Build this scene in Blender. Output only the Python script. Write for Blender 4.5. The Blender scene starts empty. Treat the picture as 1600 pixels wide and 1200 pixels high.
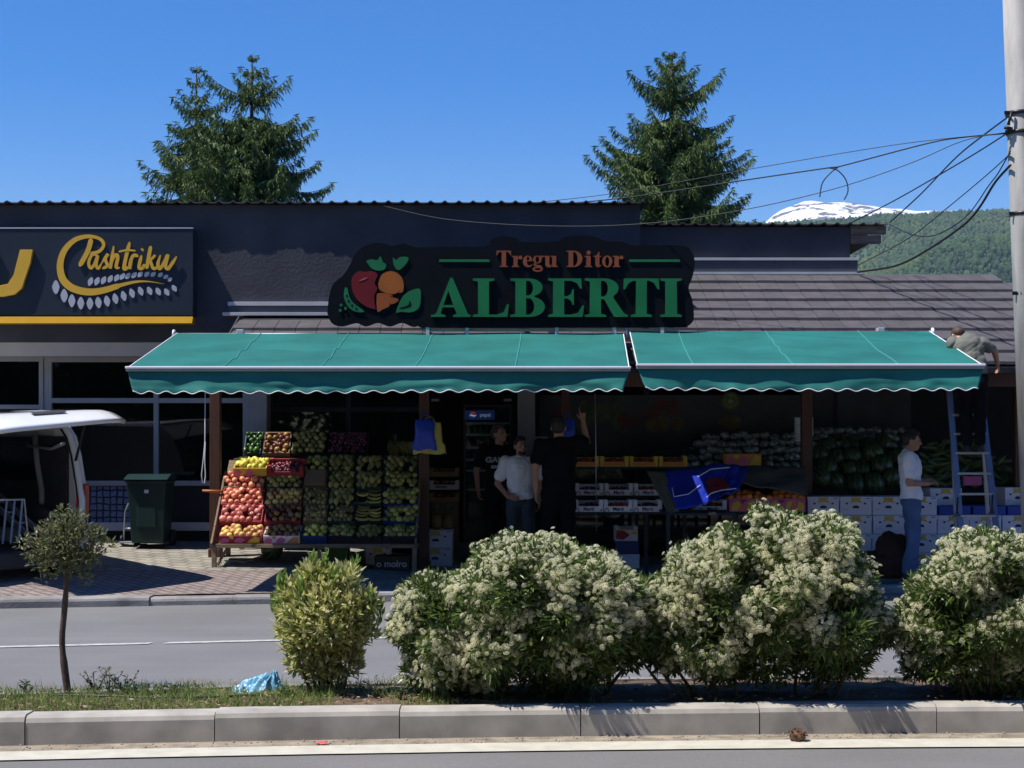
import bpy, bmesh, math, random
import numpy as np
from mathutils import Vector, Matrix, Quaternion, noise

sc = bpy.context.scene
COL = sc.collection
R = math.radians
# ------------------------------------------------------------------ camera, sky, sun, exposure
F, HZ, EYE = 2400.0, 695.0, 1.6
cam = bpy.data.cameras.new('camera'); cam.lens = 54; cam.sensor_width = 36
cam.shift_y = (HZ - 600) / 1600; cam.clip_end = 20000; cam.clip_start = 0.1
camo = bpy.data.objects.new('camera', cam); camo.location = (0, 0, EYE); camo.rotation_euler = (R(90), 0, 0)
COL.objects.link(camo); sc.camera = camo

SUN_DIR = Vector((0.52, 0.17, -1.0)).normalized()          # the way the light travels
ELEV = math.asin(-SUN_DIR.z); AZ = math.atan2(-SUN_DIR.x, -SUN_DIR.y)
world = bpy.data.worlds.new('World'); sc.world = world; world.use_nodes = True
nt = world.node_tree
sky = nt.nodes.new('ShaderNodeTexSky'); sky.sky_type = 'NISHITA'; sky.sun_disc = False
sky.sun_elevation = ELEV; sky.sun_rotation = AZ; sky.air_density = 1.0; sky.dust_density = 0.3; sky.ozone_density = 2.5; sky.altitude = 600
bg = nt.nodes['Background']; hsv = nt.nodes.new('ShaderNodeHueSaturation'); hsv.inputs['Saturation'].default_value = 1.62; hsv.inputs['Value'].default_value = 1.06; hsv.inputs['Hue'].default_value = .514
nt.links.new(sky.outputs[0], hsv.inputs['Color']); nt.links.new(hsv.outputs[0], bg.inputs[0]); bg.inputs[1].default_value = 0.108
sun = bpy.data.lights.new('sun', 'SUN'); sun.energy = 5.0; sun.angle = R(0.5); sun.color = (1.0, 0.955, 0.88)
suno = bpy.data.objects.new('sun', sun); suno.rotation_euler = SUN_DIR.to_track_quat('-Z', 'Y').to_euler(); suno.location = (-10, -5, 30)
COL.objects.link(suno)
sc.view_settings.view_transform = 'Standard'; sc.view_settings.look = 'None'
sc.view_settings.exposure = 0.45; sc.view_settings.gamma = 1.0
sc.cycles.use_denoising = True; sc.cycles.max_bounces = 6; sc.cycles.transparent_max_bounces = 12

# ------------------------------------------------------------------ helpers
def X(px, D): return (px - 800) * D / F
def Z(py, D): return EYE + (HZ - py) * D / F
def P(px, py, D): return Vector((X(px, D), D, Z(py, D)))

def link(o, parent=None):
    COL.objects.link(o)
    if parent is not None: o.parent = parent
    return o
def tag(o, label, cat, group=None, kind=None):
    o['label'] = label; o['category'] = cat
    if group: o['group'] = group
    if kind: o['kind'] = kind
    return o
def struct(o): o['kind'] = 'structure'; return o
def thing(name, label, cat, loc=(0, 0, 0), group=None, rz=0):
    o = bpy.data.objects.new(name, None); o.empty_display_size = .1
    o.location = loc; o.rotation_euler = (0, 0, rz)
    COL.objects.link(o); return tag(o, label, cat, group)
def copy_tree(o, parent=None):
    c = o.copy(); COL.objects.link(c)
    if parent is not None: c.parent = parent
    for ch in list(o.children): copy_tree(ch, c)
    return c

# ---- materials
def _n(nt, t, **kw):
    n = nt.nodes.new(t)
    for k, v in kw.items(): setattr(n, k, v)
    return n
def rgba(c): return (c[0], c[1], c[2], 1)
def mat(name, col, rough=.6, metal=0., var=.15, scale=6., bump=0., bscale=60., spec=.4, coat=0., detail=5, col2=None, stretch=(1, 1, 1), trans=0., island=0.):
    m = bpy.data.materials.new(name); m.use_nodes = True; nt = m.node_tree
    b = nt.nodes['Principled BSDF']
    b.inputs['Roughness'].default_value = rough; b.inputs['Metallic'].default_value = metal
    b.inputs['Specular IOR Level'].default_value = spec; b.inputs['Coat Weight'].default_value = coat
    tc = _n(nt, 'ShaderNodeTexCoord'); mp = _n(nt, 'ShaderNodeMapping'); mp.inputs['Scale'].default_value = stretch
    nt.links.new(tc.outputs['Object'], mp.inputs[0])
    nz = _n(nt, 'ShaderNodeTexNoise'); nz.inputs['Scale'].default_value = scale; nz.inputs['Detail'].default_value = detail
    nt.links.new(mp.outputs[0], nz.inputs['Vector'])
    rp = _n(nt, 'ShaderNodeValToRGB'); rp.color_ramp.elements[0].position = .3; rp.color_ramp.elements[1].position = .7
    lo = [max(0, c * (1 - var)) for c in col]; hi = [min(1, c * (1 + var)) for c in (col2 or col)]
    rp.color_ramp.elements[0].color = rgba(lo); rp.color_ramp.elements[1].color = rgba(hi)
    nt.links.new(nz.outputs['Fac'], rp.inputs[0])
    out = rp.outputs[0]
    if island:
        g = _n(nt, 'ShaderNodeNewGeometry'); mr = _n(nt, 'ShaderNodeMapRange'); mr.inputs[3].default_value = 1 - island; mr.inputs[4].default_value = 1 + island
        nt.links.new(g.outputs['Random Per Island'], mr.inputs[0])
        mx = _n(nt, 'ShaderNodeVectorMath', operation='SCALE'); nt.links.new(out, mx.inputs[0]); nt.links.new(mr.outputs[0], mx.inputs['Scale']); out = mx.outputs[0]
    nt.links.new(out, b.inputs['Base Color'])
    if bump:
        n2 = _n(nt, 'ShaderNodeTexNoise'); n2.inputs['Scale'].default_value = bscale; n2.inputs['Detail'].default_value = 6
        nt.links.new(mp.outputs[0], n2.inputs['Vector'])
        bp = _n(nt, 'ShaderNodeBump'); bp.inputs['Strength'].default_value = bump; bp.inputs['Distance'].default_value = .01
        nt.links.new(n2.outputs['Fac'], bp.inputs['Height']); nt.links.new(bp.outputs[0], b.inputs['Normal'])
    return m
def leafmat(name, cols, rough=.45, transl=.25, spec=.35):
    m = bpy.data.materials.new(name); m.use_nodes = True; nt = m.node_tree
    b = nt.nodes['Principled BSDF']; b.inputs['Roughness'].default_value = rough; b.inputs['Specular IOR Level'].default_value = spec
    g = _n(nt, 'ShaderNodeNewGeometry'); rp = _n(nt, 'ShaderNodeValToRGB'); el = rp.color_ramp.elements
    el[0].color = rgba(cols[0]); el[1].color = rgba(cols[-1])
    for i, c in enumerate(cols[1:-1]):
        e = el.new((i + 1) / (len(cols) - 1)); e.color = rgba(c)
    nt.links.new(g.outputs['Random Per Island'], rp.inputs[0]); nt.links.new(rp.outputs[0], b.inputs['Base Color'])
    if transl:
        t = _n(nt, 'ShaderNodeBsdfTranslucent'); nt.links.new(rp.outputs[0], t.inputs[0])
        mx = _n(nt, 'ShaderNodeMixShader'); mx.inputs[0].default_value = transl
        nt.links.new(b.outputs[0], mx.inputs[1]); nt.links.new(t.outputs[0], mx.inputs[2])
        nt.links.new(mx.outputs[0], nt.nodes['Material Output'].inputs[0])
    return m
def brickmat(name, c1, c2, mortar, scale, bw, bh, rot=0., rough=.8, bump=.5, msize=.02, off=.5):
    m = bpy.data.materials.new(name); m.use_nodes = True; nt = m.node_tree; b = nt.nodes['Principled BSDF']; b.inputs['Roughness'].default_value = rough
    b.inputs['Specular IOR Level'].default_value = .25
    tc = _n(nt, 'ShaderNodeTexCoord'); mp = _n(nt, 'ShaderNodeMapping'); mp.inputs['Rotation'].default_value = (0, 0, rot)
    nt.links.new(tc.outputs['Object'], mp.inputs[0])
    n3 = _n(nt, 'ShaderNodeTexNoise'); n3.inputs['Scale'].default_value = 9; nt.links.new(tc.outputs['Object'], n3.inputs['Vector'])
    va = _n(nt, 'ShaderNodeVectorMath', operation='MULTIPLY_ADD'); va.inputs[1].default_value = (.05, .05, .05)
    nt.links.new(n3.outputs['Color'], va.inputs[0]); nt.links.new(mp.outputs[0], va.inputs[2])
    br = _n(nt, 'ShaderNodeTexBrick'); br.offset = off
    for k, v in (('Color1', rgba(c1)), ('Color2', rgba(c2)), ('Mortar', rgba(mortar)), ('Scale', scale), ('Mortar Size', msize), ('Brick Width', bw), ('Row Height', bh), ('Mortar Smooth', .3)):
        br.inputs[k].default_value = v
    nt.links.new(va.outputs[0], br.inputs['Vector'])
    nz = _n(nt, 'ShaderNodeTexNoise'); nz.inputs['Scale'].default_value = 3.; nz.inputs['Detail'].default_value = 8
    nt.links.new(tc.outputs['Object'], nz.inputs['Vector'])
    mr = _n(nt, 'ShaderNodeMapRange'); mr.inputs[3].default_value = .6; mr.inputs[4].default_value = 1.4; nt.links.new(nz.outputs['Fac'], mr.inputs[0])
    sc_ = _n(nt, 'ShaderNodeVectorMath', operation='SCALE'); nt.links.new(br.outputs['Color'], sc_.inputs[0]); nt.links.new(mr.outputs[0], sc_.inputs['Scale'])
    nt.links.new(sc_.outputs[0], b.inputs['Base Color'])
    bp = _n(nt, 'ShaderNodeBump'); bp.inputs['Strength'].default_value = bump; bp.inputs['Distance'].default_value = .01; bp.invert = True
    nt.links.new(br.outputs['Fac'], bp.inputs['Height']); nt.links.new(bp.outputs[0], b.inputs['Normal'])
    return m
def glassmat(name, tint=.5, rough=.02):
    m = bpy.data.materials.new(name); m.use_nodes = True; nt = m.node_tree
    nt.nodes.remove(nt.nodes['Principled BSDF'])
    tr = _n(nt, 'ShaderNodeBsdfTransparent'); tr.inputs[0].default_value = (tint * .9, tint * .97, tint, 1)
    gl = _n(nt, 'ShaderNodeBsdfGlossy'); gl.inputs['Roughness'].default_value = rough; gl.inputs[0].default_value = (.9, .95, 1, 1)
    fr = _n(nt, 'ShaderNodeFresnel'); fr.inputs[0].default_value = 1.45
    tc = _n(nt, 'ShaderNodeTexCoord'); nz = _n(nt, 'ShaderNodeTexNoise'); nz.inputs['Scale'].default_value = 1.2; nt.links.new(tc.outputs['Object'], nz.inputs['Vector'])
    bp = _n(nt, 'ShaderNodeBump'); bp.inputs['Strength'].default_value = .02; nt.links.new(nz.outputs['Fac'], bp.inputs['Height']); nt.links.new(bp.outputs[0], gl.inputs['Normal'])
    mx = _n(nt, 'ShaderNodeMixShader'); nt.links.new(fr.outputs[0], mx.inputs[0]); nt.links.new(tr.outputs[0], mx.inputs[1]); nt.links.new(gl.outputs[0], mx.inputs[2])
    nt.links.new(mx.outputs[0], nt.nodes['Material Output'].inputs[0])
    return m
def emat(name, col, strength):
    m = bpy.data.materials.new(name); m.use_nodes = True; b = m.node_tree.nodes['Principled BSDF']
    b.inputs['Base Color'].default_value = rgba(col); b.inputs['Emission Color'].default_value = rgba(col); b.inputs['Emission Strength'].default_value = strength
    return m

# ---- mesh builder
class MB:
    def __init__(s): s.v = []; s.f = []; s.mi = []; s.sm = []
    def add(s, vs, fs, M=None, m=0, smooth=False):
        o = len(s.v)
        for v in vs: s.v.append(tuple(M @ Vector(v)) if M is not None else tuple(v))
        for f in fs: s.f.append([i + o for i in f]); s.mi.append(m); s.sm.append(smooth)
        return s
    def box(s, c, d, M=None, m=0):
        x, y, z = d[0] / 2, d[1] / 2, d[2] / 2
        vs = [(c[0] + a * x, c[1] + b * y, c[2] + e * z) for e in (-1, 1) for b in (-1, 1) for a in (-1, 1)]
        return s.add(vs, [(0, 2, 3, 1), (4, 5, 7, 6), (0, 1, 5, 4), (2, 6, 7, 3), (0, 4, 6, 2), (1, 3, 7, 5)], M, m)
    def b2(s, x0, x1, y0, y1, z0, z1, M=None, m=0): return s.box(((x0 + x1) / 2, (y0 + y1) / 2, (z0 + z1) / 2), (abs(x1 - x0), abs(y1 - y0), abs(z1 - z0)), M, m)
    def beam(s, a, b, w, h, up=(0, 0, 1), m=0):
        a, b = Vector(a), Vector(b); d = b - a; L = d.length; y = d.normalized(); x = y.cross(Vector(up))
        if x.length < 1e-4: x = y.cross(Vector((0, 1, 0)))
        x.normalize(); z = x.cross(y); M = Matrix((x, y, z)).transposed().to_4x4(); M.translation = (a + b) / 2
        return s.box((0, 0, 0), (w, L, h), M, m)
    def tube(s, pts, r, n=8, m=0, cap=True, smooth=True):
        pts = [Vector(p) for p in pts]; k = len(pts); rs = r if isinstance(r, (list, tuple)) else [r] * k
        up = Vector((0, 0, 1)); vs = []; fs = []; prev = None
        for i, p in enumerate(pts):
            d = (pts[min(i + 1, k - 1)] - pts[max(i - 1, 0)])
            d = d.normalized() if d.length > 1e-9 else Vector((0, 0, 1))
            if prev is None:
                x = d.cross(up)
                if x.length < 1e-3: x = d.cross(Vector((0, 1, 0)))
            else: x = prev - d * prev.dot(d)
            x.normalize(); prev = x; y = d.cross(x)
            for j in range(n):
                a = 2 * math.pi * j / n; vs.append(p + (x * math.cos(a) + y * math.sin(a)) * rs[i])
        for i in range(k - 1):
            for j in range(n): fs.append((i * n + j, i * n + (j + 1) % n, (i + 1) * n + (j + 1) % n, (i + 1) * n + j))
        if cap: fs.append(tuple(range(n - 1, -1, -1))); fs.append(tuple((k - 1) * n + j for j in range(n)))
        return s.add(vs, fs, None, m, smooth)
    def lathe(s, prof, n=16, M=None, m=0, smooth=True):
        vs = []; fs = []
        for r, z in prof:
            for j in range(n): a = 2 * math.pi * j / n; vs.append((r * math.cos(a), r * math.sin(a), z))
        for i in range(len(prof) - 1):
            for j in range(n): fs.append((i * n + j, i * n + (j + 1) % n, (i + 1) * n + (j + 1) % n, (i + 1) * n + j))
        fs.append(tuple(range(n - 1, -1, -1))); fs.append(tuple((len(prof) - 1) * n + j for j in range(n)))
        return s.add(vs, fs, M, m, smooth)
    def ell(s, c, r, n=14, k=9, M=None, m=0, warp=None):
        vs = [(0, 0, -1)]; fs = []
        for i in range(1, k):
            t = math.pi * i / k - math.pi / 2
            for j in range(n): a = 2 * math.pi * j / n; vs.append((math.cos(t) * math.cos(a), math.cos(t) * math.sin(a), math.sin(t)))
        vs.append((0, 0, 1)); L = len(vs) - 1
        for j in range(n): fs.append((0, 1 + (j + 1) % n, 1 + j)); fs.append((L, L - n + j, L - n + (j + 1) % n))
        for i in range(k - 2):
            for j in range(n): a = 1 + i * n + j; b = 1 + i * n + (j + 1) % n; fs.append((a, b, b + n, a + n))
        out = []
        for v in vs:
            q = warp(v) if warp else 1.
            out.append((c[0] + v[0] * r[0] * q, c[1] + v[1] * r[1] * q, c[2] + v[2] * r[2] * q))
        return s.add(out, fs, M, m, True)
    def limb(s, a, b, ra, rb, n=12):
        a, b = Vector(a), Vector(b); d = b - a; L = d.length; q = Vector((0, 0, 1)).rotation_difference(d.normalized()).to_matrix().to_4x4(); q.translation = a
        prof = [(0.001, -ra)] + [(ra * math.sin(t), -ra * math.cos(t)) for t in (.4, .8, 1.2)] + [(ra, 0)]
        for i in (1, 2, 3): prof.append((ra + (rb - ra) * i / 4, L * i / 4))
        prof += [(rb, L)] + [(rb * math.sin(t), L + rb * math.cos(t)) for t in (1.2, .8, .4)] + [(0.001, L + rb)]
        return s.lathe(prof, n, q)
    def prism(s, pts, M, t, m=0):
        k = len(pts); vs = [(p[0], p[1], 0) for p in pts] + [(p[0], p[1], t) for p in pts]
        fs = [tuple(range(k - 1, -1, -1)), tuple(range(k, 2 * k))] + [(i, (i + 1) % k, k + (i + 1) % k, k + i) for i in range(k)]
        return s.add(vs, fs, M, m)
    def mesh(s, name, mats):
        me = bpy.data.meshes.new(name); me.from_pydata(s.v, [], s.f)
        for m in (mats if isinstance(mats, (list, tuple)) else [mats]): me.materials.append(m)
        me.polygons.foreach_set('material_index', s.mi); me.polygons.foreach_set('use_smooth', s.sm); me.update()
        bm = bmesh.new(); bm.from_mesh(me); bmesh.ops.recalc_face_normals(bm, faces=bm.faces); bm.to_mesh(me); bm.free()
        return me
    def build(s, name, mats, parent=None, bevel=0, loc=None):
        o = bpy.data.objects.new(name, s.mesh(name, mats)); link(o, parent)
        if loc is not None: o.location = loc
        if bevel:
            b = o.modifiers.new('bevel', 'BEVEL'); b.width = bevel; b.segments = 2; b.limit_method = 'ANGLE'
        return o
def npobj(name, V, Fc, m, parent=None, smooth=False):
    me = bpy.data.meshes.new(name); me.from_pydata(np.asarray(V, dtype=np.float32), [], np.asarray(Fc, dtype=np.int32)); me.materials.append(m)
    if smooth: me.polygons.foreach_set('use_smooth', [True] * len(me.polygons))
    me.update(); return link(bpy.data.objects.new(name, me), parent)
def scatter(tv, tf, pos, d, nrm, scale, width=None):
    """template verts (x across, y along, z up) placed at pos with y along d and z near nrm"""
    d = d / np.linalg.norm(d, axis=1, keepdims=True)
    x = np.cross(d, nrm); x /= (np.linalg.norm(x, axis=1, keepdims=True) + 1e-9); z = np.cross(x, d)
    s = scale[:, None]; w = s if width is None else width[:, None]
    T = np.asarray(tv, float)
    V = pos[:, None, :] + T[None, :, 0:1] * (x * w)[:, None, :] + T[None, :, 1:2] * (d * s)[:, None, :] + T[None, :, 2:3] * (z * s)[:, None, :]
    k = len(tv); Fc = np.asarray(tf)[None] + (np.arange(len(pos)) * k)[:, None, None]
    return V.reshape(-1, 3), Fc.reshape(-1, len(tf[0]))
def join(parts):
    o = 0; Vs = []; Fs = []
    for V, Fc in parts: Vs.append(V); Fs.append(Fc + o); o += len(V)
    return np.concatenate(Vs), np.concatenate(Fs)
LEAF_V = [(0, 0, 0), (.5, .45, .06), (0, 1, -.05), (-.5, .45, .06)]; LEAF_F = [(0, 1, 2), (0, 2, 3)]
def parent_keep(o, p): o.parent = p; return o
def text_mesh(txt, size, ext=.002, bold=0.):
    c = bpy.data.curves.new('t', 'FONT'); c.body = txt; c.size = size; c.extrude = ext; c.offset = bold; c.align_x = 'CENTER'; c.align_y = 'CENTER'
    o = bpy.data.objects.new('t', c); COL.objects.link(o); dg = bpy.context.evaluated_depsgraph_get()
    me = bpy.data.meshes.new_from_object(o.evaluated_get(dg)); bpy.data.objects.remove(o); bpy.data.curves.remove(c); return me
def text_obj(name, txt, size, M, m, parent=None, ext=.002, bold=0., sx=1.):
    me = text_mesh(txt, size, ext, bold); me.transform(M @ Matrix.Diagonal((sx, 1, 1, 1))); me.materials.clear(); me.materials.append(m)
    return link(bpy.data.objects.new(name, me), parent)
def face_cam(loc): # text plane: x right, y up, facing -Y
    M = Matrix.Rotation(R(90), 4, 'X'); M.translation = loc; return M
def fill2d(contours, ext=.01):
    c = bpy.data.curves.new('g', 'CURVE'); c.dimensions = '2D'; c.fill_mode = 'BOTH'; c.extrude = ext
    for pts in contours:
        sp = c.splines.new('POLY'); sp.points.add(len(pts) - 1); sp.use_cyclic_u = True
        for i, p in enumerate(pts): sp.points[i].co = (p[0], p[1], 0, 1)
    o = bpy.data.objects.new('g', c); COL.objects.link(o); dg = bpy.context.evaluated_depsgraph_get()
    me = bpy.data.meshes.new_from_object(o.evaluated_get(dg)); bpy.data.objects.remove(o); bpy.data.curves.remove(c); return me
def arc(cx, cy, rx, ry, a0, a1, n=10): return [(cx + rx * math.cos(R(a0 + (a1 - a0) * i / n)), cy + ry * math.sin(R(a0 + (a1 - a0) * i / n))) for i in range(n + 1)]
def smoothline(pts, k=6):
    p = [Vector(q) for q in pts]; out = []
    for i in range(len(p) - 1):
        a, b, c, d = p[max(i - 1, 0)], p[i], p[i + 1], p[min(i + 2, len(p) - 1)]
        for j in range(k):
            t = j / k; out.append(.5 * ((2 * b) + (c - a) * t + (2 * a - 5 * b + 4 * c - d) * t * t + (3 * b - a - 3 * c + d) * t ** 3))
    out.append(p[-1]); return out
def shade_noise(v, s, seed=0.): return noise.noise(Vector(v) * s + Vector((seed, seed * 1.7, seed * .3)))
# ------------------------------------------------------------------ road, median, pavement
M_ground = mat('earth', (.12, .11, .07), .9, var=.3, scale=.05)
def asphalt(name, c):
    m = mat(name, c, .85, var=.10, scale=.9, bump=.35, bscale=160, spec=.3, detail=12)
    nt = m.node_tree; b = nt.nodes['Principled BSDF']; src = b.inputs['Base Color'].links[0].from_socket
    tc = _n(nt, 'ShaderNodeTexCoord'); mp = _n(nt, 'ShaderNodeMapping'); mp.inputs['Scale'].default_value = (.12, 2.2, 1); mp.inputs['Rotation'].default_value = (0, 0, -.13); nt.links.new(tc.outputs['Object'], mp.inputs[0])
    n = _n(nt, 'ShaderNodeTexNoise'); n.inputs['Scale'].default_value = 1.5; n.inputs['Detail'].default_value = 6; nt.links.new(mp.outputs[0], n.inputs['Vector'])
    n2 = _n(nt, 'ShaderNodeTexNoise'); n2.inputs['Scale'].default_value = 38; n2.inputs['Detail'].default_value = 8; n2.inputs['Roughness'].default_value = .75; nt.links.new(tc.outputs['Object'], n2.inputs['Vector'])
    a = _n(nt, 'ShaderNodeMath', operation='MULTIPLY_ADD'); a.inputs[1].default_value = .24; a.inputs[2].default_value = .60; nt.links.new(n.outputs['Fac'], a.inputs[0])
    a2 = _n(nt, 'ShaderNodeMath', operation='MULTIPLY_ADD'); a2.inputs[1].default_value = .56; nt.links.new(n2.outputs['Fac'], a2.inputs[0]); nt.links.new(a.outputs[0], a2.inputs[2])
    s = _n(nt, 'ShaderNodeVectorMath', operation='SCALE'); nt.links.new(src, s.inputs[0]); nt.links.new(a2.outputs[0], s.inputs['Scale']); nt.links.new(s.outputs[0], b.inputs['Base Color'])
    return m
M_asph = asphalt('asphalt', (.168, .167, .166)); M_asph2 = asphalt('worn_asphalt', (.165, .158, .15))
M_paint = mat('road_paint', (.44, .44, .42), .7, var=.25, scale=14, bump=.2, bscale=90)
M_paint2 = mat('cream_road_paint', (.50, .475, .385), .7, var=.10, scale=9, bump=.2, bscale=90)
M_conc = mat('kerb_concrete', (.37, .342, .30), .85, var=.24, scale=5, bump=.08, bscale=120, detail=10)
M_conc2 = mat('old_kerb_concrete', (.235, .225, .215), .85, var=.35, scale=3.5, bump=.5, bscale=50, detail=10)
M_dirt = mat('gutter_grit', (.27, .225, .17), .95, var=.35, scale=9, bump=.8, bscale=90, detail=10)
M_soil = mat('soil', (.12, .082, .052), .95, var=.5, scale=6, bump=1., bscale=35, detail=10)

def fitcurve(xs, ds):
    c = np.polyfit(xs, ds, 2); lo, hi = -3.2, 3.4; d = np.polyder(c)
    def f(x):
        if x < lo: return float(np.polyval(c, lo) + (x - lo) * np.polyval(d, lo))
        if x > hi: return float(np.polyval(c, hi) + (x - hi) * np.polyval(d, hi))
        return float(np.polyval(c, x))
    return f
kerb_f = fitcurve([-2.7, -1.04, .7, 1.58, 2.83], [8.12, 8.29, 8.40, 8.46, 8.49])     # near face of the median kerb
med_b = fitcurve([-3.07, -1.47, .53, 2.26], [9.2, 9.5, 9.78, 9.86])                   # far edge of the median
def kerb_far(x): return 15.87 + .174 * x if x < 6 else 16.914
def lane(x): return 12.9 + .19 * x

def strip(name, f0, f1, x0, x1, z0, z1, m, n=60, parent=None):
    mb = MB(); vs = []; fs = []
    for i in range(n + 1):
        x = x0 + (x1 - x0) * i / n; vs += [(x, f0(x), z0), (x, f1(x), z1)]
    fs = [(2 * i, 2 * i + 2, 2 * i + 3, 2 * i + 1) for i in range(n)]
    return mb.add(vs, fs).build(name, m, parent)
g = MB(); g.add([(-3500, -800, -.05), (4500, -800, -.05), (4500, 5200, -.05), (-3500, 5200, -.05)], [(0, 1, 2, 3)])
struct(g.build('ground', M_ground))
struct(strip('road', lambda x: -9.0, lambda x: kerb_far(x) + .05, -40, 40, 0, 0, M_asph))
struct(strip('road_near_lane', lambda x: -8.9, lambda x: kerb_f(x) - .01, -40, 40, .004, .004, M_asph2))
struct(strip('road_edge_line', lambda x: kerb_f(x) - .40, lambda x: kerb_f(x) - .175, -30, 30, .012, .012, M_paint2))
struct(strip('gutter_grit', lambda x: kerb_f(x) - .19 + .03 * shade_noise((x, 0, 0), 2.) + .02 * shade_noise((x, 3, 0), 9.), lambda x: kerb_f(x) + .02, -30, 30, .008, .008, M_dirt, 900))
x = -30.0; mbl = MB()
for a, b in ((-9.2, -7.6), (-7.3, -2.92), (-2.80, 1.9), (2.05, 6.2), (6.6, 10.5)):
    n = 14; vs = []
    for i in range(n + 1):
        xx = a + (b - a) * i / n; vs += [(xx, lane(xx) - .05, .006), (xx + .03, lane(xx) + .05, .006)]
    mbl.add(vs, [(2 * i, 2 * i + 2, 2 * i + 3, 2 * i + 1) for i in range(n)])
struct(mbl.build('road_lane_line', M_paint))

# median kerb: separate cast blocks with open joints
def kerb_blocks(name, f, dirn, x0, x1, L, h, w, m, ch=.035, jit=.004, seed=1):
    rnd = random.Random(seed); mb = MB(); x = x0
    prof = [(0, -.04), (0, h - ch), (ch * .3, h - ch * .35), (ch, h), (w, h), (w, -.04)]
    while x < x1:
        a, b = x + .0028, x + L - .0028; n = 5; jz = rnd.uniform(-jit, jit); jy = rnd.uniform(-jit, jit); vs = []
        for i in range(n + 1):
            xx = a + (b - a) * i / n
            for py, pz in prof: vs.append((xx, f(xx) + dirn * (py + jy), pz + (jz if pz > 0 else 0)))
        k = len(prof); fs = [(i * k + j, (i + 1) * k + j, (i + 1) * k + j + 1, i * k + j + 1) for i in range(n) for j in range(k - 1)]
        fs += [tuple(range(k)), tuple(n * k + j for j in range(k - 1, -1, -1))]
        mb.add(vs, fs); x += L
    return struct(mb.build(name, m))
kerb_blocks('kerb_near', kerb_f, 1, -12.99 + .56, 13, .985, .165, .15, M_conc)
kerb_blocks('kerb_median_back', lambda x: med_b(x), -1, -13, 13, 1.0, .125, .12, M_conc2, seed=2)
# soil bed of the median
mb = MB(); nx, ny = 260, 14; vs = []
for i in range(nx + 1):
    xx = -13 + 26 * i / nx; y0 = kerb_f(xx) + .14; y1 = med_b(xx) - .11
    for j in range(ny + 1):
        t = j / ny; y = y0 + (y1 - y0) * t
        vs.append((xx, y, .135 - .03 * t + .035 * math.sin(math.pi * t) + .02 * shade_noise((xx, y, 0), 5.) + .012 * shade_noise((xx, y, 4), 17.)))
mb.add(vs, [(i * (ny + 1) + j, (i + 1) * (ny + 1) + j, (i + 1) * (ny + 1) + j + 1, i * (ny + 1) + j + 1) for i in range(nx) for j in range(ny)], None, 0, True)
struct(mb.build('soil_bed', M_soil))
def soil_z(x, y): return .135

# pavement: rises towards the shops
def slope(x):
    if x < -2.4: return .082
    if x < -1.0: return .082 + (.03 - .082) * (x + 2.4) / 1.4
    if x < 1.4: return .03
    if x < 3.2: return .03 + (.078 - .03) * (x - 1.4) / 1.8
    return .078
def pav(x, d): return .085 + slope(x) * max(0, min(d, 19.2) - kerb_far(x) - .1)
M_brick = brickmat('red_pavers', (.235, .185, .175), (.27, .22, .205), (.15, .125, .115), 1, .2, .1, R(45))
M_tan = brickmat('tan_pavers', (.31, .285, .24), (.255, .24, .205), (.19, .175, .15), 1, .22, .15, R(20), bump=.8, msize=.022)
def pavement(name, f0, f1, m, n=90, k=10, dz=0.):
    mb = MB(); vs = []
    for i in range(n + 1):
        x = -16 + 32 * i / n
        for j in range(k + 1): d = f0(x) + (f1(x) - f0(x)) * j / k; vs.append((x, d, pav(x, d) + dz + .006 * shade_noise((x, d, 1), 1.5)))
    mb.add(vs, [(i * (k + 1) + j, (i + 1) * (k + 1) + j, (i + 1) * (k + 1) + j + 1, i * (k + 1) + j + 1) for i in range(n) for j in range(k)], None, 0, True)
    return struct(mb.build(name, m))
pavement('pavement', lambda x: kerb_far(x) + .20, lambda x: 17.25 + .08 * x, M_brick)
pavement('pavement_tan_pavers', lambda x: 17.25 + .08 * x, lambda x: 26.0, M_tan)
kerb_blocks('kerb_far', kerb_far, 1, -14, 14, .80, .09, .27, M_conc2, ch=.035, jit=.012, seed=5)

# ------------------------------------------------------------------ far hills
def terrain(name, fz, x0, x1, y0, y1, nx, ny, m):
    mb = MB(); vs = []
    for j in range(ny + 1):
        for i in range(nx + 1):
            x = x0 + (x1 - x0) * i / nx; y = y0 + (y1 - y0) * j / ny; vs.append((x, y, fz(x, y)))
    mb.add(vs, [(j * (nx + 1) + i, j * (nx + 1) + i + 1, (j + 1) * (nx + 1) + i + 1, (j + 1) * (nx + 1) + i) for j in range(ny) for i in range(nx)], None, 0, True)
    return struct(mb.build(name, m))
def sstep(a, b, t): t = max(0, min(1, (t - a) / (b - a))); return t * t * (3 - 2 * t)
def hill_z(x, y):
    t = max(0., min(1., (y - 1050) / 950.)); crest = 306 - 15 * sstep(540, 330, x) + 3 * shade_noise((x, y, 0), .02)
    h = crest * (t * .75 + .25 * t * t * (3 - 2 * t)) if y < 2000 else crest - (y - 2000) * .25
    spur = 95 * math.exp(-((y - 1330) / 190.) ** 2) * sstep(190, 420, x + 40 * shade_noise((x, y, 3), .006))
    spur2 = 26 * math.exp(-((x - 470 + (y - 1700) * .28) / 60.) ** 2) * math.sin(math.pi * t)
    return -5 + max(0, h) + spur * (1 - t) * 1.5 + spur2 + 9 * shade_noise((x, y, 0), .009) * min(1, t * 3)
M_hill = mat('forest_floor', (.035, .075, .028), .95, var=.4, scale=.02)
terrain('hills', hill_z, -900, 1700, 1000, 2600, 150, 90, M_hill)
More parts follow.
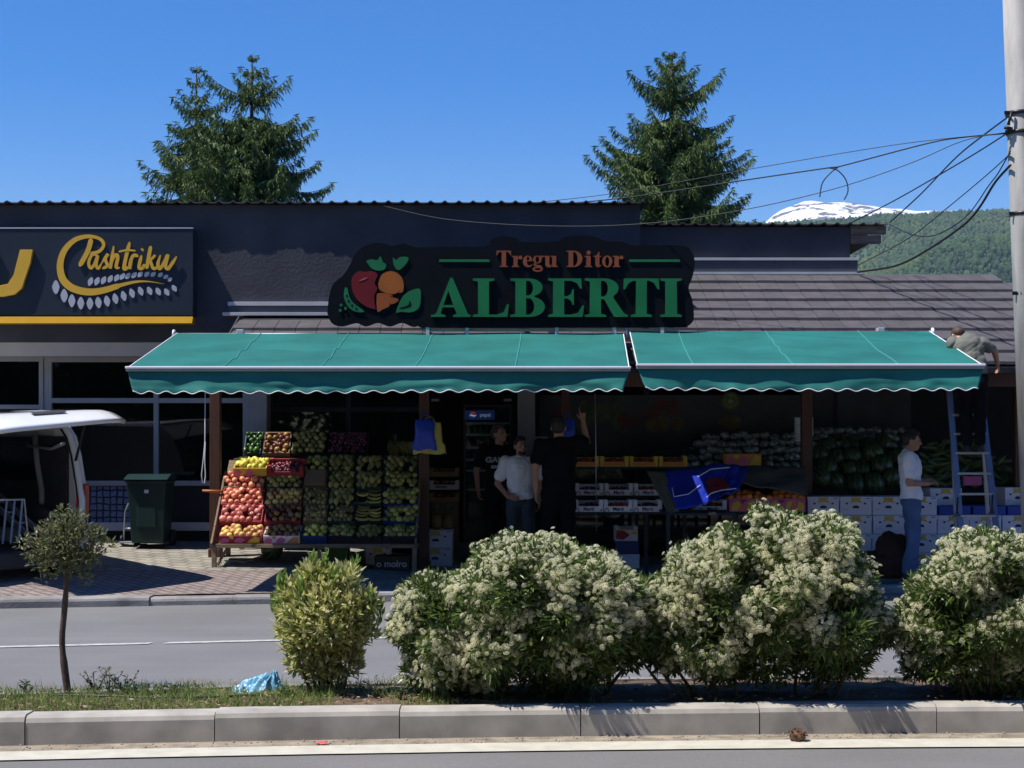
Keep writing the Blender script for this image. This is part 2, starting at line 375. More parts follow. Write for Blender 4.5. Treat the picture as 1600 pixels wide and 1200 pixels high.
M_mount = bpy.data.materials.new('snow_and_rock'); M_mount.use_nodes = True; nt = M_mount.node_tree; b = nt.nodes['Principled BSDF']; b.inputs['Roughness'].default_value = .9; b.inputs['Specular IOR Level'].default_value = .1
tc = _n(nt, 'ShaderNodeTexCoord'); mp = _n(nt, 'ShaderNodeMapping'); mp.inputs['Rotation'].default_value = (0, R(-28), 0); mp.inputs['Scale'].default_value = (.0105, .008, .030); nt.links.new(tc.outputs['Object'], mp.inputs[0])
nz = _n(nt, 'ShaderNodeTexNoise'); nz.inputs['Scale'].default_value = 1.6; nz.inputs['Detail'].default_value = 9; nz.inputs['Roughness'].default_value = .62; nt.links.new(mp.outputs[0], nz.inputs['Vector'])
rp = _n(nt, 'ShaderNodeValToRGB'); rp.color_ramp.elements[0].position = .475; rp.color_ramp.elements[1].position = .498
rp.color_ramp.elements[0].color = (.12, .115, .12, 1); rp.color_ramp.elements[1].color = (.8, .8, .82, 1)
nt.links.new(nz.outputs['Fac'], rp.inputs[0]); nt.links.new(rp.outputs[0], b.inputs['Base Color'])
def mount_z(x, y):
    u = (x - 800) / 420.
    c = 672 - 400 * max(0, -u) ** 1.4 - 42 * max(0, u) ** 1.3
    t = (y - 3300) / 900.
    return c - 400 * max(0, 1 - t) ** 1.2 - 120 * max(0, t - 1) + 20 * shade_noise((x, y, 2), .0045) + 8 * shade_noise((x, y, 7), .016)
terrain('snow_mountain', mount_z, -1500, 2600, 3000, 5000, 200, 90, M_mount)
# woods on the hillside, read as one mass
rs = np.random.RandomState(4)
def ico(sub):
    bm = bmesh.new(); bmesh.ops.create_icosphere(bm, subdivisions=sub, radius=1); v = [tuple(q.co) for q in bm.verts]; f = [tuple(l.index for l in q.verts) for q in bm.faces]; bm.free(); return np.array(v), np.array(f)
IV, IF = ico(2); IV1, IF1 = ico(1)
n = 23000; yy = 1060 + (2010 - 1060) * rs.uniform(0, 1, n) ** .85; xx = rs.uniform(.125, .375, n) * yy + rs.uniform(-60, 60, n)
pts = np.array([(x, y, hill_z(x, y)) for x, y in zip(xx, yy)]); sz = rs.uniform(1.4, 3.0, n)
Vt = IV1[None] * (1 + rs.uniform(-.28, .28, (n, len(IV1), 1))) * np.stack([sz, sz, sz * rs.uniform(1.0, 1.9, n)], 1)[:, None, :] + (pts + np.array([0, 0, 1.5]))[:, None, :]
Ft = IF1[None] + (np.arange(n) * len(IV1))[:, None, None]
M_wood = leafmat('hill_wood_foliage', [(.022, .045, .022), (.03, .062, .026), (.042, .08, .028), (.058, .095, .03), (.085, .12, .035)], .8, .0, .1)
nt = M_wood.node_tree; rmp = [q for q in nt.nodes if q.type == 'VALTORGB'][0]; gq = [q for q in nt.nodes if q.type == 'NEW_GEOMETRY'][0]
tc = _n(nt, 'ShaderNodeTexCoord'); nz = _n(nt, 'ShaderNodeTexNoise'); nz.inputs['Scale'].default_value = .009; nz.inputs['Detail'].default_value = 4; nt.links.new(tc.outputs['Object'], nz.inputs['Vector'])
m1 = _n(nt, 'ShaderNodeMath', operation='MULTIPLY_ADD'); m1.inputs[1].default_value = 2.6; m1.inputs[2].default_value = -1.05; nt.links.new(nz.outputs['Fac'], m1.inputs[0])
m2 = _n(nt, 'ShaderNodeMath', operation='MULTIPLY_ADD'); m2.inputs[1].default_value = .5; nt.links.new(gq.outputs['Random Per Island'], m2.inputs[0]); nt.links.new(m1.outputs[0], m2.inputs[2]); nt.links.new(m2.outputs[0], rmp.inputs[0])
o = npobj('forest', Vt.reshape(-1, 3), Ft.reshape(-1, 3), M_wood); tag(o, 'dense green wood covering the hillside below the snowy peak', 'forest', kind='stuff')

# the air between the street and the mountains
hz = MB(); hz.b2(-3600, 4600, -900, 5300, -320, 790)
M_haze = bpy.data.materials.new('haze_air'); M_haze.use_nodes = True; nt = M_haze.node_tree; nt.nodes.remove(nt.nodes['Principled BSDF'])
pv = _n(nt, 'ShaderNodeVolumePrincipled'); pv.inputs['Color'].default_value = (.62, .76, 1, 1); pv.inputs['Density'].default_value = .95e-4; nt.links.new(pv.outputs[0], nt.nodes['Material Output'].inputs['Volume'])
o = hz.build('haze', M_haze); tag(o, 'thin blue summer haze between the street and the mountain', 'haze', kind='stuff')
# ------------------------------------------------------------------ the shop building
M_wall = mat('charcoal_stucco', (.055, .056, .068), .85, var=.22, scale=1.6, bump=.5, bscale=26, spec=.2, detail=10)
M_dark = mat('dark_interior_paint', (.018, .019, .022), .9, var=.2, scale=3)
M_flash = mat('painted_flashing', (.06, .062, .08), .5, var=.1)
M_light_metal = mat('pale_aluminium', (.50, .50, .51), .45, .2, var=.06)
M_frame = mat('grey_window_frame', (.32, .32, .33), .5, .1, var=.06)
M_beige = mat('beige_fascia_band', (.44, .39, .33), .7, var=.08, scale=3)
M_pillar = mat('grey_render_pillar', (.26, .26, .27), .8, var=.1, scale=4, bump=.2)
M_sill = mat('white_sill', (.5, .52, .56), .6, var=.08)
M_tile = mat('roof_tile', (.088, .080, .084), .75, var=.18, scale=5, bump=.4, bscale=90, spec=.25, island=.06)
M_post = mat('brown_varnished_post', (.075, .031, .018), .5, var=.3, scale=5, stretch=(9, 9, .8), bump=.2, bscale=20)
M_plank = mat('weathered_planks', (.16, .125, .10), .85, var=.45, scale=4, stretch=(1, 8, 8), bump=.5, bscale=18)
M_corr = mat('corrugated_roof_sheet', (.07, .065, .075), .5, .2, var=.15, scale=2)
M_glass = glassmat('shop_glass', .5)
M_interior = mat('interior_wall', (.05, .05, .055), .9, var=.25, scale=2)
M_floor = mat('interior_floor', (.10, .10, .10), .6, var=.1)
M_mesh = brickmat('blue_grid_tiles', (.12, .17, .30), (.14, .19, .33), (.02, .025, .045), 1, .085, .085, 0, .5, .2, .012, 0.)

bld = thing('shop_building', 'dark charcoal single-storey shop building with tiled lean-to roof behind the green awnings', 'building', (0, 18.8, 0))
def BB(name, mb, m, bevel=0., parent=None):
    p = parent or bld
    o = mb.build(name, m, None, bevel)
    o.parent = p; o.matrix_parent_inverse = Matrix.Translation((0, -18.8, 0)) if p is bld else Matrix()
    return o
DL, DR = 18.8, 20.6
XC = X(1000, DL)                       # corner where the tall front wall steps back
ztop = Z(318, DL)
w = MB()
w.b2(-10, XC, DL, DL + .3, 2.86, ztop - .02)                       # upper front wall
w.b2(XC - .3, XC, DL + .3, DR + .3, 2.9, ztop - .022)
w.b2(XC, X(1328, DR), DR, DR + .3, 2.6, ztop - .03)
w.b2(X(1328, DR) - .3, X(1328, DR), DR + .3, 26, 2.6, ztop - .032)
BB('upper_wall', w, M_wall)
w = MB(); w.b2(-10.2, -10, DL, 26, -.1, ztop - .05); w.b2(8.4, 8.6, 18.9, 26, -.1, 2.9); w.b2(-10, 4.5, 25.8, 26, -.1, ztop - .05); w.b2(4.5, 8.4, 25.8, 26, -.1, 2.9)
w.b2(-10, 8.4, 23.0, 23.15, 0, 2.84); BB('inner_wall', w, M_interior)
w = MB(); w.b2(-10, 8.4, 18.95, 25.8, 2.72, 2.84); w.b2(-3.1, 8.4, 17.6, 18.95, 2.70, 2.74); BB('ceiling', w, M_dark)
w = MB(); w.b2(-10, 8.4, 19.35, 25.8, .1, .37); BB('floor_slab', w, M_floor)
# corrugated edge of the flat roof
def corrugated(x0, x1, y0, y1, z, rise, per=.172, amp=.013, ph=0.):
    mb = MB(); n = int((x1 - x0) / per * 8); vs = []
    for i in range(n + 1):
        xx = x0 + (x1 - x0) * i / n; a = amp * max(0, math.sin(2 * math.pi * xx / per)) ** 2 * 2 ; j = .010 * shade_noise((round(xx / per), 0, z), 3.1)
        vs += [(xx, y0 + j * 3, z + a + j), (xx, y1, z + a + rise), (xx, y1, z + a + rise - .012), (xx, y0 + j * 3, z + a + j - .012)]
    fs = []
    for i in range(n):
        for k in range(4): fs.append((4 * i + k, 4 * i + (k + 1) % 4, 4 * i + 4 + (k + 1) % 4, 4 * i + 4 + k))
    return mb.add(vs, fs, None, 0, False)
BB('corrugated_roof', corrugated(-10, XC + .06, DL - .10, DL + 2.2, ztop, .04), M_corr)
rf = BB('corrugated_roof', corrugated(XC + .05, X(1386, DR - .1), DR - .10, DR + 5.2, Z(350, DR - .1), .05), M_corr)
w = MB(); y0 = DR - .02; w.b2(X(1329, DR), X(1384, DR), y0, y0 + .05, Z(366, y0), Z(353, y0)); w.b2(X(1329, DR), X(1377, DR), y0 + .03, y0 + .08, Z(380, y0), Z(367, y0)); w.b2(X(1331, DR), X(1362, DR), y0 + .1, y0 + 1.5, Z(379, y0), Z(368, y0))
BB('plank_end', w, M_plank, .004)
# flashings
w = MB(); w.b2(X(357, DL), X(640, DL), DL - .05, DL - .004, Z(478, DL), Z(472, DL)); w.b2(X(350, DL) , X(690, DL), DL - .10, DL - .01, Z(494, DL), Z(489, DL)); w.b2(X(1040, DR), X(1340, DR), DR - .10, DR - .005, Z(408, DR), Z(404, DR)); w.b2(X(1060, DR), X(1345, DR), DR - .16, DR - .02, Z(431, DR) , Z(427, DR))
BB('flashing_strip', w, M_light_metal, .002)
w = MB(); w.b2(X(1040, DR), X(1338, DR), DR - .08, DR + .02, Z(426.5, DR), Z(408.5, DR)); BB('flashing_band', w, M_flash); w = MB(); w.b2(X(357, DL), X(640, DL), DL - .03, DL - .002, Z(488, DL), Z(478.5, DL)); BB('flashing_band', w, M_flash)
# tiled lean-to roof
EY, EZ, RY, RZ = 17.0, Z(570, 17.0), 20.5, Z(430, 20.5)
sl = (RZ - EZ) / (RY - EY)
def roof_z(y): return EZ + (y - EY) * sl
tr = MB(); rnd = random.Random(7); rows = 9; cw = (RY - EY) / rows
for r in range(rows):
    ya, yb = EY + r * cw - .03, EY + (r + 1) * cw
    xl = -3.30; xr = 8.7
    xr = min(xr, 6.42 + (RY - yb) * .63)
    offs = 0.; xx = xl - offs
    while xx < xr:
        a, b = max(xl, xx), min(xr, xx + .246)
        if b - a > .03 and not (ya > DL - .35 and b < XC):
            j = rnd.uniform(-.002, .002); t = .034
            za, zb = roof_z(ya) + .05 + j, roof_z(yb) + .012 + j
            p = [(a, ya, za - t), (b - .003, ya, za - t), (b - .003, yb, zb - t), (a, yb, zb - t), (a, ya, za), (b - .003, ya, za + rnd.uniform(-.002, .002)), (b - .003, yb, zb), (a, yb, zb)]
            tr.add(p, [(0, 3, 2, 1), (4, 5, 6, 7), (0, 1, 5, 4), (1, 2, 6, 5), (2, 3, 7, 6), (3, 0, 4, 7)])
        xx += .25
rt = BB('tiled_roof', tr, M_tile)
w = MB(); vs = [(-3.28, EY, EZ - .02), (8.3, EY, EZ - .02), (6.1, RY, RZ - .02), (XC, RY, RZ - .02), (XC, DL, roof_z(DL) - .02), (-3.28, DL, roof_z(DL) - .02)]
w.prism([(0, 0)] * 3, Matrix(), 0) if False else None
w.add(vs + [(a, b_, c - .06) for a, b_, c in vs], [(0, 1, 2, 3, 4, 5), (11, 10, 9, 8, 7, 6)] + [(i, (i + 1) % 6, 6 + (i + 1) % 6, 6 + i) for i in range(6)])
BB('roof_deck', w, M_dark)
w = MB(); w.b2(-3.3, 8.7, EY - .09, EY + .01, EZ - .10, EZ - .025); BB('gutter', w, mat('dark_gutter', (.03, .03, .034), .4, .3), .01)
w = MB(); w.b2(-3.25, 8.6, EY + .03, EY + .09, EZ - .24, EZ - .07); BB('eave_board', w, M_post)
w = MB(); w.b2(-3.315, -3.30, EY, DL - .2, -.03, 0.02, Matrix(((1, 0, 0, 0), (0, 1, 0, 0), (0, sl, 1, EZ - EY * sl + .02), (0, 0, 0, 1)))); BB('verge_trim', w, M_flash)
# brown posts that carry the lean-to
for px in (337, 663, 1260, 1592):
    D = 17.95; xx = X(px, D); w = MB(); w.b2(xx - .06, xx + .06, D - .06, D + .06, pav(xx, D) - .03, 2.62); w.b2(xx - .075, xx + .075, D - .075, D + .075, pav(xx, D) - .02, pav(xx, D) + .09)
    BB('post', w, M_post, .006)
w = MB(); D = 18.6; xx = X(884, D); w.b2(xx - .05, xx + .05, D - .05, D + .05, pav(xx, D) - .03, 2.7); BB('post', w, M_post, .006)
w = MB(); w.b2(-3.2, 8.4, 17.9, 18.0, 2.45, 2.60); BB('post_beam', w, M_post)
# shop front: windows, pillars, door bay
FD = 19.3
w = MB(); w.b2(-10, X(388, FD), DL + .02, DL + .28, Z(556, DL), 2.855); BB('fascia_band', w, M_beige)
def window(x0, x1, z0, z1, D, fr=.055, bars_v=(), bars_h=(), m=M_frame):
    f = MB(); f.b2(x0, x1, D - .05, D + .05, z1 - fr, z1); f.b2(x0, x1, D - .05, D + .05, z0, z0 + fr); f.b2(x0, x0 + fr, D - .049, D + .049, z0 + fr, z1 - fr); f.b2(x1 - fr, x1, D - .049, D + .049, z0 + fr, z1 - fr)
    for v in bars_v: f.b2(v - fr / 2, v + fr / 2, D - .047, D + .047, z0 + fr, z1 - fr)
    for h in bars_h: f.b2(x0 + fr, x1 - fr, D - .044, D + .044, h - fr / 2, h + fr / 2)
    wf = BB('window', f, m, .004)
    p = MB(); p.b2(x0 + fr * .5, x1 - fr * .5, D - .004, D + .004, z0 + fr * .5, z1 - fr * .5); BB('pane', p, M_glass, 0, wf)
    return wf
zs = Z(816, FD)
window(-10, X(70, FD), .62, 2.70, FD - .02, bars_h=(Z(636, FD),), bars_v=(-8.2, -6.9))
window(X(70, FD), X(388, FD), zs + .46, 2.70, FD, .062, bars_v=(X(245, FD), X(72, FD) + .05), bars_h=(Z(626, FD),))
w = MB(); w.b2(X(70, FD), X(388, FD), FD + .004, FD + .06, zs + .001, zs + .459); BB('stall_riser', w, M_dark); w = MB(); w.b2(X(70, FD), X(388, FD), FD - .06, FD + .12, Z(829, FD), zs); BB('sill', w, M_sill, .006)
w = MB(); w.b2(X(60, FD), X(388, FD), FD - .02, FD + .1, .2, Z(829, FD) - .003); BB('plinth', w, M_dark)
w = MB(); w.add([(0, 0, 0), (.86, 0, 0), (.86, .45, 0), (0, .45, 0)], [(0, 1, 2, 3)]); o = w.build('tiled_stall_riser', M_mesh); o.parent = bld
o.matrix_parent_inverse = Matrix.Translation((0, -18.8, 0)); o.location = (X(112, FD), FD - .012, zs); o.rotation_euler = (R(90), 0, 0)
w = MB(); w.b2(X(388, 19.1), X(419, 19.1), 19.0, 19.3, .2, 2.75); BB('pillar', w, M_pillar, .01)
w = MB(); w.b2(X(809, 19.1), X(836, 19.1), 19.0, 19.3, .1, 2.75); BB('pillar', w, M_pillar, .01)
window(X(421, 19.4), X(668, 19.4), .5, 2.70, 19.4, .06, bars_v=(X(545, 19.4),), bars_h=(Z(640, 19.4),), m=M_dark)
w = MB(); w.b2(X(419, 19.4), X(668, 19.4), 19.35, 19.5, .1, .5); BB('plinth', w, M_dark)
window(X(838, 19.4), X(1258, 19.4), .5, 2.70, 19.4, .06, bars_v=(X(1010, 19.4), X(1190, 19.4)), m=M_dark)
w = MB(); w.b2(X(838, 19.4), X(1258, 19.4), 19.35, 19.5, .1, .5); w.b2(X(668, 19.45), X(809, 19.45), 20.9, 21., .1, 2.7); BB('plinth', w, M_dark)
w = MB(); w.b2(X(1258, 19.6), X(1420, 19.6), 19.5, 19.65, .1, 2.70); BB('grey_partition', w, M_interior)
w = MB(); w.b2(X(1300, 19.6) + .01, X(1304, 19.6) + .01, 19.47, 19.5, 1.4, 2.6); BB('partition_joint', w, M_dark)
w = MB(); w.b2(X(1420, 20.2), 8.4, 20.2, 20.35, .1, 2.70); BB('back_partition', w, M_dark)

# ------------------------------------------------------------------ corner bakery sign
M_signp = mat('navy_sign_panel', (.018, .026, .040), .45, var=.12, scale=1.5, spec=.25)
M_yel = mat('golden_yellow_letter', (.62, .36, .035), .4, var=.06, spec=.5)
M_silver = mat('silver_leaf_letter', (.48, .49, .54), .35, .2, var=.08)
SD = DL - .24
ps = thing('shop_sign', 'navy signboard with golden lettering, silver wheat ears and a yellow strip on the left wall', 'sign', (X(0, SD), SD, Z(480, SD)))
inv = Matrix.Translation(-ps.location)
def SB(name, mb, m, bevel=0): o = mb.build(name, m, None, bevel); o.parent = ps; o.matrix_parent_inverse = inv; return o
w = MB(); w.b2(-9.8, X(302, SD), SD, DL - .01, Z(493, SD), Z(357, SD)); SB('panel', w, M_signp, .008)
w = MB(); ya_, yb_, z0_, z1_ = SD - .085, SD + .1, Z(506, SD), Z(495, SD); w.add([(-9.8, ya_, z0_), (X(302.5, SD), ya_, z0_), (X(302.5, SD), SD - .03, z1_), (-9.8, SD - .03, z1_), (-9.8, yb_, z0_), (X(302.5, SD), yb_, z0_), (X(302.5, SD), yb_, z1_), (-9.8, yb_, z1_)], [(0, 1, 2, 3), (4, 7, 6, 5), (0, 4, 5, 1), (3, 2, 6, 7), (0, 3, 7, 4), (1, 5, 6, 2)]); SB('yellow_strip', w, mat('deep_yellow_strip', (.38, .205, .010), .7, var=.06, spec=.1), .004)
w = MB(); w.b2(-9.8, X(302, SD), SD - .008, SD + .04, Z(357.4, SD) + .002, Z(356, SD) + .004); SB('edge_trim', w, M_light_metal)
def c1(x, y): return (x * .25, 300 + y * .25)             # crop to picture
def ribbon(pts, wid, D, depth, k=8, taper=(.35, .3)):
    line = smoothline([Vector((X(c1(*p)[0], D), Z(c1(*p)[1], D), 0)) for p in pts], k); n = len(line); s = .25 * D / F
    vs = []
    for i, p in enumerate(line):
        d = (line[min(i + 1, n - 1)] - line[max(i - 1, 0)]); d.normalize(); q = Vector((-d.y, d.x, 0)); t = i / (n - 1)
        ww = (wid(t) if callable(wid) else wid * min(1, taper[0] + t * 6) * min(1, taper[1] + (1 - t) * 6)) * s / 2
        for sg, dy in ((1, 0), (-1, 0), (-1, depth + t * .004), (1, depth + t * .004)): vs.append((p.x + q.x * ww * sg, D - dy, p.y + q.y * ww * sg))
    fs = [(4 * i + a, 4 * i + (a + 1) % 4, 4 * i + 4 + (a + 1) % 4, 4 * i + 4 + a) for i in range(n - 1) for a in range(4)]
    fs += [(0, 1, 2, 3), tuple(4 * (n - 1) + a for a in (3, 2, 1, 0))]
    return vs, fs
strokes = [
 ('swash', [(560, 385), (620, 372), (650, 330), (622, 292), (550, 278), (470, 300), (405, 365), (378, 450), (390, 535), (435, 590), (505, 618), (580, 625), (660, 612), (760, 582), (850, 562), (930, 560), (1025, 575)], lambda t: 20 + 26 * math.sin(math.pi * min(1, max(0, (t - .2) / .75))) ** 1.2 if t < .8 else max(2, 24 * (1 - t) / .2)),
 ('letter_p', [(572, 292), (550, 370), (498, 466)], 30),
 ('letter_a', [(608, 398), (578, 392), (556, 440), (568, 476), (592, 452), (612, 400), (603, 452), (616, 478), (640, 440)], 19),
 ('letter_s', [(640, 440), (676, 388), (660, 420), (672, 460), (640, 480)], 19),
 ('letter_h', [(712, 338), (700, 420), (690, 480), (700, 430), (724, 394), (738, 408), (728, 468), (750, 474)], 21),
 ('letter_t', [(812, 312), (786, 420), (778, 480), (802, 468)], 23), ('crossbar', [(742, 374), (795, 364), (850, 368)], 12),
 ('letter_r', [(828, 392), (812, 480), (818, 432), (838, 396), (866, 404)], 21),
 ('letter_i', [(886, 396), (870, 470), (892, 476), (905, 450)], 21), ('letter_dot', [(886, 366), (896, 356)], 20),
 ('letter_k', [(944, 338), (930, 410), (918, 482)], 23), ('letter_k_arm', [(930, 436), (974, 394)], 17), ('letter_k_leg', [(940, 428), (960, 478), (985, 470)], 19),
 ('letter_u', [(1004, 394), (988, 450), (1000, 480), (1028, 440), (1050, 394), (1036, 460), (1052, 480), (1082, 440), (1106, 404)], 21)]
for i, (nm, p, wd) in enumerate(strokes):
    m_ = MB(); m_.add(*ribbon(p, wd, SD - .003 - i * .0043 * (i > 0) * .35, .012)); SB(nm, m_, M_yel)
def grain(x, y, rx, ry, ang):
    D = SD - .004; cx, cy = c1(x, y); s = .25 * D / F; pts = []
    for i in range(12):
        a = 2 * math.pi * i / 12; u, v = rx * math.cos(a), ry * math.sin(a) * (1 - .0 * abs(math.cos(a))); u *= (1 - .35 * abs(math.sin(a)))
        pts.append(((u * math.cos(ang) - v * math.sin(ang)) * s, (u * math.sin(ang) + v * math.cos(ang)) * s))
    M = Matrix.Rotation(R(90), 4, 'X'); M.translation = (X(cx, D), D, Z(cy, D)); q = MB(); q.prism(pts, M, .008); SB('wheat_grain', q, M_silver)
low = [(350, 595), (402, 648), (450, 680), (506, 695), (563, 697), (616, 690), (670, 682), (722, 667), (774, 650), (826, 633), (880, 620), (936, 618), (990, 622), (1043, 626), (1090, 602)]
for i, (x_, y_) in enumerate(low): grain(x_, y_, 24 - i * .6, 44 - i * 1.4, .0 if i < 5 else .12 + .05 * (i - 5))
up_ = [(566, 560), (607, 558), (648, 552), (690, 543), (730, 537), (765, 528), (800, 525), (838, 520), (877, 515), (918, 515), (958, 515), (1003, 518), (1037, 530), (1063, 547)]
for i, (x_, y_) in enumerate(up_): grain(x_, y_, 17 - i * .3, 29 - i * .9, -.35 - .05 * i)
U = [(128, 362), (207, 362)] + [(207 - 27 * t ** 2 - 15 * t, 362 + 160 * t) for t in (.5, 1.)] + [(140, 600), (95, 640), (20, 655), (-60, 650), (-120, 610), (-135, 540), (-100, 362), (-20, 362), (-52, 525), (-38, 572), (5, 585), (52, 575), (88, 520)]
q = MB(); Dq = SD - .03; q.prism([(X(c1(*p)[0], Dq), Z(c1(*p)[1], Dq)) for p in U], Matrix(((1, 0, 0, 0), (0, 0, -1, Dq + .03), (0, 1, 0, 0), (0, 0, 0, 1))), .05); SB('letter_u_big', q, M_yel, .003)

# ------------------------------------------------------------------ grocery sign board
M_board = mat('black_sign_board', (.007, .008, .011), .6, var=.2, scale=2, spec=.04)
M_green = mat('green_letter', (.016, .165, .06), .3, var=.12, scale=3, spec=.5, coat=.3)
M_or = mat('rust_orange_letter', (.26, .07, .03), .4, var=.1)
M_red = mat('red_sign_fruit', (.15, .012, .016), .35, var=.15, scale=3)
M_carrot = mat('orange_sign_carrot', (.36, .095, .018), .4, var=.1)
M_leaf = mat('green_sign_leaf', (.014, .15, .055), .4, var=.1)
AD = 17.42; KS = 600 / 1600.
def c7(x, y): return (X(500 + x * KS, AD), Z(350 + y * KS, AD))
bs = thing('shop_sign', 'black cloud-edged signboard with big green serif letters and a fruit emblem above the awnings', 'sign', (X(800, AD), AD, Z(512, AD)))
inv2 = Matrix.Translation(-bs.location)
XZ = lambda y: Matrix(((1, 0, 0, 0), (0, 0, -1, y), (0, 1, 0, 0), (0, 0, 0, 1)))
def A2(o): o.parent = bs; o.matrix_parent_inverse = inv2; return o
outline = [(30, 370), (38, 300), (55, 250), (95, 215), (122, 175), (145, 128), (185, 92), (250, 78), (300, 92), (350, 82), (400, 97), (500, 95), (690, 92), (712, 66), (762, 51), (820, 60), (848, 75), (980, 74), (1020, 55), (1120, 47), (1190, 70), (1260, 74), (1305, 88), (1500, 90), (1545, 110), (1562, 160), (1552, 220), (1536, 268), (1552, 320), (1557, 395), (1532, 425), (1490, 430), (1090, 431), (460, 431), (430, 414), (390, 428), (340, 411), (290, 426), (240, 411), (190, 426), (150, 412), (90, 426), (48, 412)]
op = smoothline([Vector((*c7(*p), 0)) for p in outline + outline[:1]], 4)[:-1]
w = MB(); w.prism([(p.x, p.y) for p in op], XZ(AD + .06), .06); A2(w.build('board', M_board))
w = MB()
for px_ in (668, 730, 870, 960, 1035): w.b2(X(px_, AD) - .02, X(px_, AD) + .02, AD + .005, AD + .05, Z(526, AD), Z(508, AD))
w.b2(X(660, AD), X(1060, AD), AD + .07, AD + .10, Z(517, AD), Z(513, AD))
w.beam((X(800, AD), AD + .08, Z(430, AD)), (X(800, AD), AD + .95, roof_z(AD + .95) + .05), .04, .04); w.beam((X(640, AD), AD + .08, Z(430, AD)), (X(640, AD), AD + .95, roof_z(AD + .95) + .05), .04, .04); w.beam((X(1000, AD), AD + .08, Z(430, AD)), (X(1000, AD), AD + .95, roof_z(AD + .95) + .05), .04, .04)
A2(w.build('support_frame', M_light_metal))
SER0 = [(0, 1), (0, .95)]
def bowl(cx, cy, rx, ry, a0, a1): return arc(cx, cy, rx, ry, a0, a1, 12)
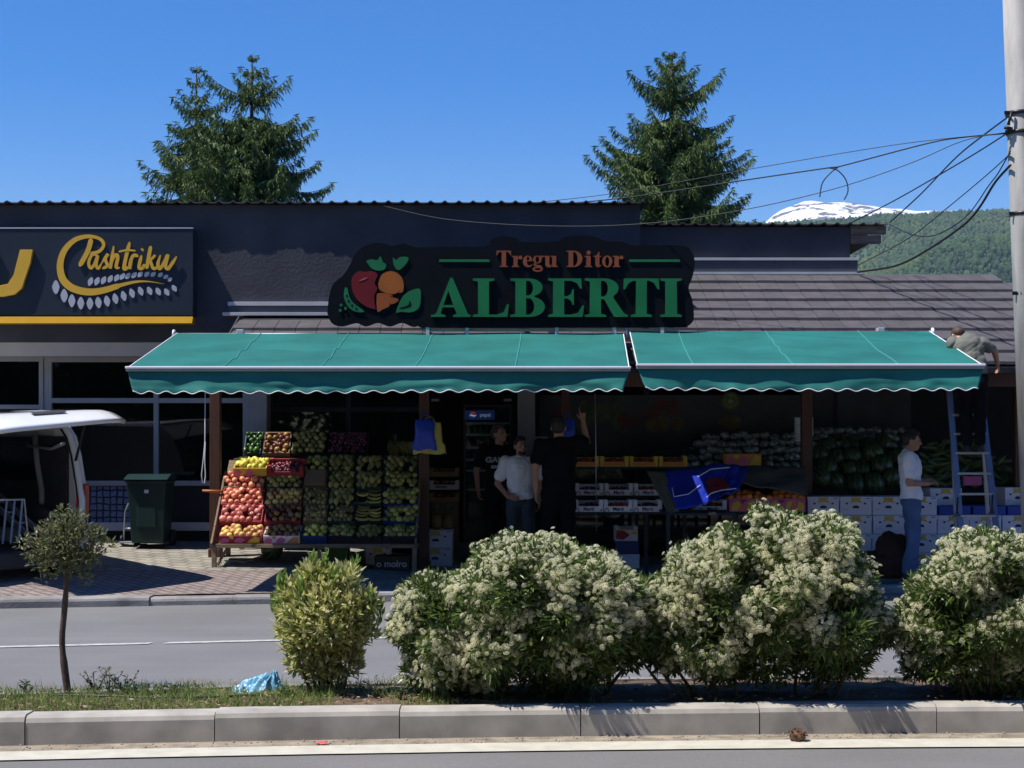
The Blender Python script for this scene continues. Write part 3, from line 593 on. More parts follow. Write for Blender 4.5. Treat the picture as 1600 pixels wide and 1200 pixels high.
G = {
 'I': [[(0, 0), (.55, 0), (.55, .05), (.43, .08), (.42, .92), (.55, .95), (.55, 1), (0, 1), (0, .95), (.12, .92), (.13, .08), (0, .05)]],
 'L': [[(0, 0), (.9, 0), (.94, .33), (.89, .33), (.8, .12), (.62, .06), (.42, .06), (.42, .92), (.56, .95), (.56, 1), (0, 1), (0, .95), (.13, .92), (.14, .08), (0, .05)]],
 'E': [[(0, 0), (.9, 0), (.94, .30), (.89, .3), (.78, .11), (.6, .06), (.42, .06), (.42, .48), (.5, .48), (.6, .42), (.63, .32), (.67, .32), (.67, .72), (.63, .72), (.6, .6), (.5, .54), (.42, .54), (.42, .94), (.6, .94), (.75, .88), (.83, .74), (.88, .74), (.86, 1), (0, 1), (0, .95), (.13, .92), (.13, .08), (0, .05)]],
 'T': [[(.2, 0), (.74, 0), (.74, .05), (.61, .08), (.61, .94), (.68, .94), (.8, .88), (.89, .72), (.94, .72), (.92, 1), (.02, 1), (0, .72), (.05, .72), (.14, .88), (.26, .94), (.33, .94), (.33, .08), (.2, .05)]],
 'A': [[(0, 0), (.38, 0), (.38, .05), (.25, .08), (.30, .25), (.6, .25), (.67, .08), (.57, .05), (.57, 0), (1.03, 0), (1.03, .05), (.96, .08), (.56, 1.02), (.50, 1.02), (.14, .1), (.08, .06), (0, .05)], [(.32, .31), (.58, .31), (.45, .68)]],
 'B': [[(0, 0), (.5, 0)] + bowl(.5, .265, .4, .265, -88, 70) + bowl(.48, .765, .36, .235, -68, 90) + [(0, 1), (0, .95), (.13, .92), (.13, .08), (0, .05)], [(.41, .56), (.46, .56)] + bowl(.46, .75, .13, .19, -85, 85) + [(.46, .94), (.41, .94)], [(.41, .06), (.47, .06)] + bowl(.47, .275, .15, .215, -85, 85) + [(.47, .49), (.41, .49)]],
 'R': [[(0, 0), (.55, 0), (.55, .05), (.42, .08), (.42, .46), (.5, .46), (.76, 0), (1.12, 0), (1.12, .05), (1.02, .09), (.74, .5)] + bowl(.5, .745, .38, .255, -48, 90) + [(0, 1), (0, .95), (.13, .92), (.13, .08), (0, .05)], [(.42, .53), (.47, .53)] + bowl(.47, .735, .13, .205, -85, 85) + [(.47, .94), (.42, .94)]],
 'D': [[(0, 0), (.45, 0)] + bowl(.45, .5, .55, .5, -88, 90) + [(0, 1), (0, .95), (.13, .92), (.13, .08), (0, .05)], [(.42, .06)] + bowl(.44, .5, .26, .44, -88, 88) + [(.42, .94)]],
 'r': [[(0, 0), (.47, 0), (.47, .05), (.37, .08), (.37, .44), (.43, .53), (.47, .5), (.56, .46), (.64, .5), (.66, .6), (.6, .69), (.5, .69), (.42, .62), (.37, .55), (.37, .68), (0, .68), (0, .63), (.11, .6), (.11, .08), (0, .05)]],
 'e': [[(.6, .36), (.25, .36), (.26, .25), (.31, .14), (.4, .09), (.5, .11), (.57, .2), (.6, .17), (.54, .05), (.42, -.01), (.3, -.02), (.15, .04), (.04, .16), (0, .34), (.04, .52), (.15, .66), (.32, .7), (.48, .65), (.58, .52)], [(.25, .42), (.41, .42), (.4, .55), (.36, .64), (.31, .65), (.27, .6), (.25, .5)]],
 'u': [[(0, .68), (.36, .68), (.36, .2), (.4, .1), (.47, .1), (.53, .18), (.53, .6), (.43, .63), (.43, .68), (.79, .68), (.79, .08), (.9, .05), (.9, 0), (.54, 0), (.54, .1), (.42, -.02), (.26, -.02), (.13, .05), (.1, .18), (.1, .6), (0, .63)]],
 'i': [[(0, 0), (.47, 0), (.47, .05), (.37, .08), (.37, .68), (0, .68), (0, .63), (.11, .6), (.11, .08), (0, .05)], arc(.24, .88, .13, .13, 0, 345, 14)],
 't': [[(.1, .68), (0, .68), (0, .62), (.1, .62), (.1, .15), (.15, .03), (.28, -.02), (.42, .03), (.48, .12), (.45, .15), (.4, .1), (.36, .12), (.36, .62), (.48, .62), (.48, .68), (.36, .68), (.36, .92), (.32, .92), (.2, .75)]],
 'o': [arc(.32, .34, .32, .36, 0, 350, 20), arc(.32, .34, .13, .29, 0, 350, 16)],
 'g': [arc(.28, .46, .28, .24, 0, 350, 18), arc(.28, .46, .11, .19, 0, 350, 14), arc(.30, -.13, .33, .16, 0, 350, 18), arc(.31, -.13, .2, .07, 0, 350, 14)],
 'g2': [[(.08, .26), (.2, .22), (.22, .14), (.5, .1), (.6, -.02), (.5, -.02), (.2, .02), (.06, .08), (.04, .16)]], 'g3': [[(.42, .6), (.5, .7), (.66, .69), (.66, .58), (.5, .58)]]}
def glyph(ch, x, base, h, m, name, sx=1., ext=.012, D=AD):
    x0, z0 = c7(x, base); s = h * KS * AD / F
    me = fill2d([[(p[0] * s * sx, p[1] * s) for p in c] for c in G[ch]], ext); me.transform(XZ(D - ext) @ Matrix.Translation((x0, z0, 0))); me.materials.clear(); me.materials.append(m)
    return A2(link(bpy.data.objects.new(name, me)))
for ch, x_ in zip('ALBERTI', (463, 637, 793, 950, 1103, 1263, 1418)): glyph(ch, x_, 388, 160, M_green, 'letter_' + ch.lower(), ext=.016)
for ch, x_ in (('T', 735), ('r', 799), ('e', 845), ('g', 887), ('u', 932), ('D', 1027), ('i', 1103), ('t', 1140), ('o', 1175), ('r', 1220)):
    o = glyph(ch, x_, 180, 68, M_or, 'small_letter_' + ch.lower(), .97)
    if ch == 'g':
        for e_, dd in (('g2', .0015), ('g3', .0015)):
            q = glyph(e_, x_, 180, 68, M_or, 'small_letter_stroke', .97, .012, AD + dd); 
def blob(name, pts, m, depth=.014, sm=4, y=AD):
    p = smoothline([Vector((*c7(*q), 0)) for q in pts + pts[:1]], sm)[:-1]; w = MB(); w.prism([(a.x, a.y) for a in p], XZ(y), depth); return A2(w.build(name, m))
w = MB(); 
for a, b_ in ((497, 706), (1288, 1500)): w.b2(c7(a, 0)[0], c7(b_, 0)[0], AD - .012, AD, c7(0, 159)[1], c7(0, 149)[1])
A2(w.build('green_bar', M_leaf, None, .003))
blob('apple', [(232, 356), (195, 345), (155, 315), (134, 270), (134, 225), (160, 198), (190, 200), (215, 196), (240, 210), (228, 245), (240, 270), (226, 300)], M_red)
blob('apple_highlight', [(162, 240), (178, 228), (200, 224), (182, 234)], mat('pink_highlight', (.4, .08, .1), .4), .018)
blob('carrot', [(243, 250), (258, 212), (295, 197), (332, 212), (348, 245), (346, 280), (328, 287), (345, 268), (320, 288), (290, 292), (250, 275)], M_carrot)
blob('carrot', [(238, 290), (270, 288), (305, 300), (290, 303), (325, 312), (322, 325), (296, 335), (286, 322), (290, 342), (262, 356), (241, 366), (236, 330)], mat('deep_orange_carrot', (.33, .075, .02), .4, var=.1))
blob('leaf', [(192, 155), (215, 147), (238, 152), (252, 135), (262, 158), (276, 170), (268, 190), (240, 194), (215, 185)], M_leaf)
blob('leaf', [(304, 138), (318, 150), (335, 138), (368, 140), (360, 165), (335, 190), (318, 188), (306, 165)], M_leaf)
blob('leaf', [(322, 350), (340, 310), (370, 282), (415, 270), (420, 310), (412, 350), (380, 368), (340, 366), (318, 370)], M_leaf)
blob('leaf_vein', [(330, 350), (368, 338), (372, 320), (380, 332), (376, 345), (340, 354)], M_board, .016)
blob('pea_pod', [(104, 265), (114, 268), (122, 300), (140, 330), (184, 364), (150, 366), (118, 345), (100, 305)], M_leaf)
for x_, y_ in ((112, 300), (120, 322), (134, 340), (152, 354)): blob('pea', [(x_ - 5, y_), (x_, y_ - 5), (x_ + 5, y_), (x_, y_ + 5)], M_board, .017)
for x_, y_ in ((88, 338), (84, 360), (106, 352)): blob('pea', [(x_ - 7, y_), (x_, y_ - 7), (x_ + 7, y_), (x_, y_ + 7)], M_leaf)
# ------------------------------------------------------------------ awnings
M_fab = mat('green_awning_fabric', (.0145, .138, .122), .75, var=.17, scale=1.9, bump=.12, bscale=240, spec=.25, detail=8)
M_bar = mat('white_awning_bar', (.72, .73, .76), .35, .1, var=.03)
M_trim = mat('white_piping', (.75, .75, .75), .6, var=.03)
M_seam = mat('awning_seam', (.035, .225, .205), .7, var=.05)
M_black = mat('black_metal', (.02, .02, .022), .4, .3, var=.1)
def awning(label, xf0, xf1, xb0, xb1, zf, zb, seams, seed):
    DF, DB = 15.42, 17.5
    cx = (xf0 + xf1) / 2
    root = thing('awning', label, 'awning', (cx, DB, zb), 'green retractable awnings'); inv = Matrix.Translation(-root.location)
    def AP(o): o.parent = root; o.matrix_parent_inverse = inv; return o
    L = xf1 - xf0
    def top(u, v):           # u along, v from back(0) to front(1)
        xb, xf = xb0 + (xb1 - xb0) * u, xf0 + (xf1 - xf0) * u
        x = xb + (xf - xb) * v; y = DB + (DF - DB) * v; z = zb + (zf - zb) * v
        z0_ = z
        z -= .035 * math.sin(math.pi * v) * (.7 + .3 * math.sin(u * 9 + seed)) * max(0, math.sin(math.pi * u)) ** .35
        wr = math.sin((u * L * 2.2 + v * .8) * 2.1 + seed) 
        amp = .006 * max(0, shade_noise((u * L * .8, v * .7, seed), 1.6) + .1) * 11
        z += amp * math.sin(v * 25 + 2.5 * shade_noise((u * L, v, seed), 2.2)) * math.sin(math.pi * v) * .55
        ed = min(1., min(u, 1 - u) * L / .35)
        z = z0_ + (z - z0_) * (.25 + .75 * ed) + .012 * ed * shade_noise((u * L * .9, v * 2.5, seed + 3), 1.3)
        return (x, y, z)
    nu, nv = int(L * 34), 56; mb = MB(); vs = [top(i / nu, j / nv) for i in range(nu + 1) for j in range(nv + 1)]
    mb.add(vs, [(i * (nv + 1) + j, (i + 1) * (nv + 1) + j, (i + 1) * (nv + 1) + j + 1, i * (nv + 1) + j + 1) for i in range(nu) for j in range(nv)], None, 0, True)
    o = AP(mb.build('fabric', M_fab)); s_ = o.modifiers.new('thick', 'SOLIDIFY'); s_.thickness = .003
    mb = MB()
    for su in seams:
        su = round(su * nu) / nu; mb.tube([Vector(top(su, j / nv)) + Vector((0, 0, .004)) for j in range(nv + 1)], .008, 6)
    so = mb.build('seam', M_seam); so.parent = o
    mb = MB()
    mb.tube([Vector(top(0, j / 24)) + Vector((0, 0, .004)) for j in range(25)], .006, 6); mb.tube([Vector(top(1, j / 24)) + Vector((0, 0, .004)) for j in range(25)], .006, 6)
    so = mb.build('edge_piping', M_trim); so.parent = o
    # front bar
    mb = MB(); M = Matrix.Translation((0, DF - .025, zf - .008)); mb.box(((xf0 + xf1) / 2, 0, 0), (L + .03, .085, .026), Matrix.Translation((0, 0, .010)) @ M)
    AP(mb.build('front_bar', M_bar, None, .008)); mb = MB(); mb.box(((xf0 + xf1) / 2, .006, -.016), (L + .02, .066, .022), M); AP(mb.build('bar_shade_strip', M_frame, None, .004))  # grey strip paints the shading on the white bar's lower half
    # valance
    def val(u, v, k=0):
        x = xf0 + L * u; drop = .205 + .012 * math.sin(u * 3.1 + seed) ; e = min(u * L, (1 - u) * L)
        zz = zf - .032 - drop * v
        sc_ = .014 * math.cos(2 * math.pi * u * L / .19) * max(0, (v - .75) / .25)
        bill = .050 * v ** 1.1 * (.75 + .9 * shade_noise((u * L * .9, 0, seed), 1.3)) + .030 * shade_noise((u * L * 2.0, v * 1.6, seed + 5), 1.6) * v + .022 * shade_noise((u * L * 5.0, v * 1.0, seed + 8), 1.0) * v
        bill *= (.6 + .4 * min(1, e / .5))
        if e < .5: x += (.07 if u < .5 else -.07) * v * (1 - e / .5); bill += .06 * v * (1 - e / .5)
        return (x, DF - .018 - bill, zz + sc_)
    nu, nv = int(L * 42), 16; mb = MB(); vs = [val(i / nu, j / nv) for i in range(nu + 1) for j in range(nv + 1)]
    mb.add(vs, [(i * (nv + 1) + j, i * (nv + 1) + j + 1, (i + 1) * (nv + 1) + j + 1, (i + 1) * (nv + 1) + j) for i in range(nu) for j in range(nv)], None, 0, True)
    v = AP(mb.build('valance', M_fab)); s_ = v.modifiers.new('thick', 'SOLIDIFY'); s_.thickness = .002
    mb = MB(); mb.tube([Vector(val(i / nu, 1)) for i in range(nu + 1)], .0048, 5); t = mb.build('piping', M_trim); t.parent = v
    # back tube, brackets, folding arms
    mb = MB(); mb.tube([(xb0 - .03, DB + .02, zb - .04), (xb1 + .03, DB + .02, zb - .04)], .045, 12); mb.tube([(xb0 - .05, DB + .01, zb - .01), (xb0 - .03, DB + .01, zb - .01)], .055, 12); mb.tube([(xb1 + .03, DB + .01, zb - .01), (xb1 + .05, DB + .01, zb - .01)], .055, 12)
    AP(mb.build('roller', M_bar))
    for f in (.14, .84):
        xx = xb0 + (xb1 - xb0) * f; w = MB(); w.b2(xx - .04, xx + .04, DB + .0, DB + .12, roof_z(DB) , zb + .045); AP(w.build('bracket', M_light_metal, None, .006))
        ex = xx + (.55 if f < .5 else -.55); w = MB(); w.tube([(xx, DB - .03, zb - .09), (ex, (DF + DB) / 2, (zf + zb) / 2 - .10), (xx + (.1 if f < .5 else -.1), DF + .03, zf - .03)], .024, 8); AP(w.build('folding_arm', M_bar))
    return root
A1 = awning('long green awning with white front bar and scalloped valance over the fruit stand', X(200, 15.42), X(983, 15.42), X(277, 17.5), X(974, 17.5), Z(575, 15.42), Z(521, 17.5), (.19, .385, .575, .77), 1.3)
A2_ = awning('shorter green awning over the melons and ladder, its top smoother than the other', X(996, 15.42), X(1535, 15.42), X(984, 17.5), X(1452, 17.5), Z(571, 15.42), Z(518, 17.5), (.16, .45, .76), 6.1)

# ------------------------------------------------------------------ crates, cartons and fruit
M_wood = mat('crate_wood', (.30, .20, .11), .8, var=.3, scale=5, stretch=(1, 8, 8), bump=.2)
M_standw = mat('old_stand_wood', (.19, .135, .09), .85, var=.35, scale=4, stretch=(1, 7, 7), bump=.4, bscale=30)
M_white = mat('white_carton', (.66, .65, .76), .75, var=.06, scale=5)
M_whited = mat('white_crate_card', (.66, .64, .68), .7, var=.06)
M_blue = mat('blue_plastic_crate', (.012, .035, .16), .45, var=.12)
M_greenp = mat('dark_green_plastic_crate', (.02, .06, .05), .45, var=.12)
M_blackp = mat('black_plastic_crate', (.018, .018, .02), .45, var=.12)
M_redc = mat('red_carton', (.32, .03, .045), .7, var=.15)
M_yelc = mat('yellow_carton', (.62, .42, .05), .7, var=.12)
M_pink = mat('pink_print', (.55, .12, .28), .7, var=.15)
M_brownc = mat('brown_carton', (.22, .14, .08), .8, var=.15)
M_ink = mat('dark_blue_print', (.03, .035, .09), .7, var=.1)
M_slate = mat('slate_print', (.045, .045, .09), .7, var=.1)
M_gold = mat('gold_print', (.55, .38, .08), .7, var=.25, scale=30)
M_orp = mat('orange_print', (.60, .22, .05), .7, var=.15)
def crate_mesh(w, d, h, t=.012, slats=False, lowfront=None):
    mb = MB(); hf = h if lowfront is None else lowfront
    mb.b2(-w / 2, w / 2, 0, d, 0, t); mb.b2(-w / 2, w / 2, 0, t, t, hf); mb.b2(-w / 2, w / 2, d - t, d, t, h); mb.b2(-w / 2, -w / 2 + t, t, d - t, t, h if lowfront is None else lowfront); mb.b2(w / 2 - t, w / 2, t, d - t, t, h if lowfront is None else lowfront)
    if lowfront is not None:
        for sx in (-1, 1):
            for yy in (.022, d - .022): mb.box((sx * (w / 2 - .024), yy, (hf + h) / 2 + t * .5), (.046, .042, h - hf + t))
    if slats:
        for k in range(7): mb.b2(-w / 2 + .02 + k * (w - .05) / 7, -w / 2 + .02 + k * (w - .05) / 7 + .008, -.004, 0, .01, hf)
        mb.b2(-w / 2 - .004, w / 2 + .004, -.009, .0, hf - .02, hf)
    return mb
def crate(name, label, group, M, w, d, h, m, cat='crate', slats=False, lowfront=None, prints=()):
    root = thing(name, label, cat, (0, 0, 0), group); root.matrix_world = M
    root.location, root.rotation_euler = M.to_translation(), M.to_euler()
    b = crate_mesh(w, d, h, slats=slats, lowfront=lowfront).build('crate_body', m, root, .002)
    for nm, mm, shapes in prints:
        q = MB()
        for s in shapes:
            pts = [(p[0] * w / 2, p[1] * (lowfront or h)) for p in s]; q.prism(pts, XZ(-.001), .003)
        q.build(nm, mm, b)
    return root
# fruit prototypes (shared meshes)
def fruit_mesh(name, prof, m, n=12, stem=None):
    mb = MB(); mb.lathe(prof, n)
    if stem: mb.tube([(0, 0, prof[-1][1] - .004), (.003, 0, prof[-1][1] + .014)], .0025, 5)
    return mb.mesh(name, m)
def sphere_prof(r, sq=1., k=8, dim=.0): return [(max(.0008, r * math.sin(math.pi * i / k)), -r * sq * math.cos(math.pi * i / k) + (dim if i in (0, k) else 0) * (1 if i == 0 else -1)) for i in range(k + 1)]
def fm(name, c, c2=None, rough=.35, sc_=14):
    m = mat(name, c, rough, var=.2, scale=sc_, spec=.5, col2=c2); nt = m.node_tree; b = nt.nodes['Principled BSDF']; src = b.inputs['Base Color'].links[0].from_socket; rp = src.node
    oi = _n(nt, 'ShaderNodeObjectInfo'); nz = [q for q in nt.nodes if q.type == 'TEX_NOISE'][0]; ad = _n(nt, 'ShaderNodeMath', operation='MULTIPLY_ADD'); ad.inputs[1].default_value = .5; ad.inputs[2].default_value = -.25
    a2 = _n(nt, 'ShaderNodeMath', operation='ADD'); nt.links.new(oi.outputs['Random'], ad.inputs[0]); nt.links.new(ad.outputs[0], a2.inputs[0]); nt.links.new(nz.outputs['Fac'], a2.inputs[1]); nt.links.new(a2.outputs[0], rp.inputs[0])
    mr = _n(nt, 'ShaderNodeMapRange'); mr.inputs[3].default_value = .72; mr.inputs[4].default_value = 1.18; nt.links.new(oi.outputs['Random'], mr.inputs[0])
    v = _n(nt, 'ShaderNodeVectorMath', operation='SCALE'); nt.links.new(src, v.inputs[0]); nt.links.new(mr.outputs[0], v.inputs['Scale']); nt.links.new(v.outputs[0], b.inputs['Base Color']); return m
FM = {
 'red apple': fruit_mesh('apple', sphere_prof(.038, .92, 8, .012), fm('red_apple_skin', (.50, .075, .06), (.62, .26, .14)), 12, 1),
 'crimson apple': fruit_mesh('apple', sphere_prof(.038, .92, 8, .012), fm('crimson_apple_skin', (.44, .07, .075), (.58, .22, .17)), 12, 1),
 'yellow-red apple': fruit_mesh('apple', sphere_prof(.038, .92, 8, .012), fm('yellow_apple_skin', (.62, .25, .09), (.60, .44, .13)), 12, 1),
 'dark apple': fruit_mesh('apple', sphere_prof(.036, .92, 8, .012), fm('dark_apple_skin', (.17, .035, .025), (.28, .16, .05)), 10, 1),
 'green apple': fruit_mesh('apple', sphere_prof(.040, .92, 8, .012), fm('green_apple_skin', (.26, .26, .055), (.36, .31, .08)), 12, 1),
 'lemon': fruit_mesh('lemon', [(.001, -.05)] + sphere_prof(.034, 1.1)[1:-1] + [(.001, .05)], fm('lemon_skin', (.72, .62, .08), (.78, .70, .14), .4)),
 'kiwi': fruit_mesh('kiwi', sphere_prof(.026, 1.2), fm('brown_fruit_skin', (.24, .18, .06), (.31, .24, .08), .6), 10),
 'pear': fruit_mesh('pear', [(.001, -.042), (.022, -.038), (.034, -.02), (.036, -.004), (.028, .018), (.016, .038), (.010, .052), (.001, .058)], fm('pear_skin', (.27, .24, .055), (.35, .28, .08), .45), 10, 1),
 'banana': None,
 'plum': fruit_mesh('plum', sphere_prof(.022, 1.05), fm('plum_skin', (.09, .018, .035), (.16, .03, .05), .4), 8),
 'pepper': fruit_mesh('pepper', [(.001, -.045), (.02, -.04), (.028, -.01), (.03, .02), (.022, .036), (.004, .034)], fm('green_pepper_skin', (.035, .10, .02), (.06, .14, .03), .3), 10, 1),
 'orange': fruit_mesh('orange', sphere_prof(.038, .97), fm('orange_skin', (.70, .22, .02), (.74, .27, .03), .4), 12),
 'tomato': fruit_mesh('tomato', sphere_prof(.03, .85), fm('tomato_skin', (.40, .03, .02), (.48, .06, .03), .25), 10),
}
mb = MB(); mb.tube([(-.085, 0, .018), (-.07, 0, .006), (-.035, 0, -.006), (0, 0, -.010), (.035, 0, -.006), (.065, 0, .008), (.08, 0, .022)], [.004, .012, .018, .0195, .018, .012, .005], 8)
FM['banana'] = mb.mesh('banana', fm('banana_skin', (.31, .26, .05), (.38, .31, .07), .5))
fr = random.Random(11)
def place_fruit(kind, label, group, loc, rot=None, s=1.):
    o = bpy.data.objects.new(FM[kind].name.split('.')[0], FM[kind]); COL.objects.link(o); o.location = loc; o.scale = (s, s, s)
    o.rotation_euler = rot or (fr.uniform(-.8, .8), fr.uniform(-.8, .8), fr.uniform(0, 6.3))
    tag(o, label, FM[kind].name.split('.')[0].replace('_', ' '), group); return o
def fill(kind, label, group, M, w, d, z, nx, ny, s=1., mound=.02, flat=False):
    for j in range(ny):
        for i in range(nx):
            if fr.random() < .05: continue
            u = (i + .5 + (.25 if j % 2 else -.25) * (0 if nx < 3 else .8)) / nx; v = (j + .5) / ny
            p = Vector(((u - .5) * (w - .02) + fr.uniform(-.010, .010), .012 + v * (d - .024) + fr.uniform(-.009, .009), z + mound * math.sin(math.pi * min(1, max(0, u))) * math.sin(math.pi * v) * 1.2 + fr.uniform(-.010, .012)))
            rot = (M.to_euler().x + R(75) + fr.uniform(-.25, .25), fr.uniform(-.3, .3), fr.uniform(-.2, .2)) if flat == 'pear' else ((M.to_euler().x * .6, fr.uniform(-.15, .15), fr.uniform(-.12, .12)) if flat == 'banana' else None)
            place_fruit(kind, label, group, M @ p, rot, s * fr.uniform(.84, 1.12))
# --- fruit stand
FS0, FSZ, ang = 17.22, Z(851, 17.22), R(43)
st = thing('fruit_stand', 'weathered wooden fruit stand with a slanted top carrying crates of apples and pears', 'stand', (X(490, 17.5), 17.5, pav(-2.2, 17.5)))
inv3 = Matrix.Translation(-st.location)
def SP(o): o.parent = st; o.matrix_parent_inverse = inv3; return o
xl, xr = X(331, 17.22), X(652, 17.22)
w = MB(); w.b2(xl, xr, FS0 - .05, FS0 + .02, FSZ - .035, FSZ + .01); SP(w.build('front_ledge', M_standw, None, .004))
w = MB(); w.b2(xl, xr, FS0 + .02, FS0 + .6, FSZ - .035, FSZ - .012); SP(w.build('lower_board', M_standw))
SM = Matrix.Translation((0, FS0, FSZ)) @ Matrix.Rotation(ang, 4, 'X')
w = MB(); w.box(((xl + xr) / 2, .69, -.012), (xr - xl - .02, 1.38, .014), SM); SP(w.build('slanted_top', M_standw))
for xx in (xl + .012, xr - .012): w = MB(); w.box((xx, .52, .035), (.022, 1.16, .10), SM); SP(w.build('side_board', M_standw, None, .003))
for xx, yy in ((xl + .03, FS0 - .02), (xr - .03, FS0 - .02), (X(500, 17.22), FS0), (xl + .04, FS0 + .78), (xr - .04, FS0 + .78)):
    zt = FSZ - .03 if yy < 17.5 else FSZ + .72; w = MB(); w.b2(xx - .025, xx + .025, yy - .025, yy + .025, pav(xx, yy) - .01, zt); SP(w.build('leg', M_standw, None, .003))
for (a, b_) in (((xl + .03, FS0 + .1, .22), (xl + .16, FS0 + .04, FSZ - .05)), ((xl + .02, FS0 + .2, FSZ - .3), (xl + .3, FS0 + .1, FSZ - .26))): w = MB(); w.beam(a, b_, .03, .02); SP(w.build('brace', M_standw))
w = MB(); w.b2(xl + .05, xr, 18.30, 18.62, Z(716, 18.2) - .03, Z(716, 18.2)); w.b2(xl + .08, xl + .13, 18.5, 18.56, .3, Z(716, 18.2) - .03); w.b2(xr - .13, xr - .08, 18.5, 18.56, .25, Z(716, 18.2) - .03); SP(w.build('back_shelf', M_standw))
w = MB(); hx, hz = X(349, 17.9), Z(768, 17.7); w.tube([(hx + .03, 17.68, hz), (hx - .19, 17.62, hz + .012)], [.018, .013], 8); tag(w.build('wooden_stick', mat('orange_brown_wood', (.45, .14, .05), .5)), 'short reddish wooden stick poking out beside the brown post left of the apples', 'stick')
colx = [(345, 411), (414, 471), (474, 511), (513, 553), (556, 596), (599, 653)]
kinds = [['yellow-red apple', 'crimson apple', 'red apple', 'red apple'], ['dark apple', 'dark apple', 'yellow-red apple', 'green apple'], ['lemon', 'kiwi', 'kiwi', None], ['green apple', 'kiwi', 'pear', 'pear'], ['pear', 'banana', 'banana', 'pear'], ['green apple', 'green apple', 'green apple', 'green apple']]
mats = [[M_redc, M_redc, M_redc, M_brownc], [M_whited, M_redc, M_brownc, M_blackp], [M_blue, M_brownc, M_brownc, M_brownc], [M_blackp, M_greenp, M_greenp, M_greenp], [M_blackp, M_blackp, M_greenp, M_greenp], [M_blackp, M_blue, M_blue, M_greenp]]
rown = ['front', 'second', 'third', 'fourth', 'topmost']
coln = ['sunlit left-hand', 'second', 'third, narrow', 'fourth', 'fifth', 'right-hand']
mname = {M_redc: 'red carton', M_brownc: 'brown carton', M_whited: 'pale carton', M_blackp: 'black plastic', M_blue: 'blue plastic', M_greenp: 'dark green plastic'}
WAVE = [[(-.95, .1), (-.6, .1), (-.5, .55), (-.75, .8), (-.95, .5)], [(-.3, .15), (.05, .1), (.25, .5), (0, .85), (-.25, .6)]]
WAVE2 = [[(.3, .1), (.6, .15), (.9, .1), (.95, .8), (.7, .9), (.45, .5)], [(-.55, .75), (-.35, .55), (-.3, .9), (-.5, .95)]]
plural = {'lemon': 'lemons', 'kiwi': 'small brown fruit', 'pear': 'pears', 'banana': 'yellow-green bananas', None: ''}
def pl(k): return plural.get(k, (k or '') + 's')
for c, (a, b_) in enumerate(colx):
    for r in range(4 if c < 2 else 5):
        k = (kinds[c] + ['pear'])[r] if c != 2 or r < 4 else 'green apple'; D = FS0 + .2 + .2 * r; s0 = .005 + r * .275
        w_ = (b_ - a) * (17.22 + .2 * r) / F - .006; xc = X((a + b_) / 2 + (1.5 * (r - 1.5) if c < 2 else 0), 17.22 + .2 * r)
        M = SM @ Matrix.Translation((xc, s0, .0)); m = (mats[c] + [M_greenp])[r]; h = .085
        if r == 0: M = Matrix.Translation((xc, FS0 + .0, FSZ + .012)) @ Matrix.Rotation(R(24), 4, 'X'); h = .095
        lab = f"{mname[m]} crate of {pl(k)}, {coln[c]} column, {rown[r]} row of the stand" if k else 'upright brown cardboard box standing in the third column, fourth row of the slanted stand'
        pr = ()
        if m in (M_redc, M_whited) and r == 0: pr = (('pink_pattern', M_pink, WAVE), ('yellow_pattern', M_yelc if c == 0 else M_orp, WAVE2))
        cr = crate('fruit_crate' if k else 'cardboard_box', lab, 'crates on the slanted stand', M, w_, .262, h, m, 'crate' if k else 'box', slats=m in (M_blue, M_blackp, M_greenp), prints=pr)
        if k is None:
            q = MB(); q.b2(-w_ / 2 + .015, w_ / 2 - .015, .02, .24, h, h + .05); q.build('carton_flap', M_brownc, cr); continue
        nx = max(3, int(round(w_ / (.078 if k not in ('kiwi', 'lemon', 'banana') else (.058 if k == 'kiwi' else (.075 if k == 'lemon' else .15)))))); ny = 4 if k not in ('kiwi', 'banana') else 5
        if k == 'banana': nx = 2
        lf = f"{k if k != 'kiwi' else 'small brown fruit'} in the {coln[c]} column, {rown[r]} row of the slanted stand"
        fill(k, lf, f"{pl(k)}, {coln[c]} column {rown[r]} row", M, w_, .262, h - .012, nx, ny, 1.0 if k != 'banana' else .95, .03, 'pear' if k == 'pear' else ('banana' if k == 'banana' else False))
# yellow quinces / lemons above, grapes beside, back row heaped crates
M = Matrix.Translation((X(393, 17.95), 17.86, Z(744, 17.86))) @ Matrix.Rotation(R(22), 4, 'X')
crate('fruit_crate', 'pale carton of bright lemons in the sun above the red apples', 'crates on the slanted stand', M, .385, .26, .10, M_yelc, prints=(('pink_pattern', M_pink, WAVE),))
fill('lemon', 'bright yellow lemon in the sunlit carton above the red apples', 'lemons above the red apples', M, .385, .26, .10, 5, 4, 1.0, .035)
M = Matrix.Translation((X(448, 17.95), 17.86, Z(746, 17.86))) @ Matrix.Rotation(R(22), 4, 'X')
crate('fruit_crate', 'shaded red carton of dark plums with raised white corners beside the lemons', 'crates on the slanted stand', M, .42, .26, .13, M_redc, lowfront=.07, prints=())
fill('plum', 'dark plum in the red carton beside the lemons', 'plums in the red carton', M, .40, .26, .07, 9, 5, 1.0, .02)
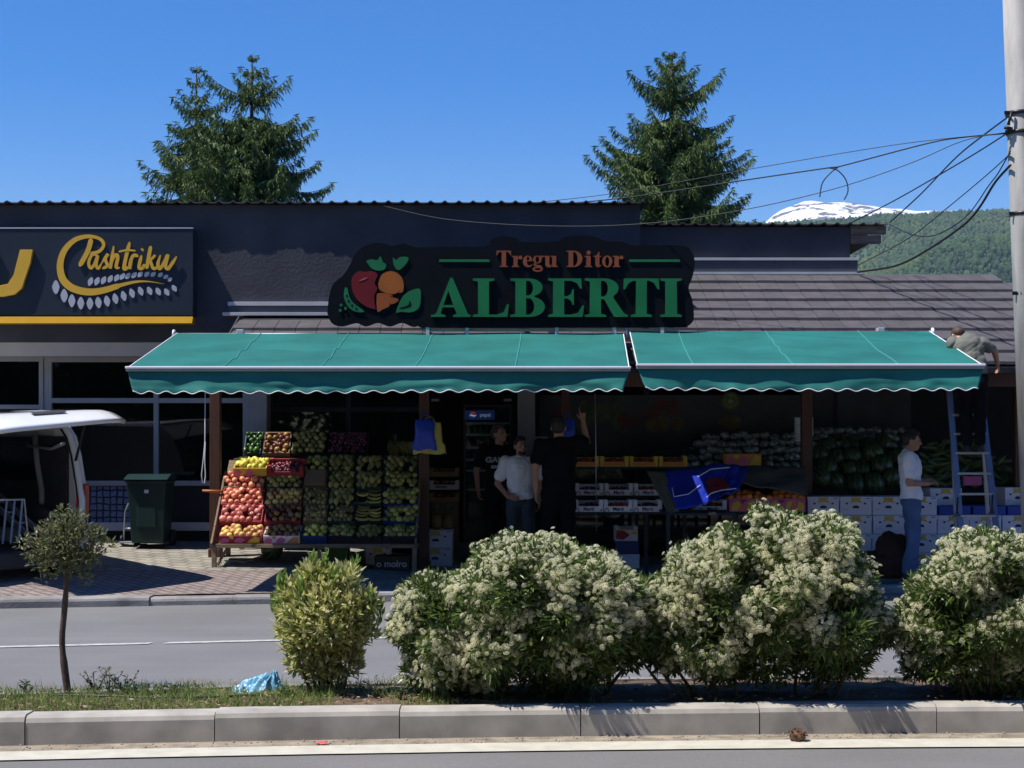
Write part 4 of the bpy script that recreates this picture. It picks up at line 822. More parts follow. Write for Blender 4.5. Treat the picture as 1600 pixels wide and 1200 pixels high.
for a, b_, k, m, desc in ((381, 409, 'pepper', M_greenp, 'green peppers'), (411, 454, 'dark apple', M_brownc, 'dark red apples'), (456, 509, 'green apple', M_blackp, 'yellow-green apples'), (512, 575, 'plum', M_blackp, 'dark plums')):
    D = 18.38; w_ = (b_ - a) * D / F; M = Matrix.Translation((X((a + b_) / 2, D), D, Z(716, 18.2) + .004)) @ Matrix.Rotation(R(50), 4, 'X')
    crate('fruit_crate', f'steeply tilted crate of {desc} on the back shelf behind the stand', 'tilted crates on the back shelf', M, w_ - .01, .33, .09, m)
    sp = {'pepper': .06, 'dark apple': .07, 'green apple': .07, 'plum': .046}[k]
    fill(k, f'{k} heaped in the tilted crate of {desc} on the back shelf', f'{desc} on the back shelf', M, w_ - .01, .33, .085, max(3, int(w_ / sp)), 5 if k != 'plum' else 7, .95, .03)
# bananas and pineapples in the dim window
mb = MB()
for i in range(7): mb.tube([(-.09 + i * .03, -.02, .03), (-.095 + i * .031, -.05, -.03), (-.09 + i * .032, -.03, -.10), (-.08 + i * .028, .02, -.14)], [.010, .017, .016, .005], 7)
BME = mb.mesh('banana_bunch', FM['banana'].materials[0])
for px_, py_, t_ in ((620, 693, 'left'), (640, 694, 'right')):
    o = link(bpy.data.objects.new('banana_bunch', BME)); o.location = P(px_, py_, 18.75); tag(o, f'bunch of yellow bananas in the dim window behind the stand, the {t_} of two', 'bananas', 'banana bunches')
w = MB(); w.b2(X(600, 18.8), X(660, 18.8), 18.65, 18.95, Z(717, 18.8) - .02, Z(717, 18.8)); w.b2(X(602, 18.8), X(606, 18.8), 18.7, 18.75, .2, Z(717, 18.8) - .02); w.b2(X(650, 18.8), X(654, 18.8), 18.7, 18.75, .2, Z(717, 18.8) - .02); tag(w.build('display_table', M_standw), 'narrow dark table under the bananas behind the fruit stand', 'table')
M_pine = mat('pineapple_rind', (.24, .15, .05), .7, var=.4, scale=40); M_crown = leafmat('pineapple_crown', [(.05, .11, .06), (.08, .16, .09)], .6, .1)
def pineapple(loc, label, s=1.):
    r = thing('pineapple', label, 'pineapple', loc, 'pineapples'); w = MB(); w.lathe([(.001, 0), (.04, .005), (.06, .05), (.062, .10), (.045, .15), (.001, .16)], 12); w.build('fruit_body', M_pine, r)
    w = MB(); rr = random.Random(int(loc[0] * 100))
    for i in range(16):
        a = rr.uniform(0, 6.28); t = rr.uniform(.1, 1.); d = Vector((math.cos(a) * t, math.sin(a) * t, 1.3)).normalized(); n = Vector((-math.sin(a), math.cos(a), 0)) * .013; p0 = Vector((0, 0, .15)); L = rr.uniform(.10, .19); tip = p0 + d * L - Vector((0, 0, .03 * t)); mid = p0 + d * L * .55
        w.add([p0 - n, p0 + n, mid + n * .8, tip, mid - n * .8], [(0, 1, 2, 4), (4, 2, 3)])
    w.build('crown', M_crown, r); r.scale = (s, s, s); return r
pineapple((X(617, 18.7), 18.7, Z(717, 18.8)), 'pineapple standing on the dark table below the banana bunches')
# things below and beside the stand
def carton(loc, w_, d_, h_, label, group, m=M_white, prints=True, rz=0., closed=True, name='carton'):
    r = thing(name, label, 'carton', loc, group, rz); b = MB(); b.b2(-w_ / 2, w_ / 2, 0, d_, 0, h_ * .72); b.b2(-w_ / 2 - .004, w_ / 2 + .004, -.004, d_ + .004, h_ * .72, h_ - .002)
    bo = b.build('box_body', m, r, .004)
    if prints:
        y = -.0045
        def pr(nm, mm, pts, dy=0): q = MB(); q.prism(pts, XZ(y + .001 - dy), .0015); q.build(nm, mm, bo)
        cx = 0
        pr('emblem', M_gold, [(-.085 * w_ / .4, h_ * .62), (-.03, h_ * .70), (.03, h_ * .70), (.085 * w_ / .4, h_ * .62), (.05, h_ * .78), (.06, h_ * .95), (-.06, h_ * .95), (-.05, h_ * .78)])
        pr('hand_hole', M_ink, [(.055 * math.cos(t) * w_ / .4 * .8, h_ * .40 + .026 * max(-.35, math.sin(t))) for t in [2 * math.pi * i / 14 for i in range(14)]], -.003)
        for sx in (-1, 1): pr('vent_hole', M_ink, [(sx * .115 * w_ / .4 + .015 * math.cos(t), h_ * .62 + .012 * math.sin(t)) for t in [2 * math.pi * i / 10 for i in range(10)]], -.003)
        pr('small_print', M_slate, [(w_ * .32, h_ * .88), (w_ * .45, h_ * .88), (w_ * .45, h_ * .92), (w_ * .32, h_ * .92)])
        pr('print_line', M_slate, [(-w_ * .42, h_ * .30), (-w_ * .25, h_ * .30), (-w_ * .25, h_ * .315), (-w_ * .42, h_ * .315)])
    return r
D = 18.25
gz = pav(X(680, D), D)
wB = 52 * D / F
carton((X(680, D), D, gz), wB, .45, .215, 'white banana carton with dark hand holes, lower of the pair right of the fruit stand', 'cartons right of the stand')
carton((X(680.5, D), D, gz + .217), wB, .45, .215, 'white banana carton with dark hand holes, upper of the pair right of the fruit stand', 'cartons right of the stand')
for i, px_ in enumerate((662, 682, 700)): pineapple((X(px_, D + .15), D + .15, gz + .434), f"pineapple standing on the upper white carton, {('left', 'middle', 'right')[i]} of three", 1.1)
for i, (py, t_) in enumerate(((785, 'bottom'), (765, 'middle'), (745, 'top'))):
    Dk = 18.9; M = Matrix.Translation((X(694, Dk), Dk, Z(py, Dk)))
    crate('wooden_crate', f'wooden crate with a pale printed front beside the post, {t_} of the stack of three', 'wooden crates by the door', M, .36, .3, .10, M_wood if i != 1 else M_whited, lowfront=.06, prints=(('print', M_ink, [[(-.6, .4), (.2, .4), (.2, .7), (-.6, .7)]]),) if i == 1 else ())
    if i < 3: fill('tomato', f'red fruit in the {t_} wooden crate beside the post', f'red fruit in the {t_} crate by the door', M, .36, .3, .05, 5, 4)
w = MB(); Dk = 18.9; w.b2(X(674, Dk), X(716, Dk), Dk + .05, Dk + .34, pav(-.8, Dk), Z(786, Dk) ); tag(w.build('plinth_box', M_brownc, None, .004), 'plain brown box carrying the three wooden crates by the door', 'box')
zz = lambda x_, d_: pav(x_, d_)
Dk = 17.55
tcr = crate('text_crate', 'long dark crate lettered in white lying on the ground under the stand', None, Matrix.Translation((X(612, Dk), Dk, zz(-1.4, Dk))), .40, .3, .16, M_blackp)
text_obj('lettering', 'o molro', .105, face_cam((0, -.003, .07)), mat('white_lettering', (.5, .5, .5), .7), tcr, .001, .002)
carton((X(590, 17.9), 17.9, zz(-1.5, 17.9)), .28, .3, .22, 'grey-white carton stored under the stand behind the lettered crate', None, M_whited)
crate('green_crate', 'green and brown crate stored under the middle of the stand', None, Matrix.Translation((X(528, 17.7), 17.7, zz(-2, 17.7))), .22, .3, .2, mat('green_crate_print', (.05, .12, .04), .7, var=.4, scale=20))
M_melon = bpy.data.materials.new('watermelon_rind'); M_melon.use_nodes = True; nt = M_melon.node_tree; b = nt.nodes['Principled BSDF']; b.inputs['Roughness'].default_value = .35
tc = _n(nt, 'ShaderNodeTexCoord'); sx_ = _n(nt, 'ShaderNodeSeparateXYZ'); nt.links.new(tc.outputs['Object'], sx_.inputs[0]); at = _n(nt, 'ShaderNodeMath', operation='ARCTAN2'); nt.links.new(sx_.outputs[0], at.inputs[0]); nt.links.new(sx_.outputs[1], at.inputs[1])
nz = _n(nt, 'ShaderNodeTexNoise'); nz.inputs['Scale'].default_value = 16; nt.links.new(tc.outputs['Object'], nz.inputs['Vector'])
ma = _n(nt, 'ShaderNodeMath', operation='MULTIPLY_ADD'); ma.inputs[1].default_value = 11; nt.links.new(at.outputs[0], ma.inputs[0]); m5 = _n(nt, 'ShaderNodeMath', operation='MULTIPLY'); m5.inputs[1].default_value = 7; nt.links.new(nz.outputs['Fac'], m5.inputs[0]); nt.links.new(m5.outputs[0], ma.inputs[2])
sn = _n(nt, 'ShaderNodeMath', operation='SINE'); nt.links.new(ma.outputs[0], sn.inputs[0]); rp = _n(nt, 'ShaderNodeValToRGB'); rp.color_ramp.elements[0].position = .35; rp.color_ramp.elements[1].position = .75; rp.color_ramp.elements[0].color = (.016, .036, .012, 1); rp.color_ramp.elements[1].color = (.075, .12, .035, 1)
nt.links.new(sn.outputs[0], rp.inputs[0]); nt.links.new(rp.outputs[0], b.inputs['Base Color'])
mb = MB(); mb.lathe(sphere_prof(.128, 1.08, 12), 20); WM = mb.mesh('watermelon', M_melon)
o = link(bpy.data.objects.new('watermelon', WM)); o.location = (X(425, 17.7), 17.7, pav(-2.7, 17.7) + .13); o.rotation_euler = (1.2, .4, .3); tag(o, 'dark watermelon lying in the shade under the left end of the fruit stand', 'watermelon')
w = MB(); rr = random.Random(3)
for i in range(6): a = Vector((xl + rr.uniform(.05, .4), FS0 + rr.uniform(.05, .3), pav(-3.2, FS0 + .1) + rr.uniform(.012, .03))); w.tube([a, a + Vector((rr.uniform(-.2, .2), rr.uniform(-.1, .1), rr.uniform(0, .03)))], [.012, .008], 6)
tag(w.build('scrap_wood', mat('grey_scrap_wood', (.35, .32, .27), .9)), 'loose heap of pale wood scraps on the ground below the left end of the stand', 'wood scraps', kind='stuff')

# ------------------------------------------------------------------ display rack right of the door
DT = 17.5
rk = thing('display_rack', 'dark stepped display rack of fruit crates between the door and the cartons', 'rack', (X(1080, DT), DT + .4, pav(1.5, 17.9)))
inv4 = Matrix.Translation(-rk.location)
def RP(o): o.parent = rk; o.matrix_parent_inverse = inv4; return o
x0, x1 = X(895, DT), X(1262, DT); zT = Z(800, DT)
D2, D3 = 17.82, 18.15; z2 = Z(774, D2); z3 = Z(729, D3)
for y, z_, d_ in ((DT - .02, zT, .36), (D2, z2, .36), (D3, z3, .75)):
    w = MB(); w.b2(x0, x1, y, y + d_, z_ - .03, z_); RP(w.build('shelf_board', M_dark, None, .003))
for xx in (x0 + .02, X(1010, DT), X(1070, DT), X(1150, DT), x1 - .02):
    for y, z_ in ((DT, zT), (18.85, z3)):
        w = MB(); w.b2(xx - .02, xx + .02, y, y + .04, pav(xx, y) - .01, z_ - .03); RP(w.build('leg', M_dark))
wk = 45.8 * DT / F
marti = [('letters', [])]
HOOP = [[(-.98, .05), (-.93, .05), (-.88, .45), (-.80, .62), (-.72, .45), (-.68, .05), (-.62, .05), (-.68, .55), (-.80, .80), (-.92, .55)]]
M_mprint = mat('slate_blue_print', (.07, .07, .20), .7)
def marti_crate(px, D, z, label):
    M = Matrix.Translation((X(px, D), D, z)); c = crate('fruit_crate', label, 'white printed crates on the rack', M, wk - .006, .28, .125, M_whited, lowfront=.065, prints=(('hoop_print', M_mprint, HOOP + [[(.75, .2), (.9, .2), (.97, .6), (.9, .6), (.85, .35), (.75, .35)]]),))
    text_obj('lettering', 'Marti', .058, face_cam((.0, -.003, .033)), M_mprint, c, .0008, .0018)
    k = fr.choice(['plum', 'tomato']); fill(k, f'{k} in the {label.replace("white printed crate", "white crate")[:60]}'.strip(), 'dark fruit in the white rack crates', M, wk, .28, .055, 6 if k != 'dark apple' else 4, 4, .95)
for i, px in enumerate((921, 967, 1013)):
    marti_crate(px, D2, z2, f"white printed crate of dark fruit on the middle shelf, {('by the door', 'between two like it', 'beside the blue print')[i]}")
    marti_crate(px - 1, DT, zT, f"white printed crate of dark fruit on the lowest shelf, {('by the door', 'between two like it', 'beside the blue print')[i]}")
marti_crate(1113, DT, zT, 'white printed crate on the lowest shelf, beside the oranges')
for i, px in enumerate((914, 960, 1006, 1052)):
    M = Matrix.Translation((X(px, D3), D3, z3)); c = crate('fruit_crate', f"orange-fronted crate with yellow corner posts on the top shelf, {('nearest the door', 'second from the door', 'third from the door', 'half under the bags')[i]}", 'yellow cornered crates on the rack', M, .335, .28, .11, M_yelc, lowfront=.055, prints=(('orange_label', M_orp, [[(-.8, .15), (.8, .15), (.8, .9), (-.8, .9)]]), ('dark_line', M_redc, [[(-.6, .45), (.6, .45), (.6, .6), (-.6, .6)]])))
    c.children[0].children[1].location.y = -.001
    fill('tomato', f"red tomato in the yellow cornered crate {('nearest the door', 'second from the door', 'third from the door', 'half under the bags')[i]}", 'tomatoes on the top shelf', M, .335, .28, .05, 5, 4)
for i, (px, t_) in enumerate(((1169, 'left'), (1229, 'right'))):
    M = Matrix.Translation((X(px, DT), DT, zT)); wq = 60 * DT / F
    crate('orange_box', f'pink and yellow patterned carton heaped with oranges, the {t_} of two on the lowest shelf', 'patterned orange cartons', M, wq - .005, .3, .155, M_pink, 'carton', prints=(('yellow_pattern', M_yelc, [[(-.9, .15), (-.6, .1), (-.35, .5), (-.55, .85), (-.85, .6)], [(-.1, .1), (.2, .3), (.35, .85), (.05, .75)], [(.5, .2), (.9, .1), (.92, .6), (.65, .8)]]), ('orange_pattern', M_orp, [[(-.5, .15), (-.2, .1), (-.15, .5), (-.35, .4)], [(.25, .15), (.45, .2), (.5, .75), (.4, .8)]]), ('red_pattern', M_redc, [[(-.3, .6), (-.05, .85), (-.25, .92), (-.45, .9)]])))
    fill('orange', f'orange heaped in the {t_} patterned carton under the grey blanket', f'oranges in the {t_} patterned carton', M, wq, .3, .15, 6, 4, 1.0, .06)
M = Matrix.Translation((X(1162, D3 - .1), D3 - .1, z3 + .0)); crate('orange_box', 'patterned pink and orange carton up on the top shelf in front of the wrapped vegetables', None, M, .42, .28, .15, M_orp, 'carton', prints=(('pink_pattern', M_pink, WAVE), ('yellow_pattern', M_yelc, WAVE2)))
# wrapped vegetables heaped on the top shelf and further right
M_wrapv = mat('plastic_wrapped_greens', (.07, .085, .075), .2, var=.6, scale=22, spec=.8, col2=(.22, .25, .25), bump=.8, bscale=26)
def lump(seed, r=(.075, .06, .05)):
    mb = MB(); mb.ell((0, 0, 0), r, 18, 12, None, 0, lambda v: 1 + .22 * noise.noise(Vector(v) * 2.3 + Vector((seed, 0, 0))) + .12 * abs(noise.noise(Vector(v) * 6 + Vector((0, seed, 0)))))
    return mb.mesh('wrapped_vegetable', M_wrapv)
LUMPS = [lump(i * 3.1, (.085 if i % 2 else .062, .06, .05)) for i in range(6)]
rr = random.Random(8)
heaps = []
for row in range(5):
    n = 14 - (row > 3) * 3
    for i in range(n):
        px = 1062 + row * 6 + i * (196 - row * 6) / n + rr.uniform(-4, 4); D = 18.25 + row * .14; py = 727 - row * 11 + (12 if px < 1090 else 0) * (row > 1) + rr.uniform(-3, 3)
        if row < 2 and 1130 < px < 1196: continue
        heaps.append((px, py, D, 'heaped on the top shelf of the rack', 'wrapped vegetables on the rack'))
for row in range(3):
    for i in range(12): heaps.append((1272 + i * 12.5 + rr.uniform(-4, 4), 696 - row * 11 + rr.uniform(-3, 3), 18.75 + row * .14, 'heaped behind the watermelons', 'wrapped vegetables behind the watermelons'))
for px, py, D, t_, g_ in heaps:
    o = link(bpy.data.objects.new('wrapped_vegetable', rr.choice(LUMPS))); o.location = P(px, py, D); o.rotation_euler = (rr.uniform(-.4, .4), rr.uniform(-.4, .4), rr.uniform(0, 6.3)); tag(o, f'plastic-wrapped vegetable {t_}', 'vegetable', g_)
# support under the heaps
w = MB(); w.add([(X(1050, 18.2), 18.2, z3), (X(1262, 18.2), 18.2, z3), (X(1262, 18.9), 18.9, Z(683, 18.9)), (X(1085, 18.9), 18.9, Z(683, 18.9)), (X(1262, 18.9), 18.9, z3), (X(1085, 18.9), 18.9, z3)], [(0, 1, 2, 3), (1, 4, 2), (0, 3, 5), (5, 3, 2, 4), (0, 5, 4, 1)]); RP(w.build('sloped_back', M_dark))
# cups, blue printed sheet, blankets
M_cup = mat('translucent_cup', (.45, .50, .52), .35, var=.2)
for px, py0, py1, t_ in ((1246, 652, 690, 'left of the brown post'), (1266, 652, 682, 'right of the brown post')):
    D = 18.5; w = MB(); z0_, z1_ = Z(py1, D), Z(py0, D); n = 9
    for i in range(n): zc = z0_ + (z1_ - z0_) * i / n; w.lathe([(.03, zc), (.04, zc + (z1_ - z0_) / n * .85), (.036, zc + (z1_ - z0_) / n * .95)], 12, Matrix.Translation((X(px, D), D, 0)))
    tag(w.build('cup_stack', M_cup), f'tall stack of clear plastic cups {t_}', 'cups', 'cup stacks')
def sheet(name, corners, m, label, cat, nu=24, nv=18, amp=.03, seed=0, thick=.006):
    c = [Vector(p) for p in corners]; mb = MB(); vs = []
    nrm = (c[1] - c[0]).cross(c[3] - c[0]).normalized()
    for i in range(nu + 1):
        for j in range(nv + 1):
            u, v = i / nu, j / nv; p = c[0] * (1 - u) * (1 - v) + c[1] * u * (1 - v) + c[2] * u * v + c[3] * (1 - u) * v
            vs.append(p + nrm * amp * (shade_noise((u * 3, v * 2, seed), 1.4) + .4 * shade_noise((u * 6, v * 6, seed), 2.)))
    mb.add(vs, [(i * (nv + 1) + j, (i + 1) * (nv + 1) + j, (i + 1) * (nv + 1) + j + 1, i * (nv + 1) + j + 1) for i in range(nu) for j in range(nv)], None, 0, True)
    o = mb.build(name, m); s_ = o.modifiers.new('thick', 'SOLIDIFY'); s_.thickness = thick
    if label: tag(o, label, cat)
    return o
M_bluep = mat('blue_printed_sheet', (.012, .03, .34), .35, var=.2, scale=5, spec=.5)
M_blanket = mat('grey_blanket', (.085, .083, .078), .95, var=.2, scale=5, bump=.4, bscale=60)
bsht = sheet('printed_sheet', [P(1058, 798, 16.62), P(1104, 788, 16.68), P(1142, 728, 17.25), P(1033, 736, 17.2)], M_bluep, 'blue printed plastic sheet draped over the rack shelves, one strip catching the sun', 'sheet', amp=.02, seed=2)
bs2 = sheet('sheet_fold', [P(1098, 788, 16.75), P(1155, 766, 16.95), P(1170, 728, 17.3), P(1098, 726, 17.27)], M_bluep, None, None, amp=.05, seed=5); bs2.parent = bsht
q = sheet('red_print', [P(1104, 772, 16.80), P(1140, 762, 16.9), P(1128, 746, 17.02), P(1104, 748, 17.0)], mat('dark_red_print', (.16, .015, .02), .4), None, None, amp=.02, seed=5, thick=.003); q.parent = bsht; q.location.y = -.03
w = MB()
w.tube([P(1050, 762, 16.92), P(1053, 776, 16.80), P(1075, 772, 16.84), P(1094, 758, 16.94)], .006, 5); w.tube([P(1104, 777, 16.76), P(1110, 771, 16.80), P(1125, 766, 16.86), P(1150, 763, 16.9)], .006, 5); w.tube([P(1090, 745, 17.05), P(1110, 733, 17.16), P(1140, 730, 17.2)], .006, 5)
q = w.build('white_print_line', M_white); q.parent = bsht; q.location.y = -.02
sheet('blanket', [P(1126, 752, 17.3), P(1262, 772, 17.35), P(1258, 732, 17.75), P(1124, 728, 17.7)], M_blanket, 'grey blanket laid over the oranges at the rack front', 'blanket', amp=.03, seed=9, thick=.012)
sheet('cardboard_sheet', [P(1044, 803, 16.66), P(1062, 799, 16.66), P(1038, 737, 17.16), P(1010, 736, 17.18)], mat('khaki_cardboard', (.10, .085, .05), .9, var=.2), 'khaki cardboard sheet leaning beside the blue printed sheet', 'cardboard', amp=.008, seed=3)
w = MB(); w.b2(X(1042, 16.62), X(1150, 16.62), 16.6, 17.47, Z(802, 16.6) - .025, Z(802, 16.6)); RP(w.build('front_shelf', M_dark))
for px in (1044, 1147): w = MB(); w.b2(X(px, 16.62) - .02, X(px, 16.62) + .02, 16.61, 16.65, pav(X(px, 16.62), 16.62) - .01, Z(802, 16.6) - .025); RP(w.build('leg', M_dark))
# stack below the rack
Dk = 18.1; gz = pav(X(980, Dk), Dk); 
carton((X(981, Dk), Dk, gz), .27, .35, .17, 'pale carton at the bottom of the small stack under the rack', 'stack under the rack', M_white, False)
w = MB(); w.b2(-.135, .135, 0, .35, 0, .15); r_ = thing('carton', 'dark blue carton in the middle of the small stack under the rack', 'carton', (X(980, Dk), Dk, gz + .173), 'stack under the rack'); w.build('box_body', M_blue, r_, .004)
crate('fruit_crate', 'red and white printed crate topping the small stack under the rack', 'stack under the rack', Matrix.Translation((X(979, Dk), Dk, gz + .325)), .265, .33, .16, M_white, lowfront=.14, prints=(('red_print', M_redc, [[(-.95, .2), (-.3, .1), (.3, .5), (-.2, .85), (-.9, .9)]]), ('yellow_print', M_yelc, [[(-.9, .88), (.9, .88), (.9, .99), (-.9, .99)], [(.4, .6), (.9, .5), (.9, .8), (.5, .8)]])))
carton((X(938, Dk), Dk + .1, pav(1., Dk)), .3, .4, .2, 'dark blue carton on the floor left of the small stack', None, M_blue, False)

# ------------------------------------------------------------------ wall of white cartons, watermelons, corn
Dw = 17.6; cw_, ch_ = 50.6 * Dw / F, 29.2 * Dw / F
g0 = pav(X(1420, Dw), Dw)
top_of = {0: 4, 1: 4, 2: 4, 3: 4, 4: 4, 5: 4, 6: 4, 7: 4}
place_ = ['below the brown post', 'second from the post', 'third from the post', 'behind the man in the white shirt', 'left of the ladder', 'behind the ladder', 'right of the ladder', 'at the far right']
for c in range(8):
    for r in range(top_of[c]):
        px = 1287 + c * 50.6; jx, jy = rr.uniform(-.006, .006), rr.uniform(-.012, .012)
        if c in (4, 5, 6) and r == 3: continue
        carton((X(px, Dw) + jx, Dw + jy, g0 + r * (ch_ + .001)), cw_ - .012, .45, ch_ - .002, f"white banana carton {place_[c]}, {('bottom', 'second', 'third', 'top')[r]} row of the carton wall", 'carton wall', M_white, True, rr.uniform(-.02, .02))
M_bluecr = mat('bright_blue_crate', (.015, .06, .36), .4, var=.1)
for i, (a, b_, t_) in enumerate(((1467, 1517, 'left of the ladder'), (1520, 1572, 'behind the ladder'), (1574, 1640, 'right of the ladder'))):
    crate('blue_crate', f'bright blue crate on top of the carton wall {t_}', 'blue crates on the cartons', Matrix.Translation((X((a + b_) / 2, Dw), Dw, g0 + 3 * (ch_ + .001) + .001)), (b_ - a) * Dw / F - .01, .4, .10, M_bluecr, slats=True)
carton((X(1478, 17.8), 17.8, g0 + 3 * ch_ + .105), .36, .35, .2, 'white carton with one corner up, sitting in the blue crate left of the ladder', None)
carton((X(1590, 17.75), 17.75, g0 + 3 * ch_ + .105), .30, .35, .21, 'tilted pale carton on the blue crate at the far right', None, M_whited, True, .12)
w = MB(); w.b2(0, 5, 18.1, 18.9, .2, .82); 
mt = thing('melon_table', 'low dark table behind the carton wall under melons and greens', 'table', (X(1420, 18.4), 18.4, pav(4, 18.4)))
w = MB(); w.b2(X(1264, 18.1), X(1640, 18.1), 18.08, 19.0, .86, .90); o = w.build('table_top', M_dark); o.parent = mt; o.matrix_parent_inverse = Matrix.Translation(-mt.location)
for xx in (X(1268, 18.1), X(1440, 18.1), X(1620, 18.1)):
    for y in (18.12, 18.9): w = MB(); w.b2(xx, xx + .05, y, y + .05, pav(xx, y), .86); o = w.build('leg', M_dark); o.parent = mt; o.matrix_parent_inverse = Matrix.Translation(-mt.location)
for row in range(4):
    for i in range(5 if row != 3 else 4):
        px = 1280 + row % 2 * 14 + i * 29.5 + rr.uniform(-6, 6); D = 18.16 + row * .19
        o = link(bpy.data.objects.new('watermelon', WM)); o.location = P(px, 752 - row * 19 + rr.uniform(-6, 6), D + rr.uniform(-.05, .05)); o.rotation_euler = (rr.uniform(-.1, .9), rr.uniform(-.5, .5), rr.uniform(0, 6.3)); o.scale = [rr.uniform(.86, 1.06)] * 3
        tag(o, f"striped green watermelon in the pile behind the cartons, {('lowest', 'second', 'third', 'uppermost')[row]} row", 'watermelon', f"watermelons, {('lowest', 'second', 'third', 'uppermost')[row]} row")
M_corn = mat('green_husk', (.085, .13, .04), .6, var=.5, scale=16, stretch=(6, 6, 1), bump=.3)
mb = MB(); mb.lathe([(.004, -.14), (.02, -.11), (.032, -.05), (.034, .02), (.026, .09), (.012, .13), (.003, .15)], 9); CM = mb.mesh('corn_cob', M_corn)
for row in range(8):
    for i in range(13 if row < 5 else 9):
        px = 1440 + i * 10.5 + rr.uniform(-5, 5) + row * 2; D = 18.15 + row * .085 + rr.uniform(-.03, .03)
        if row > 4 and px > 1535: continue
        o = link(bpy.data.objects.new('corn_cob', CM)); o.location = P(px, 754 - row * 8.5 + rr.uniform(-4, 4), D); o.scale = [rr.uniform(.65, .9)] * 3; o.rotation_euler = (R(90) + rr.uniform(-.7, .7), rr.uniform(-.5, .5), R(78) + rr.uniform(-.9, .9)); tag(o, 'green corn cob in its husk in the heap behind the ladder', 'corn', 'heap of corn cobs')
w = MB(); w.b2(X(1502, 18.1), X(1530, 18.1), 18.0, 18.06, Z(758, 18.1), Z(744, 18.1)); tag(w.build('pink_packet', M_pink, None, .004), 'small pink packet in front of the corn behind the ladder', 'packet')
M_greens = leafmat('dark_leafy_greens', [(.02, .06, .02), (.05, .11, .03), (.03, .08, .025)], .5, .1)
n = 900; rs = np.random.RandomState(3); pos = np.stack([rs.uniform(X(1562, 18.3), X(1640, 18.3), n), rs.uniform(18.1, 18.7, n), rs.uniform(.92, 1.25, n)], 1); d = rs.normal(0, 1, (n, 3)) + [0, -.4, .5]
o = npobj('leafy_greens', *scatter(LEAF_V, LEAF_F, pos, d, rs.normal(0, 1, (n, 3)), rs.uniform(.08, .16, n), rs.uniform(.03, .05, n)), M_greens); tag(o, 'heap of dark leafy greens on the table right of the ladder', 'greens', kind='stuff')
# brown heap on the pavement
mb = MB(); 
def heapwarp(v): return 1 + .25 * noise.noise(Vector(v) * 1.8 + Vector((9, 0, 0))) + .10 * noise.noise(Vector(v) * 5)
gq = pav(X(1370, 17.25), 17.25)
mb.ell((X(1376, 17.25), 17.27, gq + .10), (.42, .30, .17), 40, 24, None, 0, heapwarp); mb.ell((X(1398, 17.25), 17.3, gq + .22), (.22, .22, .27), 30, 20, None, 0, heapwarp)
tag(mb.build('cloth_heap', mat('dark_brown_cloth', (.045, .018, .012), .95, var=.3, scale=4, bump=.6, bscale=14)), 'dark brown cloth heap on the pavement in front of the white cartons', 'cloth')
# ------------------------------------------------------------------ people
M_skin = mat('skin', (.42, .22, .15), .5, var=.08, scale=9, spec=.4)
M_hair = mat('dark_hair', (.022, .015, .011), .6, var=.3, scale=60, stretch=(1, 1, .3), bump=.5, bscale=120)
M_hair2 = mat('brown_hair', (.07, .04, .025), .6, var=.3, scale=60, bump=.5, bscale=120)
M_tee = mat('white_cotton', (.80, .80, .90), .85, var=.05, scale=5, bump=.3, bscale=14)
M_bktee = mat('black_cotton', (.007, .007, .010), .9, var=.2, scale=5, bump=.3, bscale=14, spec=.08)
M_olive = mat('grey_olive_cotton', (.15, .155, .13), .9, var=.06, scale=5, bump=.1, bscale=12)
M_jeans = mat('blue_denim', (.075, .13, .27), .85, var=.25, scale=4, bump=.3, bscale=16)
M_djeans = mat('dark_denim', (.035, .055, .075), .85, var=.25, scale=4, bump=.3, bscale=16)
M_btrous = mat('black_trousers', (.007, .007, .010), .9, var=.2, spec=.08)
M_shoe = mat('dark_shoe', (.02, .02, .022), .5, var=.2)
def wrinkle(me, amp):
    n = len(me.vertices); co = np.empty(n * 3, np.float32); no = np.empty(n * 3, np.float32); me.vertices.foreach_get('co', co); me.vertices.foreach_get('normal', no); co = co.reshape(-1, 3); no = no.reshape(-1, 3)
    d = np.array([abs(noise.noise(Vector((c[0] * 6 + c[2] * 3, c[1] * 6, c[2] * 5 - c[0] * 4)))) - .25 + .3 * abs(noise.noise(Vector((c[0] * 14 + 5, c[1] * 14, c[2] * 17 + c[0] * 8)))) for c in co.astype(float)])
    me.vertices.foreach_set('co', (co + no * ((d + .12) * amp)[:, None]).astype(np.float32).ravel()); me.update()
def baked(name, mb, m, vox, smooth_it, parent, wr=0.):
    me = mb.mesh(name, m); o = link(bpy.data.objects.new(name, me))
    r = o.modifiers.new('r', 'REMESH'); r.mode = 'VOXEL'; r.voxel_size = vox; r.use_smooth_shade = True
    s = o.modifiers.new('s', 'SMOOTH'); s.factor = .5; s.iterations = smooth_it
    dg = bpy.context.evaluated_depsgraph_get(); me2 = bpy.data.meshes.new_from_object(o.evaluated_get(dg)); me2.materials.clear(); me2.materials.append(m)
    o.modifiers.clear(); o.data = me2; wrinkle(me2, wr) if wr else None; o.parent = parent; bpy.data.meshes.remove(me); return o
